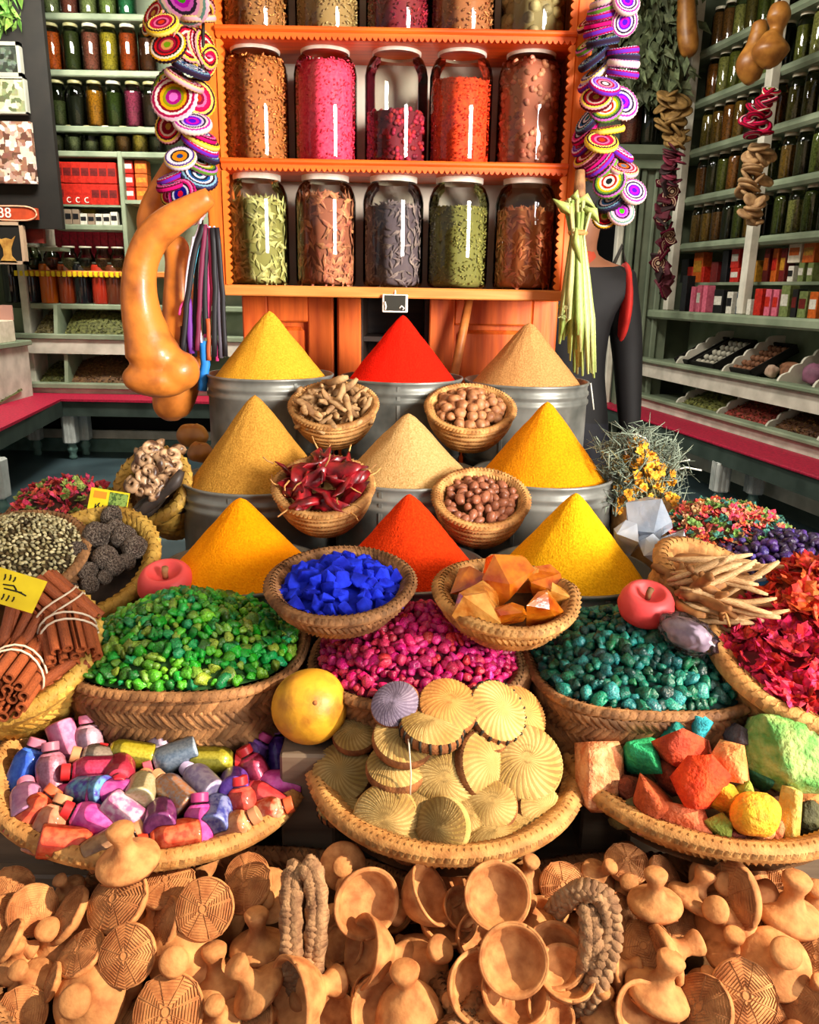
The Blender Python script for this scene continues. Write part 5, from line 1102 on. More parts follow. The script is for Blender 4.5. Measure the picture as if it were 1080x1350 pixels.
for i, (px, py, w, h, lab) in enumerate(((612, 770, 48, 40, 'small amber resin lump at the rim beside the blue basket'), (640, 798, 74, 52, 'large flat amber resin lump lowest in the woven basket'), (664, 768, 62, 64, 'tallest glassy orange resin lump in the middle of the woven basket'), (702, 800, 62, 50, 'red orange resin lump near the peaked lip, in front'), (735, 790, 46, 44, 'pale orange resin lump at the peaked lip of the basket'), (716, 768, 46, 40, 'dark brown amber resin lump behind the red orange one'), (690, 758, 44, 44, 'rough pale resin lump at the back of the woven basket'), (670, 812, 40, 30, 'small resin crumb between the two front lumps'))):
    p = pl.at(px, py, .01); k = depth(p) / F; mb = MB(); chunk(mb, i + 60, 1, 15, (w / 1.65 * k, w / 1.9 * k, h / 1.7 * k), boxy=.45, bev=0, rough=.2)
    mb.sm = [False] * len(mb.sm); mb.obj('resin_lump', m_amber2 if i in (1, 4, 6) else m_amber, None, T(p) @ Rz(i * 1.3), label=lab, cat='resin', group='amber resin lumps')

# ================================================================== BUD HEAPS: GREEN, ROSE, TEAL
def creased(seed):
    prof = [(.0, -.95), (.5, -.75), (.85, -.3), (.92, .15), (.75, .55), (.42, .85), (.15, .8), (0, .7)]; k = 3 + seed % 3
    def wob(a, j, r, z): return r * (1 + .20 * math.sin(k * a + j * .5 + seed) + .13 * math.sin((k * 2 + 1) * a + seed * 2)), z + .18 * math.sin(2 * a + seed) + .1 * math.sin(5 * a + j)
    return MB().lathe(prof, 14, wob=wob)
def curled(seed, sub=2):
    mb = MB(); return blob(mb, seed, 1.05, sub, .75, 1.5, (1, .85, .7), ridge=.55)
def budm(n, c, d, hue=.03, k=.4): return mat(n, c, d, ns=8, rand=k, hue=hue, rough=.34, bump=.22, bs=3, bd=.12, lo=.38, hi=.62, spec=.5)
# green: the material works in the unit space of the shared bud mesh
P, a, b = ell2(252, 805, 922, 147, S(243, 856, -.01).z)
e, M = basket('braided_basket', 'wide braided basket brimming with crinkled green buds', P, a, b, .105, m_straw_d, p=2.7, kb=.9, rows=4, rim=.010, sw=.0065)
mg_ = [budm('bud_green%d' % i, c, d) for i, (c, d) in enumerate((('#3fae1e', '#1c6a10'), ('#6fbf2e', '#3a7a18'), ('#2a7a1a', '#123e0c'), ('#8aae3a', '#4a6a1c'), ('#1ca84a', '#0c5a26')))]
heap(Pile(P, a * .97, b * .97, .085, 2.6, pw=1.7, off=.006), 'green_bud', 'crinkled bright green dried bud on the heap in the braided basket', 'green buds', 'dried bud', [creased(i) for i in range(7)] + [curled(i) for i in range(3)], mg_, 1600, .0105, .0088, 'green_bud_heap', 'rest of the crinkled green bud heap in the wide braided basket', mat('bud_green_base', '#1c5210', '#0e3008', ns=60))
P, a, b = ell2(550, 820, 938, 132, S(548, 880, -.02).z)
e, M = basket('braided_basket', 'braided basket heaped with magenta rosebuds between the green and teal ones', P, a, b, .10, m_straw_d, p=2.4, kb=.85, rows=4, rim=.012, sw=.0065)
def rosebud(seed):
    R = random.Random(seed); mb = MB()
    prof = [(.0, -1), (.45, -.8), (.75, -.3), (.78, .15), (.55, .6), (.28, .95), (.1, 1.0)]
    def wob(a, j, r, z): return r * (1 + .16 * math.sin(3 * a + j * .9 + seed) + .06 * math.sin(7 * a)), z + .08 * math.sin(2 * a + seed)
    return mb.lathe(prof, 10, wob=wob)

mr_ = [budm('bud_rose%d' % i, c, d, .015, .35) for i, (c, d) in enumerate((('#e01c78', '#a01050'), ('#ee3a8c', '#b81c60'), ('#c01458', '#780a38'), ('#d83a5c', '#9a1c38')))]
heap(Pile(P, a * .98, b * .98, .085, 2.2, pw=1.5, off=.006), 'rosebud', 'dried magenta rosebud on the heap behind the round woven pads', 'rosebuds', 'rosebud', [rosebud(i) for i in range(8)], mr_, 1900, .0094, .0100, 'rosebud_heap', 'rest of the magenta rosebud heap behind the round woven pads', mat('rose_base', '#6e0a34', '#480820', ns=60))
P, a, b = ell2(835, 820, 946, 138, S(834, 876, .0).z)
e, M = basket('braided_basket', 'braided basket with raised corners brimming with dark teal buds', P, a, b, .115, m_straw_d, p=3.0, kb=.92, rows=5, rim=.010, sw=.0065)
mt_ = [budm('bud_teal%d' % i, c, d, .02, .45) for i, (c, d) in enumerate((('#147058', '#083a30'), ('#1c8a72', '#0c4a40'), ('#0e4a44', '#06221f'), ('#2a8a80', '#124a50'), ('#186a4a', '#0a3a28')))]
heap(Pile(P, a * .97, b * .97, .075, 3.0, pw=1.8, off=.004), 'teal_bud', 'rounded dark teal dried bud on the heap in the raised corner basket', 'teal buds', 'dried bud', [creased(i + 5) for i in range(5)] + [blob(MB(), i, 1.05, 2, .5, 1.5, (1, .9, .8), ridge=.3) for i in range(4)], mt_, 1300, .0118, .0105, 'teal_bud_heap', 'rest of the dark teal bud heap in the raised corner basket', mat('teal_base', '#0a3a34', '#062420', ns=60))
hb = MB(); 
pts = [(676, 915), (684, 900), (690, 885), (692, 905), (688, 925)]
c = S(684, 905, -.01); MB().tube([S(678, 935, -.02) - c, S(684, 915, -.03) - c, S(691, 895, -.03) - c, S(694, 880, -.02) - c], [.010, .014, .013, .008], 10).obj('rope_handle', m_straw_d, None, T(c), label='short plaited straw handle between the rosebuds and the teal basket', cat='handle')

# ================================================================== LEFT SIDE
P, a, b, tl = ellt(14, 858, 106, 84, -.10); e, M = basket('cinnamon_basket', 'round yellow straw basket of cinnamon sticks', P, a, b, .11, m_straw_y, kb=.7, tilt=(tl, 0), rows=4, rim=.017, sw=.008)
plC = Pile((0, 0, 0), a * .92, b * .92, .03, M=M, off=-.01)
m_cin = mat('cinnamon', '#a5562c', '#7c3a1c', ns=30, rand=.18, rough=.65, stretch=(8, 60, 60), bump=.3, bs=20); m_tie = mat('tie_string', '#d8c8b0')
def quill(L=.13, r=.0085):
    mb = MB(); sec = []
    for s in (-1, 1):
        for k in range(10): t = k / 9; sec.append((r * (.45 + .55 * t) * math.cos(s * t * 4.3 - 1.57 * s), r * (.45 + .55 * t) * math.sin(s * t * 4.3 - 1.57 * s)))
    out = [(r * math.cos(q), r * math.sin(q)) for q in np.linspace(-1.2, 4.3, 13)]; inn = [(x * .62, y * .62) for x, y in out[::-1]]
    o = out + inn; n = len(o); vs = [(-L / 2, y, z) for y, z in o] + [(L / 2, y, z) for y, z in o]
    fs = [(i, (i + 1) % n, (i + 1) % n + n, i + n) for i in range(n)]
    for i in range(12): fs += [(i, n - 1 - i, n - 2 - i, i + 1), (n + i + 1, n + n - 2 - i, n + n - 1 - i, n + i)]
    return mb.add(vs, fs, None, 0, False)
qm = quill().mesh('cinnamon_stick', m_cin)
def view(px, py):
    t = -ray(px, py).normalized(); r_ = (_r - t * _r.dot(t)).normalized(); return r_, t.cross(r_), t
def orient(px, py, ang, tilt, spin=0):
    """local +X lies at screen angle ang, leaning tilt towards the viewer"""
    r_, u_, t = view(px, py); a = math.radians(ang); k = math.radians(tilt)
    x = (r_ * math.cos(a) + u_ * math.sin(a)) * math.cos(k) + t * math.sin(k); y = t.cross(x).normalized(); z = x.cross(y)
    return Matrix((x, y, z)).transposed().to_4x4() @ Rx(spin)
for i, (px, py, ang, tl, s, lab) in enumerate(((20, 848, 250, 5, .95, 'longest stick before the yellow card'), (6, 840, 262, 0, 1, 'stick at the frame edge, upright'), (34, 846, 246, 8, 1.05, 'thick stick slanting beside the upright one'), (46, 850, 240, 6, 1.0, 'stick slanting, third in the fan'), (55, 872, 268, 10, .8, 'short upright stick below the near bundle'), (68, 868, 292, 12, .6, 'stub leaning against the near bundle'), (66, 908, 38, 0, .95, 'long stick lying along the basket rim'), (56, 900, 40, 8, .8, 'stick lying inside the rim one'), (40, 866, 228, 8, .75, 'stick under the fan, pointing at the loose ends'), (4, 868, 320, 5, .6, 'short stick crossing at the frame edge'), (12, 832, 258, 0, .9, 'stick behind the fan, half hidden'), (28, 830, 250, 0, .9, 'stick behind the fan, beside the half hidden one'))):
    p = plC.at(px, py, .012 + .004 * (i % 3)); put('cinnamon_stick', qm, None, T(p) @ orient(px, py, ang, tl, i) @ Sc(s, 1, 1), label='loose cinnamon ' + lab + ' in the basket', cat='cinnamon stick', group='loose cinnamon sticks')
def bundle(label, px, py, ang, tilt, R0, L, lift, seed):
    R = random.Random(seed); p = plC.at(px, py, lift); e = thing('cinnamon_bundle', label, 'cinnamon bundle', T(p) @ orient(px, py, ang, tilt)); q = quill(L, .0078).mesh('cinnamon_stick', m_cin)
    n = 0
    for rr, c in ((0, 1), (.0165, 6), (.033, 12)):
        if rr > R0: break
        for i in range(c):
            a = 2 * math.pi * i / c + rr * 20; put('cinnamon_stick', q, e, T((R.uniform(-.006, .006), rr * math.cos(a), rr * math.sin(a))) @ Rx(R.random() * 6.3))
    for dx in (-.008, .006): MB().tube([(dx + .004 * math.sin(k * .7), (R0 + .009) * math.cos(k * math.pi / 10), (R0 + .009) * math.sin(k * math.pi / 10)) for k in range(21)], .0017, 5).obj('tie', m_tie, e)
bundle('tied cinnamon bundle lying on its side at the back of the basket', 78, 803, -42, 6, .033, .10, .03, 1)
bundle('tied cinnamon bundle showing its stick ends near the basket rim', 90, 836, -75, 40, .033, .11, .022, 2)
bundle('tied cinnamon bundle lowest in the basket with its ends facing out', 20, 890, -120, 55, .034, .12, .02, 3)
# dark knobbly balls
P, a, b, tl = ellt(120, 744, 84, 68)
e, M = basket('ball_basket', 'yellow braided basket of dark knobbly balls behind the cinnamon', P, a, b, .12, m_straw_y, kb=.75, tilt=(tl, -.1), rows=4, rim=.017, sw=.009)
plN = Pile((0, 0, 0), a * .9, b * .9, .03, M=M, off=-.005)
m_nb = mat('knobbly_brown', '#b4a08e', '#5c4a40', ns=7, rough=.85, bump=1, bs=9, bd=.12, rand=.12, lo=.42, hi=.6)
nbm = []
for i in range(4): mb = MB(); blob(mb, i, 1, 3, .12, 2.2, (1, .96, .92), ridge=.1); nbm.append(mb.mesh('knobbly_ball', m_nb))
for i, (px, py, r, lab) in enumerate(((149, 683, 17, 'topmost, leaning on the printed card'), (128, 706, 19, 'largest, in the upper middle'), (87, 709, 17, 'beside the seed heap, upper'), (104, 730, 17, 'lighter coloured, in the centre'), (163, 708, 17, 'upper, towards the shell basket'), (178, 722, 17, 'at the upper basket rim'), (139, 735, 17, 'right of the lighter centre one'), (150, 744, 15, 'second from the rim, middle row'), (68, 740, 17, 'beside the small yellow card'), (88, 753, 18, 'large, below the lighter centre one'), (116, 754, 14, 'small pale, low in the centre'), (138, 761, 10, 'smallest, at the lower rim'), (90, 778, 16, 'lowest, touching the cinnamon bundle'), (118, 770, 13, 'low, beside the smallest one'), (54, 763, 16, 'half under the big yellow card'), (167, 741, 12, 'small, on the middle of the rim'), (152, 700, 15, 'tucked behind the largest'))):
    p = plN.at(px, py, r * .0006); k = depth(p) / F * r; put('knobbly_ball', nbm[i % 4], None, T(p) @ AX((rnd(-1, 1), rnd(-1, 1), rnd(-1, 1))) @ Sc(k), label='dark knobbly ball ' + lab + ' of the yellow basket', cat='seed ball', group='knobbly balls')
plN.off -= .025; mb = MB(); plN.base(mb, k=.98); mb.obj('ball_bedding', mat('bedding', '#4a3a2e', '#32261e', ns=40), None, plN.M, label='dark bedding under the knobbly balls in the yellow basket', cat='bedding', kind='stuff')
# pale seed heap
P, a, b, tl = ellt(12, 738, 96, 60, -.06)
e, M = basket('seed_basket', 'basket heaped with pale speckled seeds at the frame edge', P, a, b, .12, m_straw_d, kb=.8, rows=3, rim=.012, tilt=(tl, 0))
pl = Pile((0, 0, 0), a * .98, b * .98, .06, pw=1.8, off=.004, M=M); mb = MB(); pl.base(mb, amp=.003); R = random.Random(3)
msd = [mat('seed_pale', '#cfc59a', '#8d8256', ns=80, island=.4), mat('seed_brown', '#6d5a34', '#3c2f1a', island=.4)]
for q in pl.scatter(2600, .0068, 4, .98):
    s = R.uniform(.005, .0078); mb.add([(0, 0, 1), (1, 0, 0), (0, .7, 0), (-1, 0, 0), (0, -.7, 0), (0, 0, -1)], [(0, 1, 2), (0, 2, 3), (0, 3, 4), (0, 4, 1), (5, 2, 1), (5, 3, 2), (5, 4, 3), (5, 1, 4)], T(q + Vector((0, 0, .002))) @ AX((R.gauss(0, 1), R.gauss(0, 1), R.gauss(0, 1))) @ Sc(s, s * .8, s * .7), 1 if R.random() < .82 else 2)
mb.obj('seed_heap', [msd[1]] + msd, None, pl.M, label='heap of tiny pale speckled seeds at the frame edge', cat='seeds', kind='stuff')
# mixed red flowers at the back left
def blossom(seed, n=6):
    R = random.Random(seed); mb = MB()
    for i in range(n):
        a = 2 * math.pi * i / n + R.uniform(-.2, .2); d = Vector((math.cos(a), math.sin(a), R.uniform(.2, .9))).normalized(); s = Vector((-math.sin(a), math.cos(a), 0)) * R.uniform(.35, .5); o = Vector((0, 0, R.uniform(-.2, .1)))
        mb.add([o, o + d * .55 + s, o + d * R.uniform(.85, 1.1), o + d * .55 - s, o + d * .5 + Vector((0, 0, .22)), o + d * .5 - Vector((0, 0, .12))], [(0, 1, 4), (1, 2, 4), (2, 3, 4), (3, 0, 4), (0, 5, 1), (1, 5, 2), (2, 5, 3), (3, 5, 0)], None, 0, False)
    return mb
def flowm(n, c, d, h=.02): return mat(n, c, d, ns=3, rand=.3, hue=h, rough=.7)
P, a, b, tl = ellt(84, 676, 66, 34, .05)
e, M = basket('flower_basket', 'shallow basket of mixed red dried flowers on the bench side', P, a, b, .10, m_straw_d, kb=.8, rows=3, rim=.01, tilt=(tl, 0))
heap(Pile((0, 0, 0), a * .98, b * .98, .05, pw=1.7, M=M), 'dried_flower', 'small red dried flower on the heap behind the pale seeds', 'red flowers behind the seeds', 'dried flower', [blossom(i) for i in range(6)], [flowm('rf%d' % i, c, d) for i, (c, d) in enumerate((('#b8283a', '#7a1424'), ('#d84858', '#98202e'), ('#8a9a48', '#56662a'), ('#a83020', '#6a1a10')))], 420, .014, .015, 'flower_heap', 'rest of the mixed red flower heap behind the pale seeds', mat('rf_base', '#4a2418', '#2c1a10', ns=40), limit=220, flat=2)
# shells / curled pods basket
P, a, b, tl = ellt(203, 642, 46, 56, .0, 1.1)
e, M = basket('shell_basket', 'deep yellow basket of curled brown shells leaning by the ochre tin', P, a, b, .14, m_straw_y, kb=.8, tilt=(tl, -.25), rows=5, rim=.017, sw=.010)
plS = Pile((0, 0, 0), a * .88, b * .88, .05, off=.0, M=M)
m_shell = mat('shell', '#c09a74', '#4a3020', ns=22, rough=.35, rand=.25, lo=.4, hi=.6)
def snail(seed):
    mb = MB(); P_ = []; Rr = []
    for i in range(22):
        t = i / 21; a = t * 8.5; r = .028 * (1 - t) ** .8 + .003; P_.append(Vector((r * math.cos(a), r * math.sin(a), .030 * t))); Rr.append(.019 * (1 - t) ** .9 + .003)
    return mb.tube(P_, Rr, 10)
sh = snail(1).mesh('shell', m_shell)
for i, (px, py, ax) in enumerate(((198, 593, (.3, -.8, .4)), (212, 592, (-.2, -.9, .3)), (192, 606, (.2, -.9, .3)), (226, 600, (.4, -.7, .5)), (208, 610, (-.5, -.8, .2)), (197, 622, (.1, -.9, .4)), (218, 618, (.5, -.8, .2)), (184, 616, (-.4, -.8, .3)), (178, 640, (-.3, -.7, .6)), (200, 636, (.3, -.9, .2)), (224, 628, (.2, -.6, .7)), (214, 636, (-.1, -.9, .3)), (186, 630, (.6, -.7, .2)), (204, 600, (.5, -.8, .1)), (222, 610, (-.3, -.8, .4)), (190, 596, (-.2, -.9, .3)), (230, 614, (.2, -.8, .5)), (202, 648, (.2, -.8, .5)), (190, 648, (-.4, -.8, .4)), (232, 600, (-.4, -.7, .6)), (216, 648, (.4, -.8, .3)))):
    p = plS.at(px, py, .03 + .015 * (i < 6)); put('curled_shell', sh, None, T(p) @ AX(ax, i) @ Sc(R.uniform(.42, .56)), label='glossy curled brown shell piled in the deep yellow basket', cat='shell', group='curled shells')
m_pod = mat('black_pod', '#3c332e', '#221c1a', ns=30, rough=.5, rand=.2)
for i, (px, py, ang) in enumerate(((190, 668, 35), (200, 662, 42), (208, 655, 48), (180, 672, 25), (214, 648, 50), (196, 672, 38))):
    p = plS.at(px, py, .012); put('dark_pod', twist(i + 30, .16, .013, 8, 6, .12).mesh('dark_pod', m_pod), None, T(p) @ orient(px, py, ang, 0), label='long dark dried pod lying below the curled shells', cat='pod', group='dark pods')
g1 = hung('round_gourd', 'small round brown gourd with a bump on the floor stand by the ochre tin', [(255, 560), (255, 562), (254, 574), (254, 586), (254, 590)], [2, 14, 21, 15, 2], 1.98, m_gourd2)
hung('round_gourd', 'second small brown gourd tucked under the first beside the shells', [(262, 584), (262, 586), (264, 597), (266, 606), (266, 610)], [2, 11, 17, 12, 2], 1.9, m_gourd2)
# cards
def card(label, px, py, w, h, ang, lift, pl, text=None, pic=False, lean=(0, -.6, .8)):
    p = pl.at(px, py, lift); k = depth(p) / F; r_, u_, t = view(px, py); n = Vector(lean).normalized()
    x = (r_ * math.cos(math.radians(ang)) + u_ * math.sin(math.radians(ang))); x = (x - n * x.dot(n)).normalized(); y = n.cross(x)
    e = thing('label_card', label, 'card', T(p) @ Matrix((x, y, n)).transposed().to_4x4()); W_, H_ = w * k / 2, h * k / 2
    MB().box((-W_, -H_, 0), (W_, H_, .0015)).obj('card_sheet', m_yellow, e)
    if pic: MB().box((W_ * .0, -H_ * .1, .0016), (W_ * .95, H_ * .9, .0024)).obj('printed_picture', m_green_ink, e); 
    mb = MB(); R = random.Random(int(px))
    for (x0, y0, x1, y1) in text: mb.tube([(x0 * W_, y0 * H_, .002), ((x0 + x1) / 2 * W_ + .001, (y0 + y1) / 2 * H_, .0025), (x1 * W_, y1 * H_, .002)], .0011, 4)
    mb.obj('ink_strokes', m_ink, e)
    if pic: 
        mb = MB(); mb.box((-W_ * .8, H_ * .45, .0016), (-W_ * .15, H_ * .85, .0022)); mb.obj('orange_block', mat('orange_print', '#d88a1c'), e)
scr = [(-.6, .7, -.55, .35), (-.4, .75, -.35, .4), (-.2, .7, -.2, .4), (-.5, .1, -.1, .2), (-.1, .2, .1, -.1), (-.4, -.1, .3, -.05), (.1, -.05, .5, -.15), (-.3, -.4, -.3, -.75), (-.1, -.4, -.12, -.75), (.1, -.4, .1, -.7)]
plx = Pile(S(20, 785), .3, .3, 0)
card('big yellow card with black scribbles beside the cinnamon sticks', 20, 778, 66, 46, -22, .10, plC, scr, lean=(.2, -.75, .6))
card('folded yellow card with a green plant picture behind the knobbly balls', 142, 669, 50, 46, -10, .05, plN, [(-.7, -.7, -.62, .1), (-.5, .15, -.35, -.6), (-.62, -.1, -.42, .2), (-.25, .1, -.3, -.3)], True, lean=(.1, -.9, .3))
card('small yellow card wedged between the seeds and the knobbly balls', 70, 712, 26, 48, 28, .03, plN, [(-.3, .3, -.2, -.3), (.1, .3, .1, -.3), (.4, .2, .3, -.4)], lean=(-.2, -.7, .6))
card('yellow scrap of card at the seed heap edge below the small card', 45, 748, 12, 18, 40, .03, plN, [(-.2, .2, 0, -.2)], lean=(0, -.8, .6))

# red apple shaped pots
def pot(label, px, py, rpx, Y, hs=.72):
    p = atY(px, py, Y); r = rpx * depth(p) / F; e = thing('apple_pot', label, 'pot', T(p))
    m_ = mat('coral_glaze', '#e2504e', '#cf3e40', ns=8, rough=.5, bump=.15, bs=60) if 'coral_glaze' not in bpy.data.materials else bpy.data.materials['coral_glaze']
    H = r * hs
    MB().lathe([(0, -H), (r * .62, -H), (r * .9, -H * .6), (r, -.1 * H), (r * .93, H * .45), (r * .80, H * .82), (r * .66, H * .96), (r * .58, H * .96), (r * .52, H * .86), (r * .34, H * .55), (r * .2, H * .45), (0, H * .42)], 40).obj('pot_body', m_, e, Rx(.32))
    MB().tube([(0, .0, H * .4), (0, .0, H * .8), (r * .05, .0, H * 1.15)], [r * .10, r * .11, r * .12], 9).obj('stem', m_dkwood if Y < 1 else m_straw_d, e, Rx(.3)); return e
pot('coral red apple shaped pot with a stem at the teal basket back', 852, 797, 37, 1.17, .62)
pot('coral red apple shaped pot half sunk in the green buds', 220, 770, 38, 1.34, .62)

# ================================================================== RIGHT SIDE
P, a, b, tl = ellt(955, 779, 92, 52, -.05)
e, M = basket('root_basket', 'golden braided basket of pale sticks and roots', P, a, b, .12, m_straw, kb=.75, tilt=(tl, .34), rows=4, rim=.018, sw=.009)
plR = Pile((0, 0, 0), a * .92, b * .9, .045, M=M, off=0)
m_stick = mat('pale_stick', '#d8b483', '#a87c4c', ns=30, rand=.16, rough=.7, stretch=(6, 40, 40)); m_stick2 = mat('brown_root', '#a5703c', '#6e4420', ns=30, rand=.2, bump=.4, bs=80)
tw = [twist(i + 70, .13, .0052, 6, 6, .06).mesh('root_stick', m_stick) for i in range(6)]; tk = [twist(i + 90, .09, .008, 7, 6, .3).mesh('root_stick', m_stick2) for i in range(5)]
R = random.Random(12)
for i in range(22):   # tied bundle of straight sticks to the front right
    px, py = 962 + R.uniform(-26, 26), 812 + (i % 11) * 3.6 - 20; p = plR.at(px, py, .012 + .004 * (i % 3)); put('root_stick', tw[i % 6], None, T(p) @ orient(px, py, -12 + R.uniform(-6, 6), 0, R.random() * 6) @ Sc(R.uniform(.8, 1.05), 1, 1), label='straight pale stick in the front half of the golden basket', cat='root', group='straight pale sticks')
for i in range(18):
    px, py = 958 + R.uniform(-40, 30), 757 + R.uniform(-14, 14); p = plR.at(px, py, .03); put('root_stick', tw[i % 6], None, T(p) @ orient(px, py, 12 + R.uniform(-22, 30), R.uniform(0, 15), R.random() * 6) @ Sc(R.uniform(.6, 1), 1.1, 1.1), label='splayed pale stick at the back of the golden basket', cat='root', group='splayed pale sticks')
for i in range(22):
    px, py = 920 + R.uniform(-34, 30), 785 + R.uniform(-22, 22); p = plR.at(px, py, .018); put('root_stick', tk[i % 5], None, T(p) @ orient(px, py, R.uniform(-60, 30), 0, R.random() * 6), label='knotted brown root in the middle of the golden basket', cat='root', group='knotted brown roots')
mb = MB(); plR.base(mb, k=1.0); mb.obj('root_bedding', m_stick2, None, M, label='brown root scraps bedding under the pale sticks', cat='bedding', kind='stuff')
MB().tube([plR.at(952, 800, .045), plR.at(958, 812, .05), plR.at(962, 826, .035)], .0022, 5).obj('tie_string', m_straw, None, label='straw string tied across the straight pale sticks', cat='string')
# coral heap, violet heap
P, a, b, tl = ellt(965, 712, 88, 46)
e, M = basket('flower_basket', 'basket of mixed coral and green flowers beside the clear crystals', P, a, b, .12, m_straw_d, kb=.8, rows=3, rim=.01, tilt=(tl, 0))
heap(Pile((0, 0, 0), a * .98, b * .98, .04, pw=1.8, M=M), 'dried_flower', 'small coral dried flower on the heap before the bench legs', 'coral flowers', 'dried flower', [blossom(i + 20) for i in range(6)], [flowm('cf%d' % i, c, d, .03) for i, (c, d) in enumerate((('#e8603c', '#b03a20'), ('#f08a70', '#c84a3c'), ('#7a9a48', '#4a6a2c'), ('#e04a50', '#a82a34'), ('#d8a878', '#a87848'), ('#3a7a6a', '#1f4a40')))], 900, .0105, .011, 'flower_heap', 'rest of the mixed coral flower heap before the bench legs', mat('cf_base', '#6a3a20', '#3c2a14', ns=40), limit=300, flat=2)
P, a, b, tl = ellt(1030, 748, 96, 42)
e, M = basket('violet_basket', 'basket of dark violet buds beside the coral flowers', P, a, b, .12, m_straw_d, kb=.8, rows=3, rim=.01, tilt=(tl, 0))
heap(Pile((0, 0, 0), a * .98, b * .98, .04, pw=2, M=M), 'violet_bud', 'dark violet dried bud on the heap beside the coral flowers', 'violet buds', 'dried bud', [rosebud(i + 30) for i in range(6)], [budm('vb%d' % i, c, d, .02) for i, (c, d) in enumerate((('#4a2a78', '#241240'), ('#5c3a92', '#2c1850'), ('#38204e', '#1c0e2c')))], 520, .0145, .011, 'violet_bud_heap', 'rest of the dark violet bud heap beside the coral flowers', mat('vb_base', '#22122e', '#140a1c', ns=40), limit=260)
# big red flower basket with the orange heap behind it
P, a, b, tl = ellt(1088, 866, 142, 90, -.09)
e, M = basket('red_flower_basket', 'wide golden braided basket of pinkish red flowers at the frame edge', P, a, b, .12, m_straw, kb=.75, rows=5, rim=.018, sw=.009, tilt=(tl, 0))
heap(Pile((0, 0, 0), a * .95, b * .95, .05, pw=2.4, off=.0, M=M), 'red_flower', 'crumpled pinkish red dried flower in the wide golden basket', 'pinkish red flowers', 'dried flower', [blossom(i + 40, 9) for i in range(7)], [flowm('pf%d' % i, c, d, .015) for i, (c, d) in enumerate((('#e01c44', '#a80e2c'), ('#f03a5c', '#c01c3c'), ('#c8142c', '#8a0a1c')))], 520, .0145, .020, 'red_flower_heap', 'rest of the pinkish red flower heap in the wide golden basket', mat('pf_base', '#8a1226', '#5c0a18', ns=40), limit=300, flat=2)
P, a, b, tl = ellt(1080, 816, 76, 46, -.10); P.z += .02; M = T(P) @ Rx(tl)
heap(Pile((0, 0, 0), a, b, .05, pw=2, M=M), 'orange_flower', 'crumpled orange red dried flower heaped behind the pinkish red ones', 'orange red flowers', 'dried flower', [blossom(i + 50, 9) for i in range(6)], [flowm('of%d' % i, c, d, .015) for i, (c, d) in enumerate((('#ea4a1c', '#b02e0c'), ('#f0663a', '#c8401c'), ('#d83a1c', '#98240c')))], 260, .0145, .020, 'orange_flower_heap', 'rest of the orange red flower heap behind the pinkish red ones', mat('of_base', '#8a2a10', '#5c1a0a', ns=40), limit=200, flat=2)
STAND.append((P.x - a * .7, P.y - b * .7, P.x + a * .7, P.y + b * .7, P.z - .03))
# crystals
m_cry = mat('alum_crystal', '#d3dbe6', '#a9b6c8', ns=14, rough=.22, trans=.35, coat=.3, bump=.4, bs=25, bd=.008, spec=.5)
for i, (px, py, w, h, Y, lab) in enumerate(((854, 682, 56, 66, 1.50, 'tall pointed white crystal block, topmost, against the flower bundle'), (830, 712, 56, 48, 1.46, 'bluish crystal block lowest beside the bright yellow tin'), (885, 722, 52, 58, 1.44, 'frosted crystal block touching the coral flowers'), (862, 730, 46, 46, 1.43, 'clear cracked crystal block between the frosted and the bluish ones'), (862, 705, 40, 36, 1.5, 'small crystal block wedged under the tall pointed one'))):
    p = atY(px, py, Y); k = depth(p) / F; mb = MB(); chunk(mb, i + 130, 1, 12, (w / 1.8 * k, w / 2.2 * k, h / 1.8 * k), boxy=.6, bev=0, rough=.09); mb.sm = [False] * len(mb.sm); mb.obj('alum_crystal', m_cry, None, T(p) @ Ry((-.5, .2, .35, 0, .3)[i]) @ Rz(i), label=lab, cat='crystal', group='clear crystals')
# dried flower bundle
o = atY(850, 680, 1.72); fb = thing('flower_bundle', 'standing bundle of dried grey herbs and yellow flowers in a small straw pot', 'dried flowers', T(o)); k = depth(o) / F
mb = MB(); mb2 = MB(); mb3 = MB(); mb4 = MB(); R = random.Random(8)
for i in range(150):
    ex, ey = R.uniform(800, 892), R.uniform(572, 668)
    if (ex - 845) ** 2 / 52 ** 2 + (ey - 625) ** 2 / 58 ** 2 > 1: continue
    q = atY(ex, ey, 1.72 + R.uniform(-.07, .07)) - o; b0 = Vector((R.uniform(-.03, .03), R.uniform(-.03, .03), .0)); md = b0.lerp(q, .5) + Vector((0, 0, .02))
    mb.tube([b0, md, q], [.0022, .0018, .0012], 4)
    if ex < 835 or ey < 600 or ex > 872:
        for j in range(7):
            w = q + Vector((R.gauss(0, .014), R.gauss(0, .014), R.gauss(0, .012))); mb4.ribbon([w, w + Vector((R.gauss(0, .012), R.gauss(0, .01), R.gauss(.004, .012))), w + Vector((R.gauss(0, .025), R.gauss(0, .02), R.gauss(.008, .02)))], [.0015, .002, .0006], (R.gauss(0, 1), R.gauss(0, 1), .3))
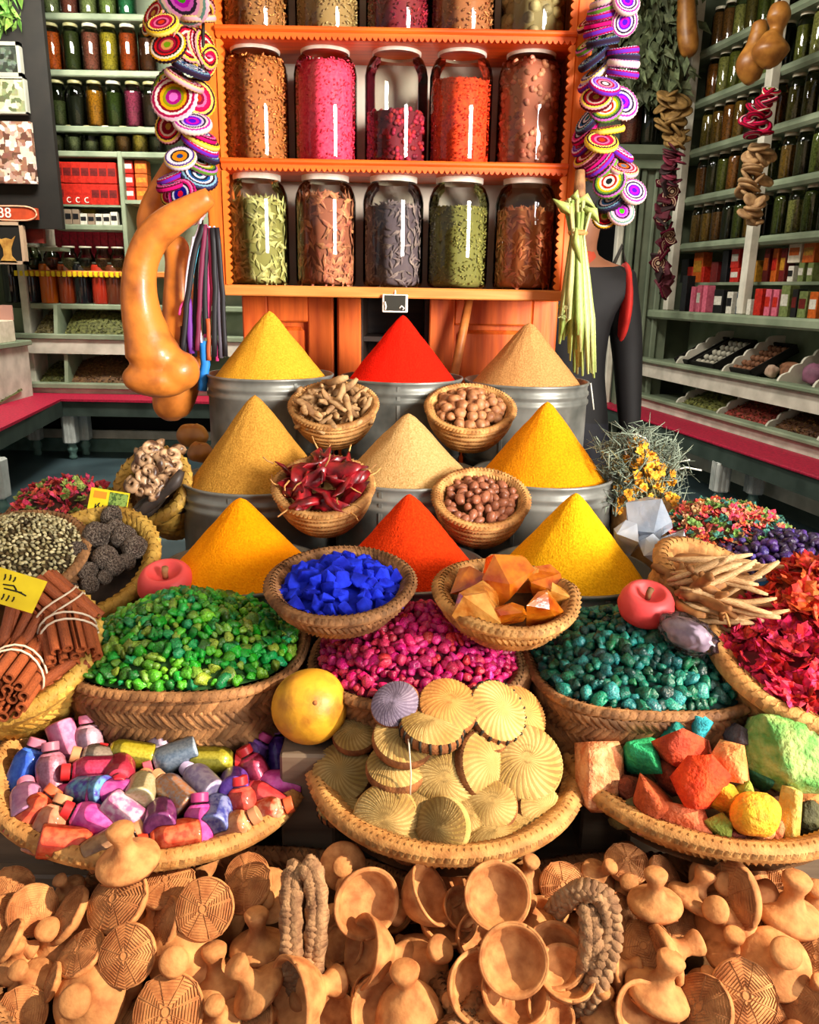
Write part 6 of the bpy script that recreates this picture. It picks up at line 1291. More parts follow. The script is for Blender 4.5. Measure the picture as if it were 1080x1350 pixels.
for (ex, ey) in ((842, 592), (848, 600), (838, 604), (852, 612), (844, 618), (836, 622), (856, 624), (870, 622), (862, 632), (832, 650), (822, 660), (850, 640), (868, 645), (880, 655), (840, 632), (876, 632), (858, 655), (812, 668), (886, 668), (830, 636), (846, 586), (864, 612)):
    q = atY(ex, ey, 1.66 + R.uniform(-.02, .05)) - o
    for j in range(3):
        put('flower_head', None, None) if False else None
        bl = blossom(R.randrange(99), 7); mb3.add(bl.v, bl.f, T(q + Vector((R.gauss(0, .01), R.gauss(0, .01), R.gauss(0, .01)))) @ AX((R.gauss(0, .6), -1, R.gauss(.5, .5))) @ Sc(.013), 0, False)
mb.obj('stems', mat('herb_stem', '#9a9468', '#6a6644', ns=20), fb, kind='stuff'); mb4.obj('grey_foliage', mat('grey_herb', '#8f9a86', '#5c6858', ns=20, island=.3), fb, kind='stuff'); mb3.obj('yellow_flowers', mat('yellow_bloom', '#e6a82a', '#b87814', ns=20, island=.25, hue=.02), fb, kind='stuff')
MB().tube([Vector((0, 0, .04)), atY(822, 590, 1.7) - o, atY(838, 572, 1.7) - o, atY(852, 578, 1.7) - o, atY(858, 590, 1.7) - o], .002, 5).tube([atY(880, 622, 1.7) - o, atY(905, 616, 1.7) - o, atY(925, 620, 1.7) - o], .002, 5).tube([atY(890, 610, 1.7) - o, atY(910, 606, 1.7) - o], .0015, 5).obj('twig', m_white, fb)
MB().lathe([(.05, -.13), (.065, -.1), (.075, -.03), (.078, .03), (.07, .03), (.06, -.02), (0, -.02)], 24).obj('straw_pot', m_straw, fb)
STAND.append((o.x - .06, o.y - .06, o.x + .06, o.y + .06, o.z - .13))
# plastic bags
m_film = glass('plastic_film', '#eeeef2', 1.3, .2)
def bag(label, px, py, w, h, Y, ang, inner=None, mk=None):
    p = atY(px, py, Y); k = depth(p) / F; e = thing('plastic_bag', label, 'bag', T(p) @ orient(px, py, ang, 0)); mb = MB(); blob(mb, int(px), 1, 4, .22, 2.6, (w / 2 * k, h / 2 * k, .025), ridge=.28); mb.obj('film', m_film, e)
    mb = MB(); blob(mb, int(px) + 1, 1, 3, .2, 2, (w / 2.4 * k, h / 2.5 * k, .018), ridge=.2); mb.obj('contents', inner, e)
    if mk: MB().box((-w * .22 * k, h * .05 * k, .021), (w * .28 * k, h * .30 * k, .024)).obj('label_strip', mk, e)
bag('crumpled clear bag of mauve petals lying on the teal buds', 907, 836, 74, 46, 1.10, -28, mat('mauve_contents', '#c9b4c0', '#a58c9c', ns=60))
bag('clear bag with a blue label between the violet buds and orange flowers', 1026, 778, 100, 46, 1.22, 8, mat('pale_contents', '#b4b6c8', '#8a8ca4', ns=30), mat('blue_label', '#2f86d8', '#2470bc', ns=30))

# ================================================================== FRONT ROW: BOTTLES
P, a, b = ell2(204, 926, 1140, 190, S(205, 1040).z)
e, M = basket('bottle_basket', 'wide round basket of small bottles of coloured powder', P, a, b, .075, m_straw, kb=.45, tilt=(0, .11), rows=3, rim=.018, sw=.0055)
plB = Pile((0, 0, 0), a * .9, b * .9, .03, M=M, off=-.005)
BP = [(0, 0), (.0150, 0), (.0172, .0), (.0190, .0010), (.0195, .0028), (.0195, .005), (.0195, .038), (.0194, .042), (.0180, .048), (.0150, .0525), (.0112, .0562), (.0096, .0585), (.0094, .060), (.0094, .066)]
bgl = MB().lathe(BP, 24, cap=False).mesh('glass', glass('bottle_glass', '#f2f2f2', .9, .08))
bpw = MB().lathe([(0, .001)] + [(r - .0006, z + .0006) for r, z in BP[1:11]] + [(0, .057)], 24, cap=False)
bcap = MB().lathe([(.0095, .059), (.0106, .0598), (.0106, .0600), (.0106, .0690), (.0106, .0692), (.0098, .0702), (.0096, .0702), (0, .0702)], 20)
PW = {}
def pw(c, c2=None, glit=0):
    k = (c, c2)
    if k not in PW: PW[k] = (bpw.mesh('powder', mat('bp' + c[1:] + (c2 or '')[1:], c, c2 or c, ns=120 if not glit else 300, rough=.6 if not glit else .35, bump=.15, bs=300, metal=.25 if glit else 0, lo=.4 if not glit else .3, hi=.6)))
    return PW[k]
CAP = {}
def cp(c):
    if c not in CAP: CAP[c] = bcap.mesh('cap', mat('cap' + c[1:], c, rough=.4))
    return CAP[c]
red, pink, org, tan, mag = '#c0282c', '#d07a98', '#d8623a', '#c08a62', '#b03a78'
bots = [(35, 1011, 75, 5, '#2f62d8', '#4a80e8', pink, 0, 'blue, upright at the far rim by the frame edge'), (150, 958, 215, 15, '#2f66d8', '#4a84e8', red, 0, 'blue, red capped, at the back beside the violet one'), (190, 954, 65, 0, '#b84ad0', '#d070d8', mag, 0, 'orchid violet, standing at the back rim'), (224, 951, 240, 20, '#a8a2c0', '#c8c4d8', red, 1, 'silver lilac, red capped, at the back rim'), (249, 966, 45, 0, '#c03040', '#d85058', red, 1, 'crimson, half under the rose pink one at the back'), (294, 947, 155, 0, '#2a54c8', '#4f7ae0', '#2f62d8', 1, 'glittering blue, blue capped, at the back rim'),
 (89, 984, 295, 8, '#d878a8', '#e89ac0', pink, 0, 'soft pink, cap downwards, beside the mauve one'), (167, 995, 172, 0, '#a89a1c', '#c8ba3a', red, 1, 'olive gold, red capped, in the back half'), (276, 970, 182, 0, '#e04ab8', '#ee78cc', '#e080c0', 0, 'rose pink, lying flat at the back'), (329, 968, 225, 12, '#a5a5a8', '#cacaca', red, 1, 'plain silver, red capped, at the back rim'), (68, 1017, 100, 0, '#b06a80', '#c888a0', '#b06a80', 1, 'mauve, upright beside the blue one'), (121, 1017, 182, 0, '#c02858', '#d84878', red, 1, 'crimson glitter, lying under the olive gold one'),
 (132, 1001, 170, 0, '#8a7a70', '#a5968a', tan, 1, 'grey brown, mostly hidden under the soft pink one'), (158, 1019, 270, 65, '#a0203c', '#b83050', '#c82a3c', 0, 'dark red, its red cap facing out'), (226, 999, 200, 0, '#8ca0b8', '#b8c8d8', '#d05868', 1, 'silver blue glitter, pink capped, in the centre'), (211, 978, 265, 40, '#a890b0', '#c0b0c8', red, 1, 'greyish lilac, red cap facing down, behind the silver blue one'), (284, 1003, 0, 0, '#9c9420', '#bcb23e', red, 1, 'olive gold, second of that colour, towards the violet ones'), (364, 993, 98, 0, '#5c2a98', '#7a48b8', '#b070a8', 0, 'deep violet, upright at the rim beside the yellow gourd'), (333, 997, 60, 10, '#6a3a98', '#8a5ab0', mag, 0, 'purple, tucked behind the deep violet one'),
 (264, 1030, 138, -42, '#a898c8', '#d0c4e0', '#c0b0d8', 0, 'pearly lilac, base turned out, in the centre'), (309, 1032, 90, -72, '#6a38b0', '#8858c8', mag, 0, 'violet, round base facing straight out'), (336, 1017, 120, 10, '#b02c50', '#c84468', red, 1, 'crimson, behind the violet base'), (364, 1034, 182, 0, '#e04ab0', '#f070c8', red, 0, 'hot pink, red capped, at the rim by the woven pads'), (112, 1044, 182, -45, '#5a48b8', '#7ab8d8', mag, 0, 'indigo with a cyan lit base, left of the centre'), (152, 1046, 0, 0, '#b83a9c', '#d060b4', mag, 0, 'plum pink, lying behind the indigo one'), (187, 1040, 80, -62, '#c8b888', '#ded4b4', tan, 1, 'pearl beige, round base facing out'), (227, 1044, 140, -30, '#b0aab0', '#c88a5c', tan, 1, 'silver above copper, base turned out'), (286, 1071, 78, -55, '#9aa4d8', '#4a50b0', '#c0c0e0', 0, 'frosty blue, base turned out, near the front rim'),
 (35, 1056, 100, -50, '#c888b8', '#d8a0c8', pink, 0, 'pale lilac, end showing, at the rim by the frame edge'), (45, 1073, 56, 0, '#d8452a', '#e86a40', org, 0, 'vermilion, orange capped, leaning at the near rim'), (66, 1089, 72, 0, '#d07a58', '#e09a7a', tan, 0, 'salmon, tan capped, leaning beside the vermilion one'), (121, 1081, 160, 0, '#d83aa0', '#ea68bc', red, 0, 'fuchsia, red capped, before the plum pink one'), (171, 1079, 325, 12, '#d878b0', '#f0d0e0', org, 0, 'pink and white, orange cap facing out'), (212, 1075, 90, -65, '#7a2c70', '#9a488c', mag, 0, 'plum, round base facing out'), (93, 1112, 355, 0, '#e0482c', '#ec7048', tan, 0, 'scarlet orange, tan capped, lying along the near rim'),
 (224, 1104, 190, 8, '#d8401c', '#f0764a', '#d83a20', 0, 'two toned orange, red capped, at the near rim'), (263, 1087, 95, 0, '#c83a9c', '#d858b0', mag, 0, 'magenta, upright at the near rim'), (350, 1073, 20, 5, '#e0502a', '#f0a080', org, 0, 'orange and white, at the rim beside the magenta gap'), (307, 1093, 32, 15, '#c8784a', '#d8966a', tan, 0, 'copper, tan cap facing up, at the near rim'), (319, 1062, 100, 10, '#d03a30', '#e05a48', red, 0, 'bright red, behind the copper one'), (344, 1052, 150, 0, '#c83038', '#d84a4c', red, 0, 'red, under the hot pink one'), (150, 1112, 30, 0, '#a87a58', '#c0946c', tan, 0, 'brownish, behind the clay scrubber on the rim'), (117, 979, 100, 0, '#c89ab0', '#d8b0c4', pink, 1, 'dusty pink, behind the soft pink one')]
for i, (px, py, ang, tl, c1, c2, cc, gl, lab) in enumerate(bots):
    p = plB.at(px, py, .016); k = 1.12
    inst('powder_bottle', [('powder', pw(c1, c2, gl)), ('glass', bgl), ('cap', cp(cc))], T(p) @ orient(px, py, ang, tl, i) @ Ry(math.pi / 2) @ Sc(k) @ T((0, 0, -.034)), 'small powder bottle: ' + lab, 'bottle', 'powder bottles')
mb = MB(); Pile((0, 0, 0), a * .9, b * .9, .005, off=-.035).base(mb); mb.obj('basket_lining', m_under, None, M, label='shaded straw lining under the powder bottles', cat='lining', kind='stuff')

# ------------------------------------------------ woven pads
P, a, b = ell2(586, 915, 1134, 168, S(586, 1036).z)
e, M = basket('pad_basket', 'wide round basket of woven bath pads', P, a, b, .075, m_straw, kb=.45, rows=3, rim=.018, sw=.0055)
plP = Pile(P, a * .85, b * .85, .06, off=-.005)
m_pad = mat('pad_fibre', '#c9ab70', '#a58548', ns=20, rough=.85, rand=.1, bump=.5, bs=220, bd=.003, spec=.1); m_padl = mat('pad_lilac', '#a89ab0', '#857890', ns=20, rough=.8, bump=.4, bs=220); m_padb = mat('pad_rim', '#9a6234', '#6e4020', ns=60, rough=.85, bump=.4, bs=200); m_pado = mat('pad_orange', '#d89a50', '#b8763a', ns=20, rough=.8, bump=.4, bs=220)
PD = .046
def pad_face(side, n=56, rings=12):
    mb = MB(); vs = [(0, 0, side * .0205)]
    for j in range(1, rings + 1):
        t = j / rings; r = PD * t
        for i in range(n * 2):
            a_ = 2 * math.pi * (i / (2 * n)) + t * .55; z = .008 + .0125 * (1 - t * t) + .0005 * (j % 2); z += (.0017 if i % 2 else -.0014) * min(1, t * 2.2); vs.append((r * math.cos(a_), r * math.sin(a_), side * z))
    N_ = 2 * n
    for mi_ in (0, 1):
        fs = [(0, 1 + i, 1 + (i + 1) % N_) for i in range(N_) if (i // 2) % 2 == mi_] + [(1 + j * N_ + i, 1 + (j + 1) * N_ + i, 1 + (j + 1) * N_ + (i + 1) % N_, 1 + j * N_ + (i + 1) % N_) for j in range(rings - 1) for i in range(N_) if (i + 1) // 2 % 2 == mi_]
        if mi_ == 0: mb.add(vs, fs if side > 0 else [f[::-1] for f in fs], None, 0)
        else: mb.f += [tuple(f if side > 0 else f[::-1]) for f in fs]; mb.m += [1] * len(fs); mb.sm += [True] * len(fs)
    return mb
def pad_edge(m, name):
    def wob(a_, j, r, z): i = int(round(a_ / (2 * math.pi) * 120)); return r + (.0006 if (i + j) % 2 else -.0003), z
    return MB().lathe([(PD * .985, -.0085), (PD * 1.03, -.005), (PD * 1.04, 0), (PD * 1.03, .005), (PD * .985, .0085)], 120, wob=wob, cap=False).mesh(name, m)
m_pd2 = mat('pad_fibre_crevice', '#b09058', '#907040', ns=20, rough=.85, spec=.1); m_pl2 = mat('pad_lilac_crevice', '#8c7c94', '#6e6078', ns=20); m_po2 = mat('pad_orange_crevice', '#b8803e', '#9a642c', ns=20)  # darker alternate ribs put crevice shade into the pad colour
pf = {m: (pad_face(1).mesh('top_face', [m, m2]), pad_face(-1).mesh('under_face', [m, m2])) for m, m2 in ((m_pad, m_pd2), (m_padl, m_pl2), (m_pado, m_po2))}
ed = {0: pad_edge(m_pad, 'edge_braid'), 1: pad_edge(m_padb, 'edge_braid'), 2: pad_edge(m_padb, 'edge_braid')}
stm = MB()
for i in range(40):
    if i % 2 == 0: a_ = 2 * math.pi * i / 40; stm.tube([(PD * 1.0 * math.cos(a_), PD * 1.0 * math.sin(a_), .0088), (PD * 1.05 * math.cos(a_ + .03), PD * 1.05 * math.sin(a_ + .03), .001), (PD * 1.0 * math.cos(a_ + .06), PD * 1.0 * math.sin(a_ + .06), -.008)], .0024, 5)
stm = stm.mesh('black_stitching', m_ink)
pads = [(522, 930, 66, (-.25, -.55, .8), m_padl, 1, 'lilac grey one leaning on the rosebuds', 7), (591, 932, 80, (.15, -.5, .85), m_pado, 1, 'orange one at the back beside the lilac grey one', 6), (654, 939, 84, (.42, -.55, .7), m_pad, 2, 'black stitched one tilted up before an orange edge', 5.2), (684, 943, 78, (.45, -.5, .7), m_pado, 1, 'orange edged one behind the tilted black stitched one', 4.2), (569, 962, 84, (.12, -.1, .98), m_pad, 2, 'black stitched one lying flat, edge showing', 5), (469, 970, 60, (-.05, -.3, .95), m_pad, 1, 'small one nearest the yellow gourd', 3), (532, 976, 82, (.12, -.35, .92), m_pad, 1, 'brown edged one under the black stitched flat one', 3.8), (452, 1020, 82, (-.2, -.6, .75), m_pad, 1, 'broad shaded one by the bottle basket', 2.2),
 (524, 1013, 82, (0, -.2, .97), m_pad, 1, 'one with its dark edge forward, in the middle', 3), (585, 1026, 92, (0, -.8, .6), m_pad, 0, 'big shaded one turned out, in the middle', 1.6), (635, 1008, 88, (.62, -.55, .45), m_pad, 1, 'one standing on edge beside the biggest', 2.6), (691, 1006, 100, (.08, -.65, .75), m_pad, 0, 'biggest pale one, in the right half', 3.4), (509, 1079, 86, (-.1, -.85, .52), m_pad, 0, 'sunlit round one facing out at the near rim', 1.4), (584, 1091, 78, (-.5, -.62, .5), m_pad, 0, 'one standing on edge at the near rim', 1.4), (652, 1104, 78, (.05, -.2, .97), m_pad, 0, 'one lying flat with pale ribbed edge at the near rim', .6), (648, 1062, 68, (0, -.5, .86), m_pad, 1, 'small one under the edge standing one', 1.2), (711, 1067, 66, (.4, -.65, .6), m_pad, 1, 'sunlit one against the basket wall near the stones', 1.2),
 (621, 1077, 58, (0, -.5, .8), m_pad, 2, 'black stitched one deep in the basket', .2), (450, 1062, 64, (-.1, -.25, .95), m_pad, 2, 'black stitched one under the broad shaded one', .4), (690, 1092, 62, (.1, -.4, .9), m_pad, 1, 'deep one under the sunlit one', .0), (540, 1112, 56, (0, -.4, .9), m_pad, 1, 'deep one between the two near rim ones', -.2), (560, 1050, 70, (.1, -.4, .9), m_pad, 0, 'hidden one below the middle', .2), (640, 964, 66, (.3, -.4, .9), m_padb and m_pado, 1, 'rust coloured one under the tilted black stitched one', 3)]
for i, (px, py, d, ax, mf, ek, lab, lift) in enumerate(pads):
    p = plP.at(px, py, lift * .011 - .004 + (.02 if py < 990 else 0)); s = d * depth(p) / F / (2 * PD) * .98; M = T(p) @ AX(ax, i) @ Sc(s)
    parts = [('top_face', pf[mf][0]), ('under_face', pf[mf][1]), ('edge_braid', ed[ek])]
    if ek == 2: parts.append(('black_stitching', stm))
    inst('woven_pad', parts, M, 'round ribbed straw bath pad, ' + lab, 'bath pad', 'woven bath pads')
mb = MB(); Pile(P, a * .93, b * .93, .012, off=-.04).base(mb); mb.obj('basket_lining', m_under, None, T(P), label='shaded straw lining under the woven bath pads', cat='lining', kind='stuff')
MB().tube([plP.at(538, 968, .09), plP.at(540, 990, .085), plP.at(542, 1020, .06), plP.at(541, 1048, .04)], .0011, 5).obj('loose_thread', m_tie, None, label='loose pale thread hanging over the middle bath pads', cat='thread')

# ------------------------------------------------ coloured stones
P, a, b = ell2(932, 925, 1128, 180, S(930, 1034).z)
e, M = basket('stone_basket', 'wide round basket of brightly coloured mineral lumps', P, a, b, .075, m_straw, kb=.45, rows=3, rim=.018, sw=.0055)
plS2 = Pile(P, a * .85, b * .85, .045, off=-.005)
stones = [(790, 1020, 54, 84, '#e8a878', '#c87040', 3, 'tall peach block at the rim beside the bath pads'), (850, 998, 66, 62, '#2fbf78', '#168a58', 3, 'pointed emerald lump'), (798, 968, 52, 34, '#b84038', '#8e2c2a', 1, 'dark coral lump at the back rim'), (846, 956, 48, 30, '#c84858', '#98303e', 1, 'pinkish red lump at the back rim'), (852, 972, 34, 30, '#7a9a70', '#587a52', 1.5, 'grey green lump behind the pointed emerald'), (885, 968, 42, 38, '#1c9a88', '#0c6a60', 2, 'teal lump behind the brick red pyramid'), (928, 956, 38, 42, '#3ac0c8', '#1c8a98', 3, 'turquoise chip at the top'), (956, 948, 38, 30, '#c8825a', '#a0603c', 2, 'clay brown lump at the back by the teal basket'), (917, 990, 82, 72, '#c84a24', '#a0341a', 4, 'big brick red pyramid'), (924, 1030, 66, 64, '#f04a14', '#d03008', 4, 'vivid orange red block in the centre'), (962, 1006, 50, 52, '#e89a5c', '#d07a3c', 3, 'rounded peach lump beside the pyramid'), (951, 1052, 46, 60, '#e0a01c', '#b87a10', 2, 'amber lump below the rounded peach one'), (868, 1051, 60, 64, '#c85a2c', '#a0421c', 2.5, 'rust orange lump below the pointed emerald'), (908, 1087, 66, 54, '#e07a50', '#c05830', 1.5, 'salmon lump at the near rim'),
 (1005, 1024, 42, 42, '#2c6a48', '#1a4a30', 2, 'dark green lump below the big pale green one'), (1033, 995, 90, 92, '#a8c070', '#5c9a48', 4, 'biggest pale green block'), (980, 972, 62, 44, '#6a6268', '#4a4248', 1.5, 'slate grey lump at the back'), (996, 1074, 68, 58, '#f0b828', '#d88a28', 3, 'smooth yellow ball near the front rim'), (1042, 1076, 32, 74, '#d8b860', '#b89440', 2, 'khaki stick shaped piece'), (1062, 1046, 50, 40, '#d88a48', '#b06a30', 1.5, 'tan lump at the frame edge'), (827, 1072, 44, 36, '#6a6238', '#4a4424', .6, 'dull olive lump in the shade by the peach block'), (979, 1044, 28, 36, '#9aa83c', '#6a7a24', 2, 'small lime lump beside the amber one'), (861, 1090, 40, 28, '#e0a080', '#c07a5c', .6, 'small pale peach lump at the near rim'), (948, 1094, 38, 34, '#a8b048', '#7a8a30', .8, 'small yellow green lump at the near rim'), (828, 1042, 30, 38, '#8e4428', '#6a2e1a', .8, 'small brown lump between the peach block and the rust one'), (1070, 1080, 42, 50, '#5a5a3a', '#3c3c26', .4, 'dark olive lump at the frame edge'), (1003, 1100, 40, 26, '#e0945c', '#c07040', .4, 'salmon crumb under the yellow ball'), (1022, 1094, 30, 36, '#e08a5c', '#b8643c', .8, 'salmon chip between the yellow ball and the khaki stick'), (968, 1098, 34, 32, '#8a3a28', '#64281a', .2, 'dark brick chip at the near rim'), (890, 1024, 40, 44, '#8a3418', '#64240f', 1.2, 'dark rust lump in the shade of the orange red block'), (1066, 1016, 34, 40, '#5c4632', '#3e2e20', .8, 'dark brown lump behind the tan one')]
for i, (px, py, w, h, c1, c2, lift, lab) in enumerate(stones):
    p = plS2.at(px, py, lift * .012 - .002 + (.02 if py < 985 else 0)); k = depth(p) / F; sm = 'ball' in lab; mb = MB(); r_, u_, t = view(px, py)
    if sm: blob(mb, i, 1, 3, .14, 1.3, (w / 2 * k, w / 2.2 * k, h / 2 * k))
    elif 'stick' in lab: chunk(mb, i + 31, 1, 22, (w / 2 * k, w / 2 * k, h / 2 * k), boxy=.7, bev=0, rough=.05)
    elif 'block' in lab: chunk(mb, i + 301, 1, 34, (w / 1.85 * k, w / 2 * k, h / 1.85 * k), boxy=.95, bev=0, rough=.09)
    else: chunk(mb, i + 31, 1, 12, (w / 1.75 * k, w / 1.95 * k, h / 1.75 * k), boxy=.5, bev=0, rough=.13)
    Mv = Matrix((r_, -t, u_)).transposed().to_4x4()
    mb.obj('mineral_lump', mat('stone%d' % i, c1, c2, ns=42, rough=.8, bump=1, bs=140, bd=.006, lo=.36, hi=.62, detail=6), None, T(p) @ Mv @ Ry(.25 * math.sin(i * 2.1) if 'stick' not in lab else .35) @ Rz(i * 1.9 if 'block' not in lab else .5), label='coloured mineral: ' + lab, cat='mineral', group='coloured minerals')
mb = MB(); Pile(P, a * .93, b * .93, .012, off=-.035).base(mb); mb.obj('basket_lining', m_under, None, T(P), label='shaded straw lining under the coloured minerals', cat='lining', kind='stuff')
# yellow gourd ball
p = S(408, 931, -.07); mb = MB(); blob(mb, 5, 50 * depth(p) / F, 4, .04, 1.2, (1, 1, .98)); gb = thing('round_gourd', 'round yellow gourd ball resting between the green basket and the bath pads', 'gourd', T(p)); mb.obj('rind', m_ball, gb)
MB().lathe([(.003, 0), (.0035, .0012), (.001, .002)], 10).obj('blossom_scar', m_padb, gb, AX((.25, -.8, .55)) @ T((0, 0, 50 * depth(p) / F * .99)))
STAND.append((p.x - .04, p.y - .04, p.x + .04, p.y + .04, p.z - 50 * depth(p) / F))

# ================================================================== CLAY SCRUBBERS AND POTS
SR = .043
scb = MB().lathe([(0, -.058), (.015, -.058), (.0185, -.054), (.0175, -.047), (.0125, -.036), (.0125, -.028), (.019, -.017), (.034, -.011), (SR * .97, -.006), (SR, -.001), (SR * .97, .003), (SR * .6, .0085), (0, .0105)], 40, cap=False).mesh('clay_body', m_clay)
def face_z(r): return .0105 - .0075 * (r / SR) ** 2
def carved():
    mb = MB(); ns = 8
    def bar(x0, y0, x1, y1, w):
        d = Vector((x1 - x0, y1 - y0, 0)); n = Vector((-d.y, d.x, 0)).normalized() * w; vs = []
        for x, y in ((x0, y0), ((x0 + x1) / 2, (y0 + y1) / 2), (x1, y1)):
            z = face_z(math.hypot(x, y)); p = Vector((x, y, z)); vs += [p - n - Vector((0, 0, .0012)), p + Vector((0, 0, .0016)), p + n - Vector((0, 0, .0012))]
        mb.add(vs, [(0, 1, 4, 3), (1, 2, 5, 4), (3, 4, 7, 6), (4, 5, 8, 7)])
    for s in range(ns):
        a0, a1 = 2 * math.pi * s / ns, 2 * math.pi * (s + 1) / ns
        bar(.007 * math.cos(a0), .007 * math.sin(a0), SR * .94 * math.cos(a0), SR * .94 * math.sin(a0), .0009)
        for k in range(9):
            r = .009 + k * .0038; m_ = (a0 + a1) / 2
            if s % 2 == 0: bar(r * math.cos(a0 + .06), r * math.sin(a0 + .06), (r + .004) * math.cos(m_), (r + .004) * math.sin(m_), .0009); bar((r + .004) * math.cos(m_), (r + .004) * math.sin(m_), r * math.cos(a1 - .06), r * math.sin(a1 - .06), .0009)
            else: bar(r * math.cos(a0 + .06), r * math.sin(a0 + .06), r * math.cos(a1 - .06), r * math.sin(a1 - .06), .0009)
    for rr in (.0055, SR * .95):
        for i in range(28): a0, a1 = 2 * math.pi * i / 28, 2 * math.pi * (i + 1) / 28; bar(rr * math.cos(a0), rr * math.sin(a0), rr * math.cos(a1), rr * math.sin(a1), .0011)
    return mb
cvm = carved().mesh('carved_face', m_clay2)
def pl_wob(a_, j, r, z): return r * (1 + .012 * math.sin(a_ * 3 + j)), z
dsh = MB().lathe([(0, -.050), (.016, -.050), (.019, -.046), (.017, -.038), (.0115, -.028), (.0125, -.021), (.024, -.014), (.036, .000), (.0425, .016), (.0435, .021), (.0415, .0232), (.038, .021), (.035, .012), (.025, .001), (.007, -.0025), (0, -.001)], 40, cap=False, wob=pl_wob).mesh('clay_body', m_clay)
bead = MB().tube([(.0425 * math.cos(k * math.pi / 18), .0425 * math.sin(k * math.pi / 18), .0215) for k in range(37)], .0020, 6).mesh('rolled_rim', m_clay)
ptsb = MB().lathe([(.0, -.0585), (.0145, -.0582), (.012, -.0592), (0, -.0592)], 18, cap=False).mesh('stub_end', m_clay2)
sparts = [('clay_body', scb), ('carved_face', cvm)]; dparts = [('clay_body', dsh), ('rolled_rim', bead)]
def pz(py): return float(np.interp(py, [1120, 1160, 1230, 1350], [.655, .628, .60, .555]))
def clay(kind, px, py, d, ax, lab, dz=0):
    P_ = atZ(px, py, pz(py) + dz); s = d * depth(P_) / F / (2 * SR); n = Vector(ax).normalized()
    # the pixel names the middle of the whole piece
    M = T(P_) @ AX(n, px * 1.7) @ Sc(s) @ T((0, 0, .016 if n.z < -.2 or abs(n.z) < .35 else 0))
    nm, parts = ('clay_scrubber', sparts) if kind == 's' else ('clay_dish', dparts)
    inst(nm, parts, M, lab, 'foot scrubber' if kind == 's' else 'dish', 'clay scrubbers' if kind == 's' else 'clay dishes')
up = (0, 0, -1)
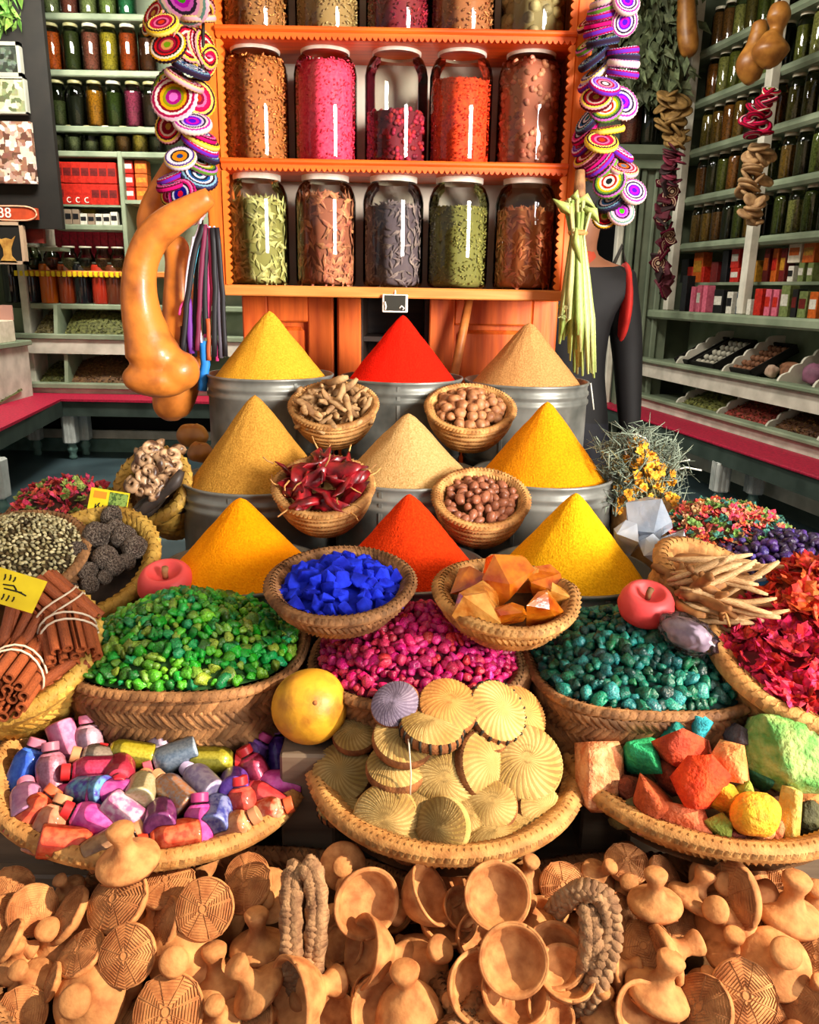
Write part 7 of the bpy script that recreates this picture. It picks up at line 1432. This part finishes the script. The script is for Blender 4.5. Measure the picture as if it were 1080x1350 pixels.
CL = [('s', 155, 1188, 86, (-.3, -.45, .85), 'carved clay scrubber, oval lens face, under the bottle basket', .02), ('s', 220, 1166, 74, (0, -.15, .98), 'carved clay scrubber seen edge on, just below the bottle basket rim', .01), ('s', 270, 1198, 78, (0, -.75, .65), 'carved clay scrubber facing out, uppermost round face of the left heap', .03), ('s', 43, 1200, 66, (.5, -.55, .45), 'dark carved clay scrubber tilted in shade near the frame edge', .015), ('s', 107, 1256, 66, (-.35, -.2, .85), 'slim carved clay scrubber seen almost edge on, left heap', .02), ('s', 168, 1259, 78, (-.1, -.75, .6), 'carved clay scrubber facing out, middle of the left heap', .03), ('s', 237, 1266, 88, (-.05, .72, -.65), 'clay scrubber with its stub handle pointing out, middle of the left heap', .015), ('s', 113, 1318, 96, (0, .70, -.7), 'big clay scrubber with stub handle out, at the lower frame edge', .02), ('s', 222, 1334, 94, (0, -.68, .72), 'big carved clay scrubber facing out at the lower frame edge', .02), ('s', 28, 1337, 68, (.1, -.7, .7), 'dark carved clay scrubber facing out at the lower left corner', .01),
 ('s', 72, 1240, 74, (.05, .35, -.92), 'clay scrubber with round knob upwards beside the slim carved one', 0), ('s', 22, 1264, 62, (-.1, .1, -.97), 'clay scrubber with knob up at the left frame edge', .005), ('s', 36, 1290, 62, (.2, .35, -.85), 'clay scrubber with a chipped round knob near the left frame edge', .01), ('s', 68, 1294, 48, (-.8, -.3, .45), 'small clay scrubber standing on edge beside the chipped knob', .015), ('s', 88, 1206, 76, (-.62, -.2, .62), 'smooth clay scrubber tipped on edge beside the oval lens face', .01), ('s', 216, 1218, 70, (-.66, -.35, .5), 'smooth clay scrubber tipped behind the middle carved face', .01), ('s', 203, 1206, 50, (.3, -.2, -.9), 'clay scrubber showing a small knob between two carved faces', .0), ('s', 340, 1236, 76, (.05, -.15, -.95), 'mushroom shaped clay scrubber standing stem up beside the rope handle', .01), ('s', 328, 1170, 70, (-.42, -.3, .8), 'pale clay scrubber slanting up near the rope handle top', .015), ('s', 352, 1182, 70, (0, .78, -.55), 'shaded clay scrubber with round knob out beside the rope handle', .0), ('s', 332, 1295, 80, (.55, .0, -.75), 'comma shaped view of a clay scrubber, knob tipped away, by the rope handle', .02), ('s', 287, 1282, 78, (.12, -.1, -.97), 'mushroom shaped clay scrubber standing behind the comma shaped one', .0), ('s', 289, 1338, 64, (.1, .3, -.9), 'clay scrubber knob below the comma shaped one', .01), ('s', 370, 1292, 58, (.45, -.5, .5), 'dark carved clay scrubber leaning against the rope handle foot', .005), ('s', 335, 1345, 60, (-.5, -.4, .7), 'bright clay scrubber edge at the lower frame edge by the rope handle', .01), ('s', 88, 1170, 44, (.3, .3, -.9), 'small clay knob under the bottle basket', .0), ('s', 8, 1214, 66, (.6, -.3, .6), 'clay scrubber cut by the left frame edge, upper', .01), ('s', 12, 1240, 56, (-.7, -.2, .6), 'clay scrubber on edge at the left frame edge, middle', .02), ('s', 326, 1152, 58, (0, -.4, .9), 'dark carved clay scrubber in shade behind the pale slanting one', .0), ('s', 14, 1172, 60, (.2, -.5, .8), 'shaded clay scrubber under the bottle basket at the frame edge', .0),
 ('s', 864, 1180, 72, (.05, -.08, -1), 'mushroom shaped clay scrubber standing stem up, upper middle of the right heap', .03), ('s', 918, 1176, 68, (-.4, -.2, -.85), 'clay scrubber tipped stem up beside the upper mushroom one', .015), ('s', 948, 1162, 72, (.05, .78, -.55), 'clay scrubber with round knob out under the stone basket', .01), ('s', 982, 1180, 88, (-.85, -.25, .15), 'large clay scrubber standing on edge with its stem turned aside, right heap', .02), ('s', 1043, 1192, 88, (-.1, -.05, -1), 'large mushroom shaped clay scrubber standing stem up near the right frame edge', .02), ('s', 953, 1210, 80, (.45, .35, -.65), 'clay scrubber showing its glowing orange underside, right heap', .015), ('s', 890, 1254, 78, (-.72, -.15, -.2), 'clay scrubber on edge with thick stem turned aside, centre of the right heap', .02), ('s', 850, 1250, 76, (-.35, -.35, .8), 'clay scrubber with stem down beside the right rope handle', .01), ('s', 872, 1296, 88, (-.25, -.05, -.92), 'mushroom shaped clay scrubber tipped forward, lower right heap', .025), ('s', 818, 1276, 58, (-.9, .0, -.1), 'clay scrubber stem poking out beside the right rope handle', .01), ('s', 981, 1312, 88, (-.05, -.7, .68), 'large finely carved clay scrubber facing out in the lower right', .025), ('s', 925, 1330, 86, (-.6, -.35, .65), 'half carved clay scrubber tipped beside the finely carved one', .02), ('s', 1026, 1266, 92, (.1, .5, -.78), 'big glossy clay scrubber with cracked knob, right heap', .025), ('s', 964, 1252, 64, (0, .1, -.97), 'clay scrubber knob up before the big glossy one', .01), ('s', 1016, 1226, 58, (0, -.55, .75), 'dark carved clay scrubber behind the big glossy one', .0), ('s', 1076, 1260, 64, (-.3, -.7, .5), 'carved clay scrubber cut by the right frame edge', .01), ('s', 795, 1330, 62, (0, -.1, -.96), 'clay scrubber stem at the foot of the right rope handle', .01), ('s', 930, 1294, 46, (0, .2, -.95), 'small round clay knob above the half carved scrubber', .0), ('s', 827, 1138, 60, (0, -.25, .97), 'shaded clay scrubber lens lying flat at the back of the right heap', .0), ('s', 879, 1158, 62, (.6, -.25, .65), 'shaded clay scrubber lens leaning at the back of the right heap', .0), ('s', 793, 1152, 50, (-.4, .3, -.8), 'shaded clay scrubber with thin stem behind the right rope handle', .0), ('s', 830, 1174, 56, (.2, .4, -.85), 'shaded clay scrubber knob behind the upper mushroom one', -.005), ('s', 822, 1206, 58, (.62, -.25, .6), 'clay scrubber edge leaning left of the upper mushroom one', .0), ('s', 772, 1158, 46, (0, -.3, .9), 'dark small clay scrubber behind the right rope handle', -.005), ('s', 742, 1168, 62, (0, -.6, .75), 'dark carved clay scrubber under the bath pad basket', .0), ('s', 1003, 1162, 62, (.6, -.35, .5), 'clay scrubber with a sunlit rim under the stone basket', .0), ('s', 1034, 1166, 60, (.1, -.5, .8), 'shaded clay scrubber face under the stone basket near the frame edge', -.005), ('s', 1074, 1182, 58, (.2, .4, -.85), 'clay scrubber knob at the right frame edge, upper', .0), ('s', 1052, 1322, 70, (-.55, -.3, .6), 'clay scrubber edge at the lower right beside the finely carved one', .01), ('s', 1070, 1306, 56, (-.2, .3, -.9), 'orange lit clay knob at the right frame edge, lower', .015), ('s', 1040, 1342, 60, (.2, -.4, .8), 'clay scrubber at the lower right corner', .0), ('s', 902, 1218, 60, (.1, -.3, .9), 'shaded clay scrubber between the orange underside and the stem', -.01),
 ('d', 476, 1184, 88, (.4, -.82, .35), 'upright clay dish turned out, uppermost beside the left rope handle', .03), ('s', 452, 1142, 62, (-.05, .7, -.55), 'clay knob in shade behind the uppermost upright dish', .0), ('d', 553, 1186, 82, (.76, -.12, .6), 'clay dish tipped sideways showing its stem, below the bath pads', .02), ('d', 655, 1180, 84, (-.05, -.76, .64), 'round clay dish facing out, half shadowed, below the bath pads', .035), ('d', 677, 1262, 88, (-.12, -.8, .6), 'round sunlit clay dish facing out in the middle heap', .04), ('d', 622, 1300, 88, (.38, -.62, .6), 'clay dish with a dark shadowed bowl in the middle heap', .02), ('d', 418, 1302, 96, (-.78, -.55, .22), 'clay dish on edge at the foot of the left rope handle', .02), ('d', 536, 1306, 92, (.1, -.05, -1), 'upturned clay dish standing on its rim, stem up', .03), ('d', 496, 1256, 88, (-.78, -.3, .38), 'clay dish on edge, seen from its side, above the upturned one', .02), ('d', 568, 1262, 84, (-.4, .35, -.8), 'clay dish showing its rounded underside and stem', .01), ('d', 676, 1322, 88, (.1, -.22, .96), 'clay dish seen from the side, bowl up, near the lower frame edge', .02), ('d', 731, 1262, 80, (-.1, -.6, .75), 'shadowed clay dish beside the right rope handle', .015), ('d', 742, 1292, 76, (.12, -.25, .95), 'deep clay dish bowl up inside the right rope handle', .02), ('d', 508, 1338, 88, (0, -.5, .86), 'clay dish rim at the lower frame edge below the upturned one', .01), ('d', 584, 1172, 56, (.2, -.5, .8), 'dark clay dish in shade behind the sideways one', -.005), ('d', 604, 1202, 56, (.4, -.4, .75), 'clay dish rim slanting between the sideways and half shadowed ones', .0), ('d', 586, 1222, 76, (.2, -.18, .92), 'clay dish with chipped rim lying below the sideways one', -.005), ('d', 622, 1238, 62, (.42, -.5, .6), 'clay dish with curved pale rim beside the sunlit one', .0), ('d', 714, 1222, 66, (-.3, -.4, .8), 'shaded clay dish behind the sunlit one', .0), ('d', 480, 1310, 50, (.5, -.5, .5), 'small clay dish between the edge standing and upturned ones', .0), ('s', 694, 1150, 54, (-.2, .2, -.9), 'dark clay stem under the bath pad basket', -.005), ('d', 617, 1160, 52, (0, -.5, .8), 'dark clay dish under the bath pad basket', -.01), ('d', 442, 1222, 66, (.4, -.2, -.8), 'shaded upturned clay dish behind the edge standing one', -.01), ('d', 458, 1250, 62, (-.4, -.5, .7), 'shaded clay dish beside the left rope handle', -.01), ('s', 700, 1206, 56, (.2, .0, -.95), 'pale clay cone stem behind the sunlit dish', .005), ('s', 592, 1326, 50, (0, .4, -.85), 'clay knob below the dark shadowed dish', .005), ('d', 720, 1340, 66, (.3, -.3, .85), 'bright clay dish edge at the lower frame edge', .01), ('d', 841, 1338, 78, (.2, -.6, .72), 'clay dish with a curved shadow at the lower frame edge, right heap', .015), ('d', 440, 1345, 60, (.2, -.5, .8), 'shaded clay dish at the lower frame edge beside the edge standing one', .0)]
for q in CL: clay(*q)
clay('s', 166, 1124, 84, (.12, .05, -1), 'clay scrubber standing stem up on the near rim of the bottle basket', .055)
R = random.Random(21)
for i in range(70):      # the layer underneath, glimpsed in the gaps
    x, y = R.uniform(-.52, .52), R.uniform(.62, .96); z = float(np.interp(y, [.62, .97], [.505, .575]))
    s = R.uniform(.8, 1.0); k = R.random() < .75
    inst('clay_scrubber' if k else 'clay_dish', sparts if k else dparts, T((x, y, z)) @ AX((R.gauss(0, .5), R.gauss(-.3, .5), R.choice((-1, 1))), R.random() * 6) @ Sc(s), 'half buried clay scrubber in the shaded under layer of the heap' if k else 'half buried clay dish in the shaded under layer of the heap', 'foot scrubber' if k else 'dish', 'under layer of clay scrubbers' if k else 'under layer of clay dishes')
# rope handled baskets holding the clay
def braid(mb, pts, r, turns):
    C = [Vector(p) for p in pts]; n = 60; P_ = []
    for i in range(n + 1):
        t = i / n * (len(C) - 1); j = min(int(t), len(C) - 2); u = t - j; p0, p1, p2, p3 = C[max(j - 1, 0)], C[j], C[j + 1], C[min(j + 2, len(C) - 1)]
        P_.append((p1 * 2 + (p2 - p0) * u + (p0 * 2 - p1 * 5 + p2 * 4 - p3) * u * u + (p1 * 3 - p0 - p2 * 3 + p3) * u ** 3) * .5)
    for s in range(3):
        Q = []
        for i, p in enumerate(P_):
            t = (P_[min(i + 1, n)] - P_[max(i - 1, 0)]).normalized(); x = t.cross(Vector((0, -.7, .7))).normalized(); y = x.cross(t); ph = 2 * math.pi * (s / 3 + turns * i / n)
            Q.append(p + x * (r * .75 * math.sin(ph)) + y * (r * .5 * math.sin(2 * ph)))
        mb.tube(Q, r * .52, 6)
def rope(pl): return [atZ(x, y, pz(y) + dz) for x, y, dz in pl]
m_rope = mat('straw_rope', '#a8825c', '#76543a', ns=60, rough=.85, bump=.5, bs=260, bd=.003)
def handled(label, cx, cy, r, loops):
    C = Vector((cx, cy, .575)); e, M = basket('handled_basket', label, C, r, r * .62, .11, m_straw_d, kb=.85, rows=3, rim=.012, support=False)
    for lp in loops:
        for a_ in lp: mb = MB(); braid(mb, [p - C for p in rope(a_)], .0125, 9); mb.obj('rope_handle', m_rope, e, kind='stuff')
handled('clay filled straw basket with a tall plaited double handle', -.20, .80, .30, [[[(388, 1310, 0), (385, 1262, .03), (384, 1200, .05), (386, 1160, .06), (394, 1143, .06)], [(410, 1290, .01), (416, 1240, .035), (418, 1190, .05), (412, 1152, .065), (404, 1142, .062)]]])
handled('clay filled straw basket with an arched plaited double handle', .34, .80, .30, [[[(732, 1202, .03), (748, 1184, .05), (774, 1174, .065), (798, 1186, .065), (806, 1226, .05), (797, 1272, .035), (778, 1312, .02), (764, 1338, .0)], [(776, 1196, .055), (780, 1226, .05), (778, 1262, .035), (768, 1304, .01)]]])

# ================================================================== DISPLAY STAND
m_step = wood('taupe_boards', '#84725f', '#5f5042', 0)
ds = thing('display_stand', 'dark stepped wooden stand under the tins and baskets', 'stand', T((0, 1.2, 0)))
for (xa, ya, xb, yb, z) in STAND:
    if z > .08: MB().box((xa, ya - 1.2, 0), (xb, yb - 1.2, z - .001), bev=.004).obj('step_box', m_step, ds)
MB().box((-.75, .50 - 1.2, 0), (.75, .98 - 1.2, .44), bev=.004).obj('front_step', m_step, ds)
MB().box((-.72, 1.02 - 1.2, 0), (.72, 1.30 - 1.2, .50), bev=.004).obj('middle_step', m_step, ds)
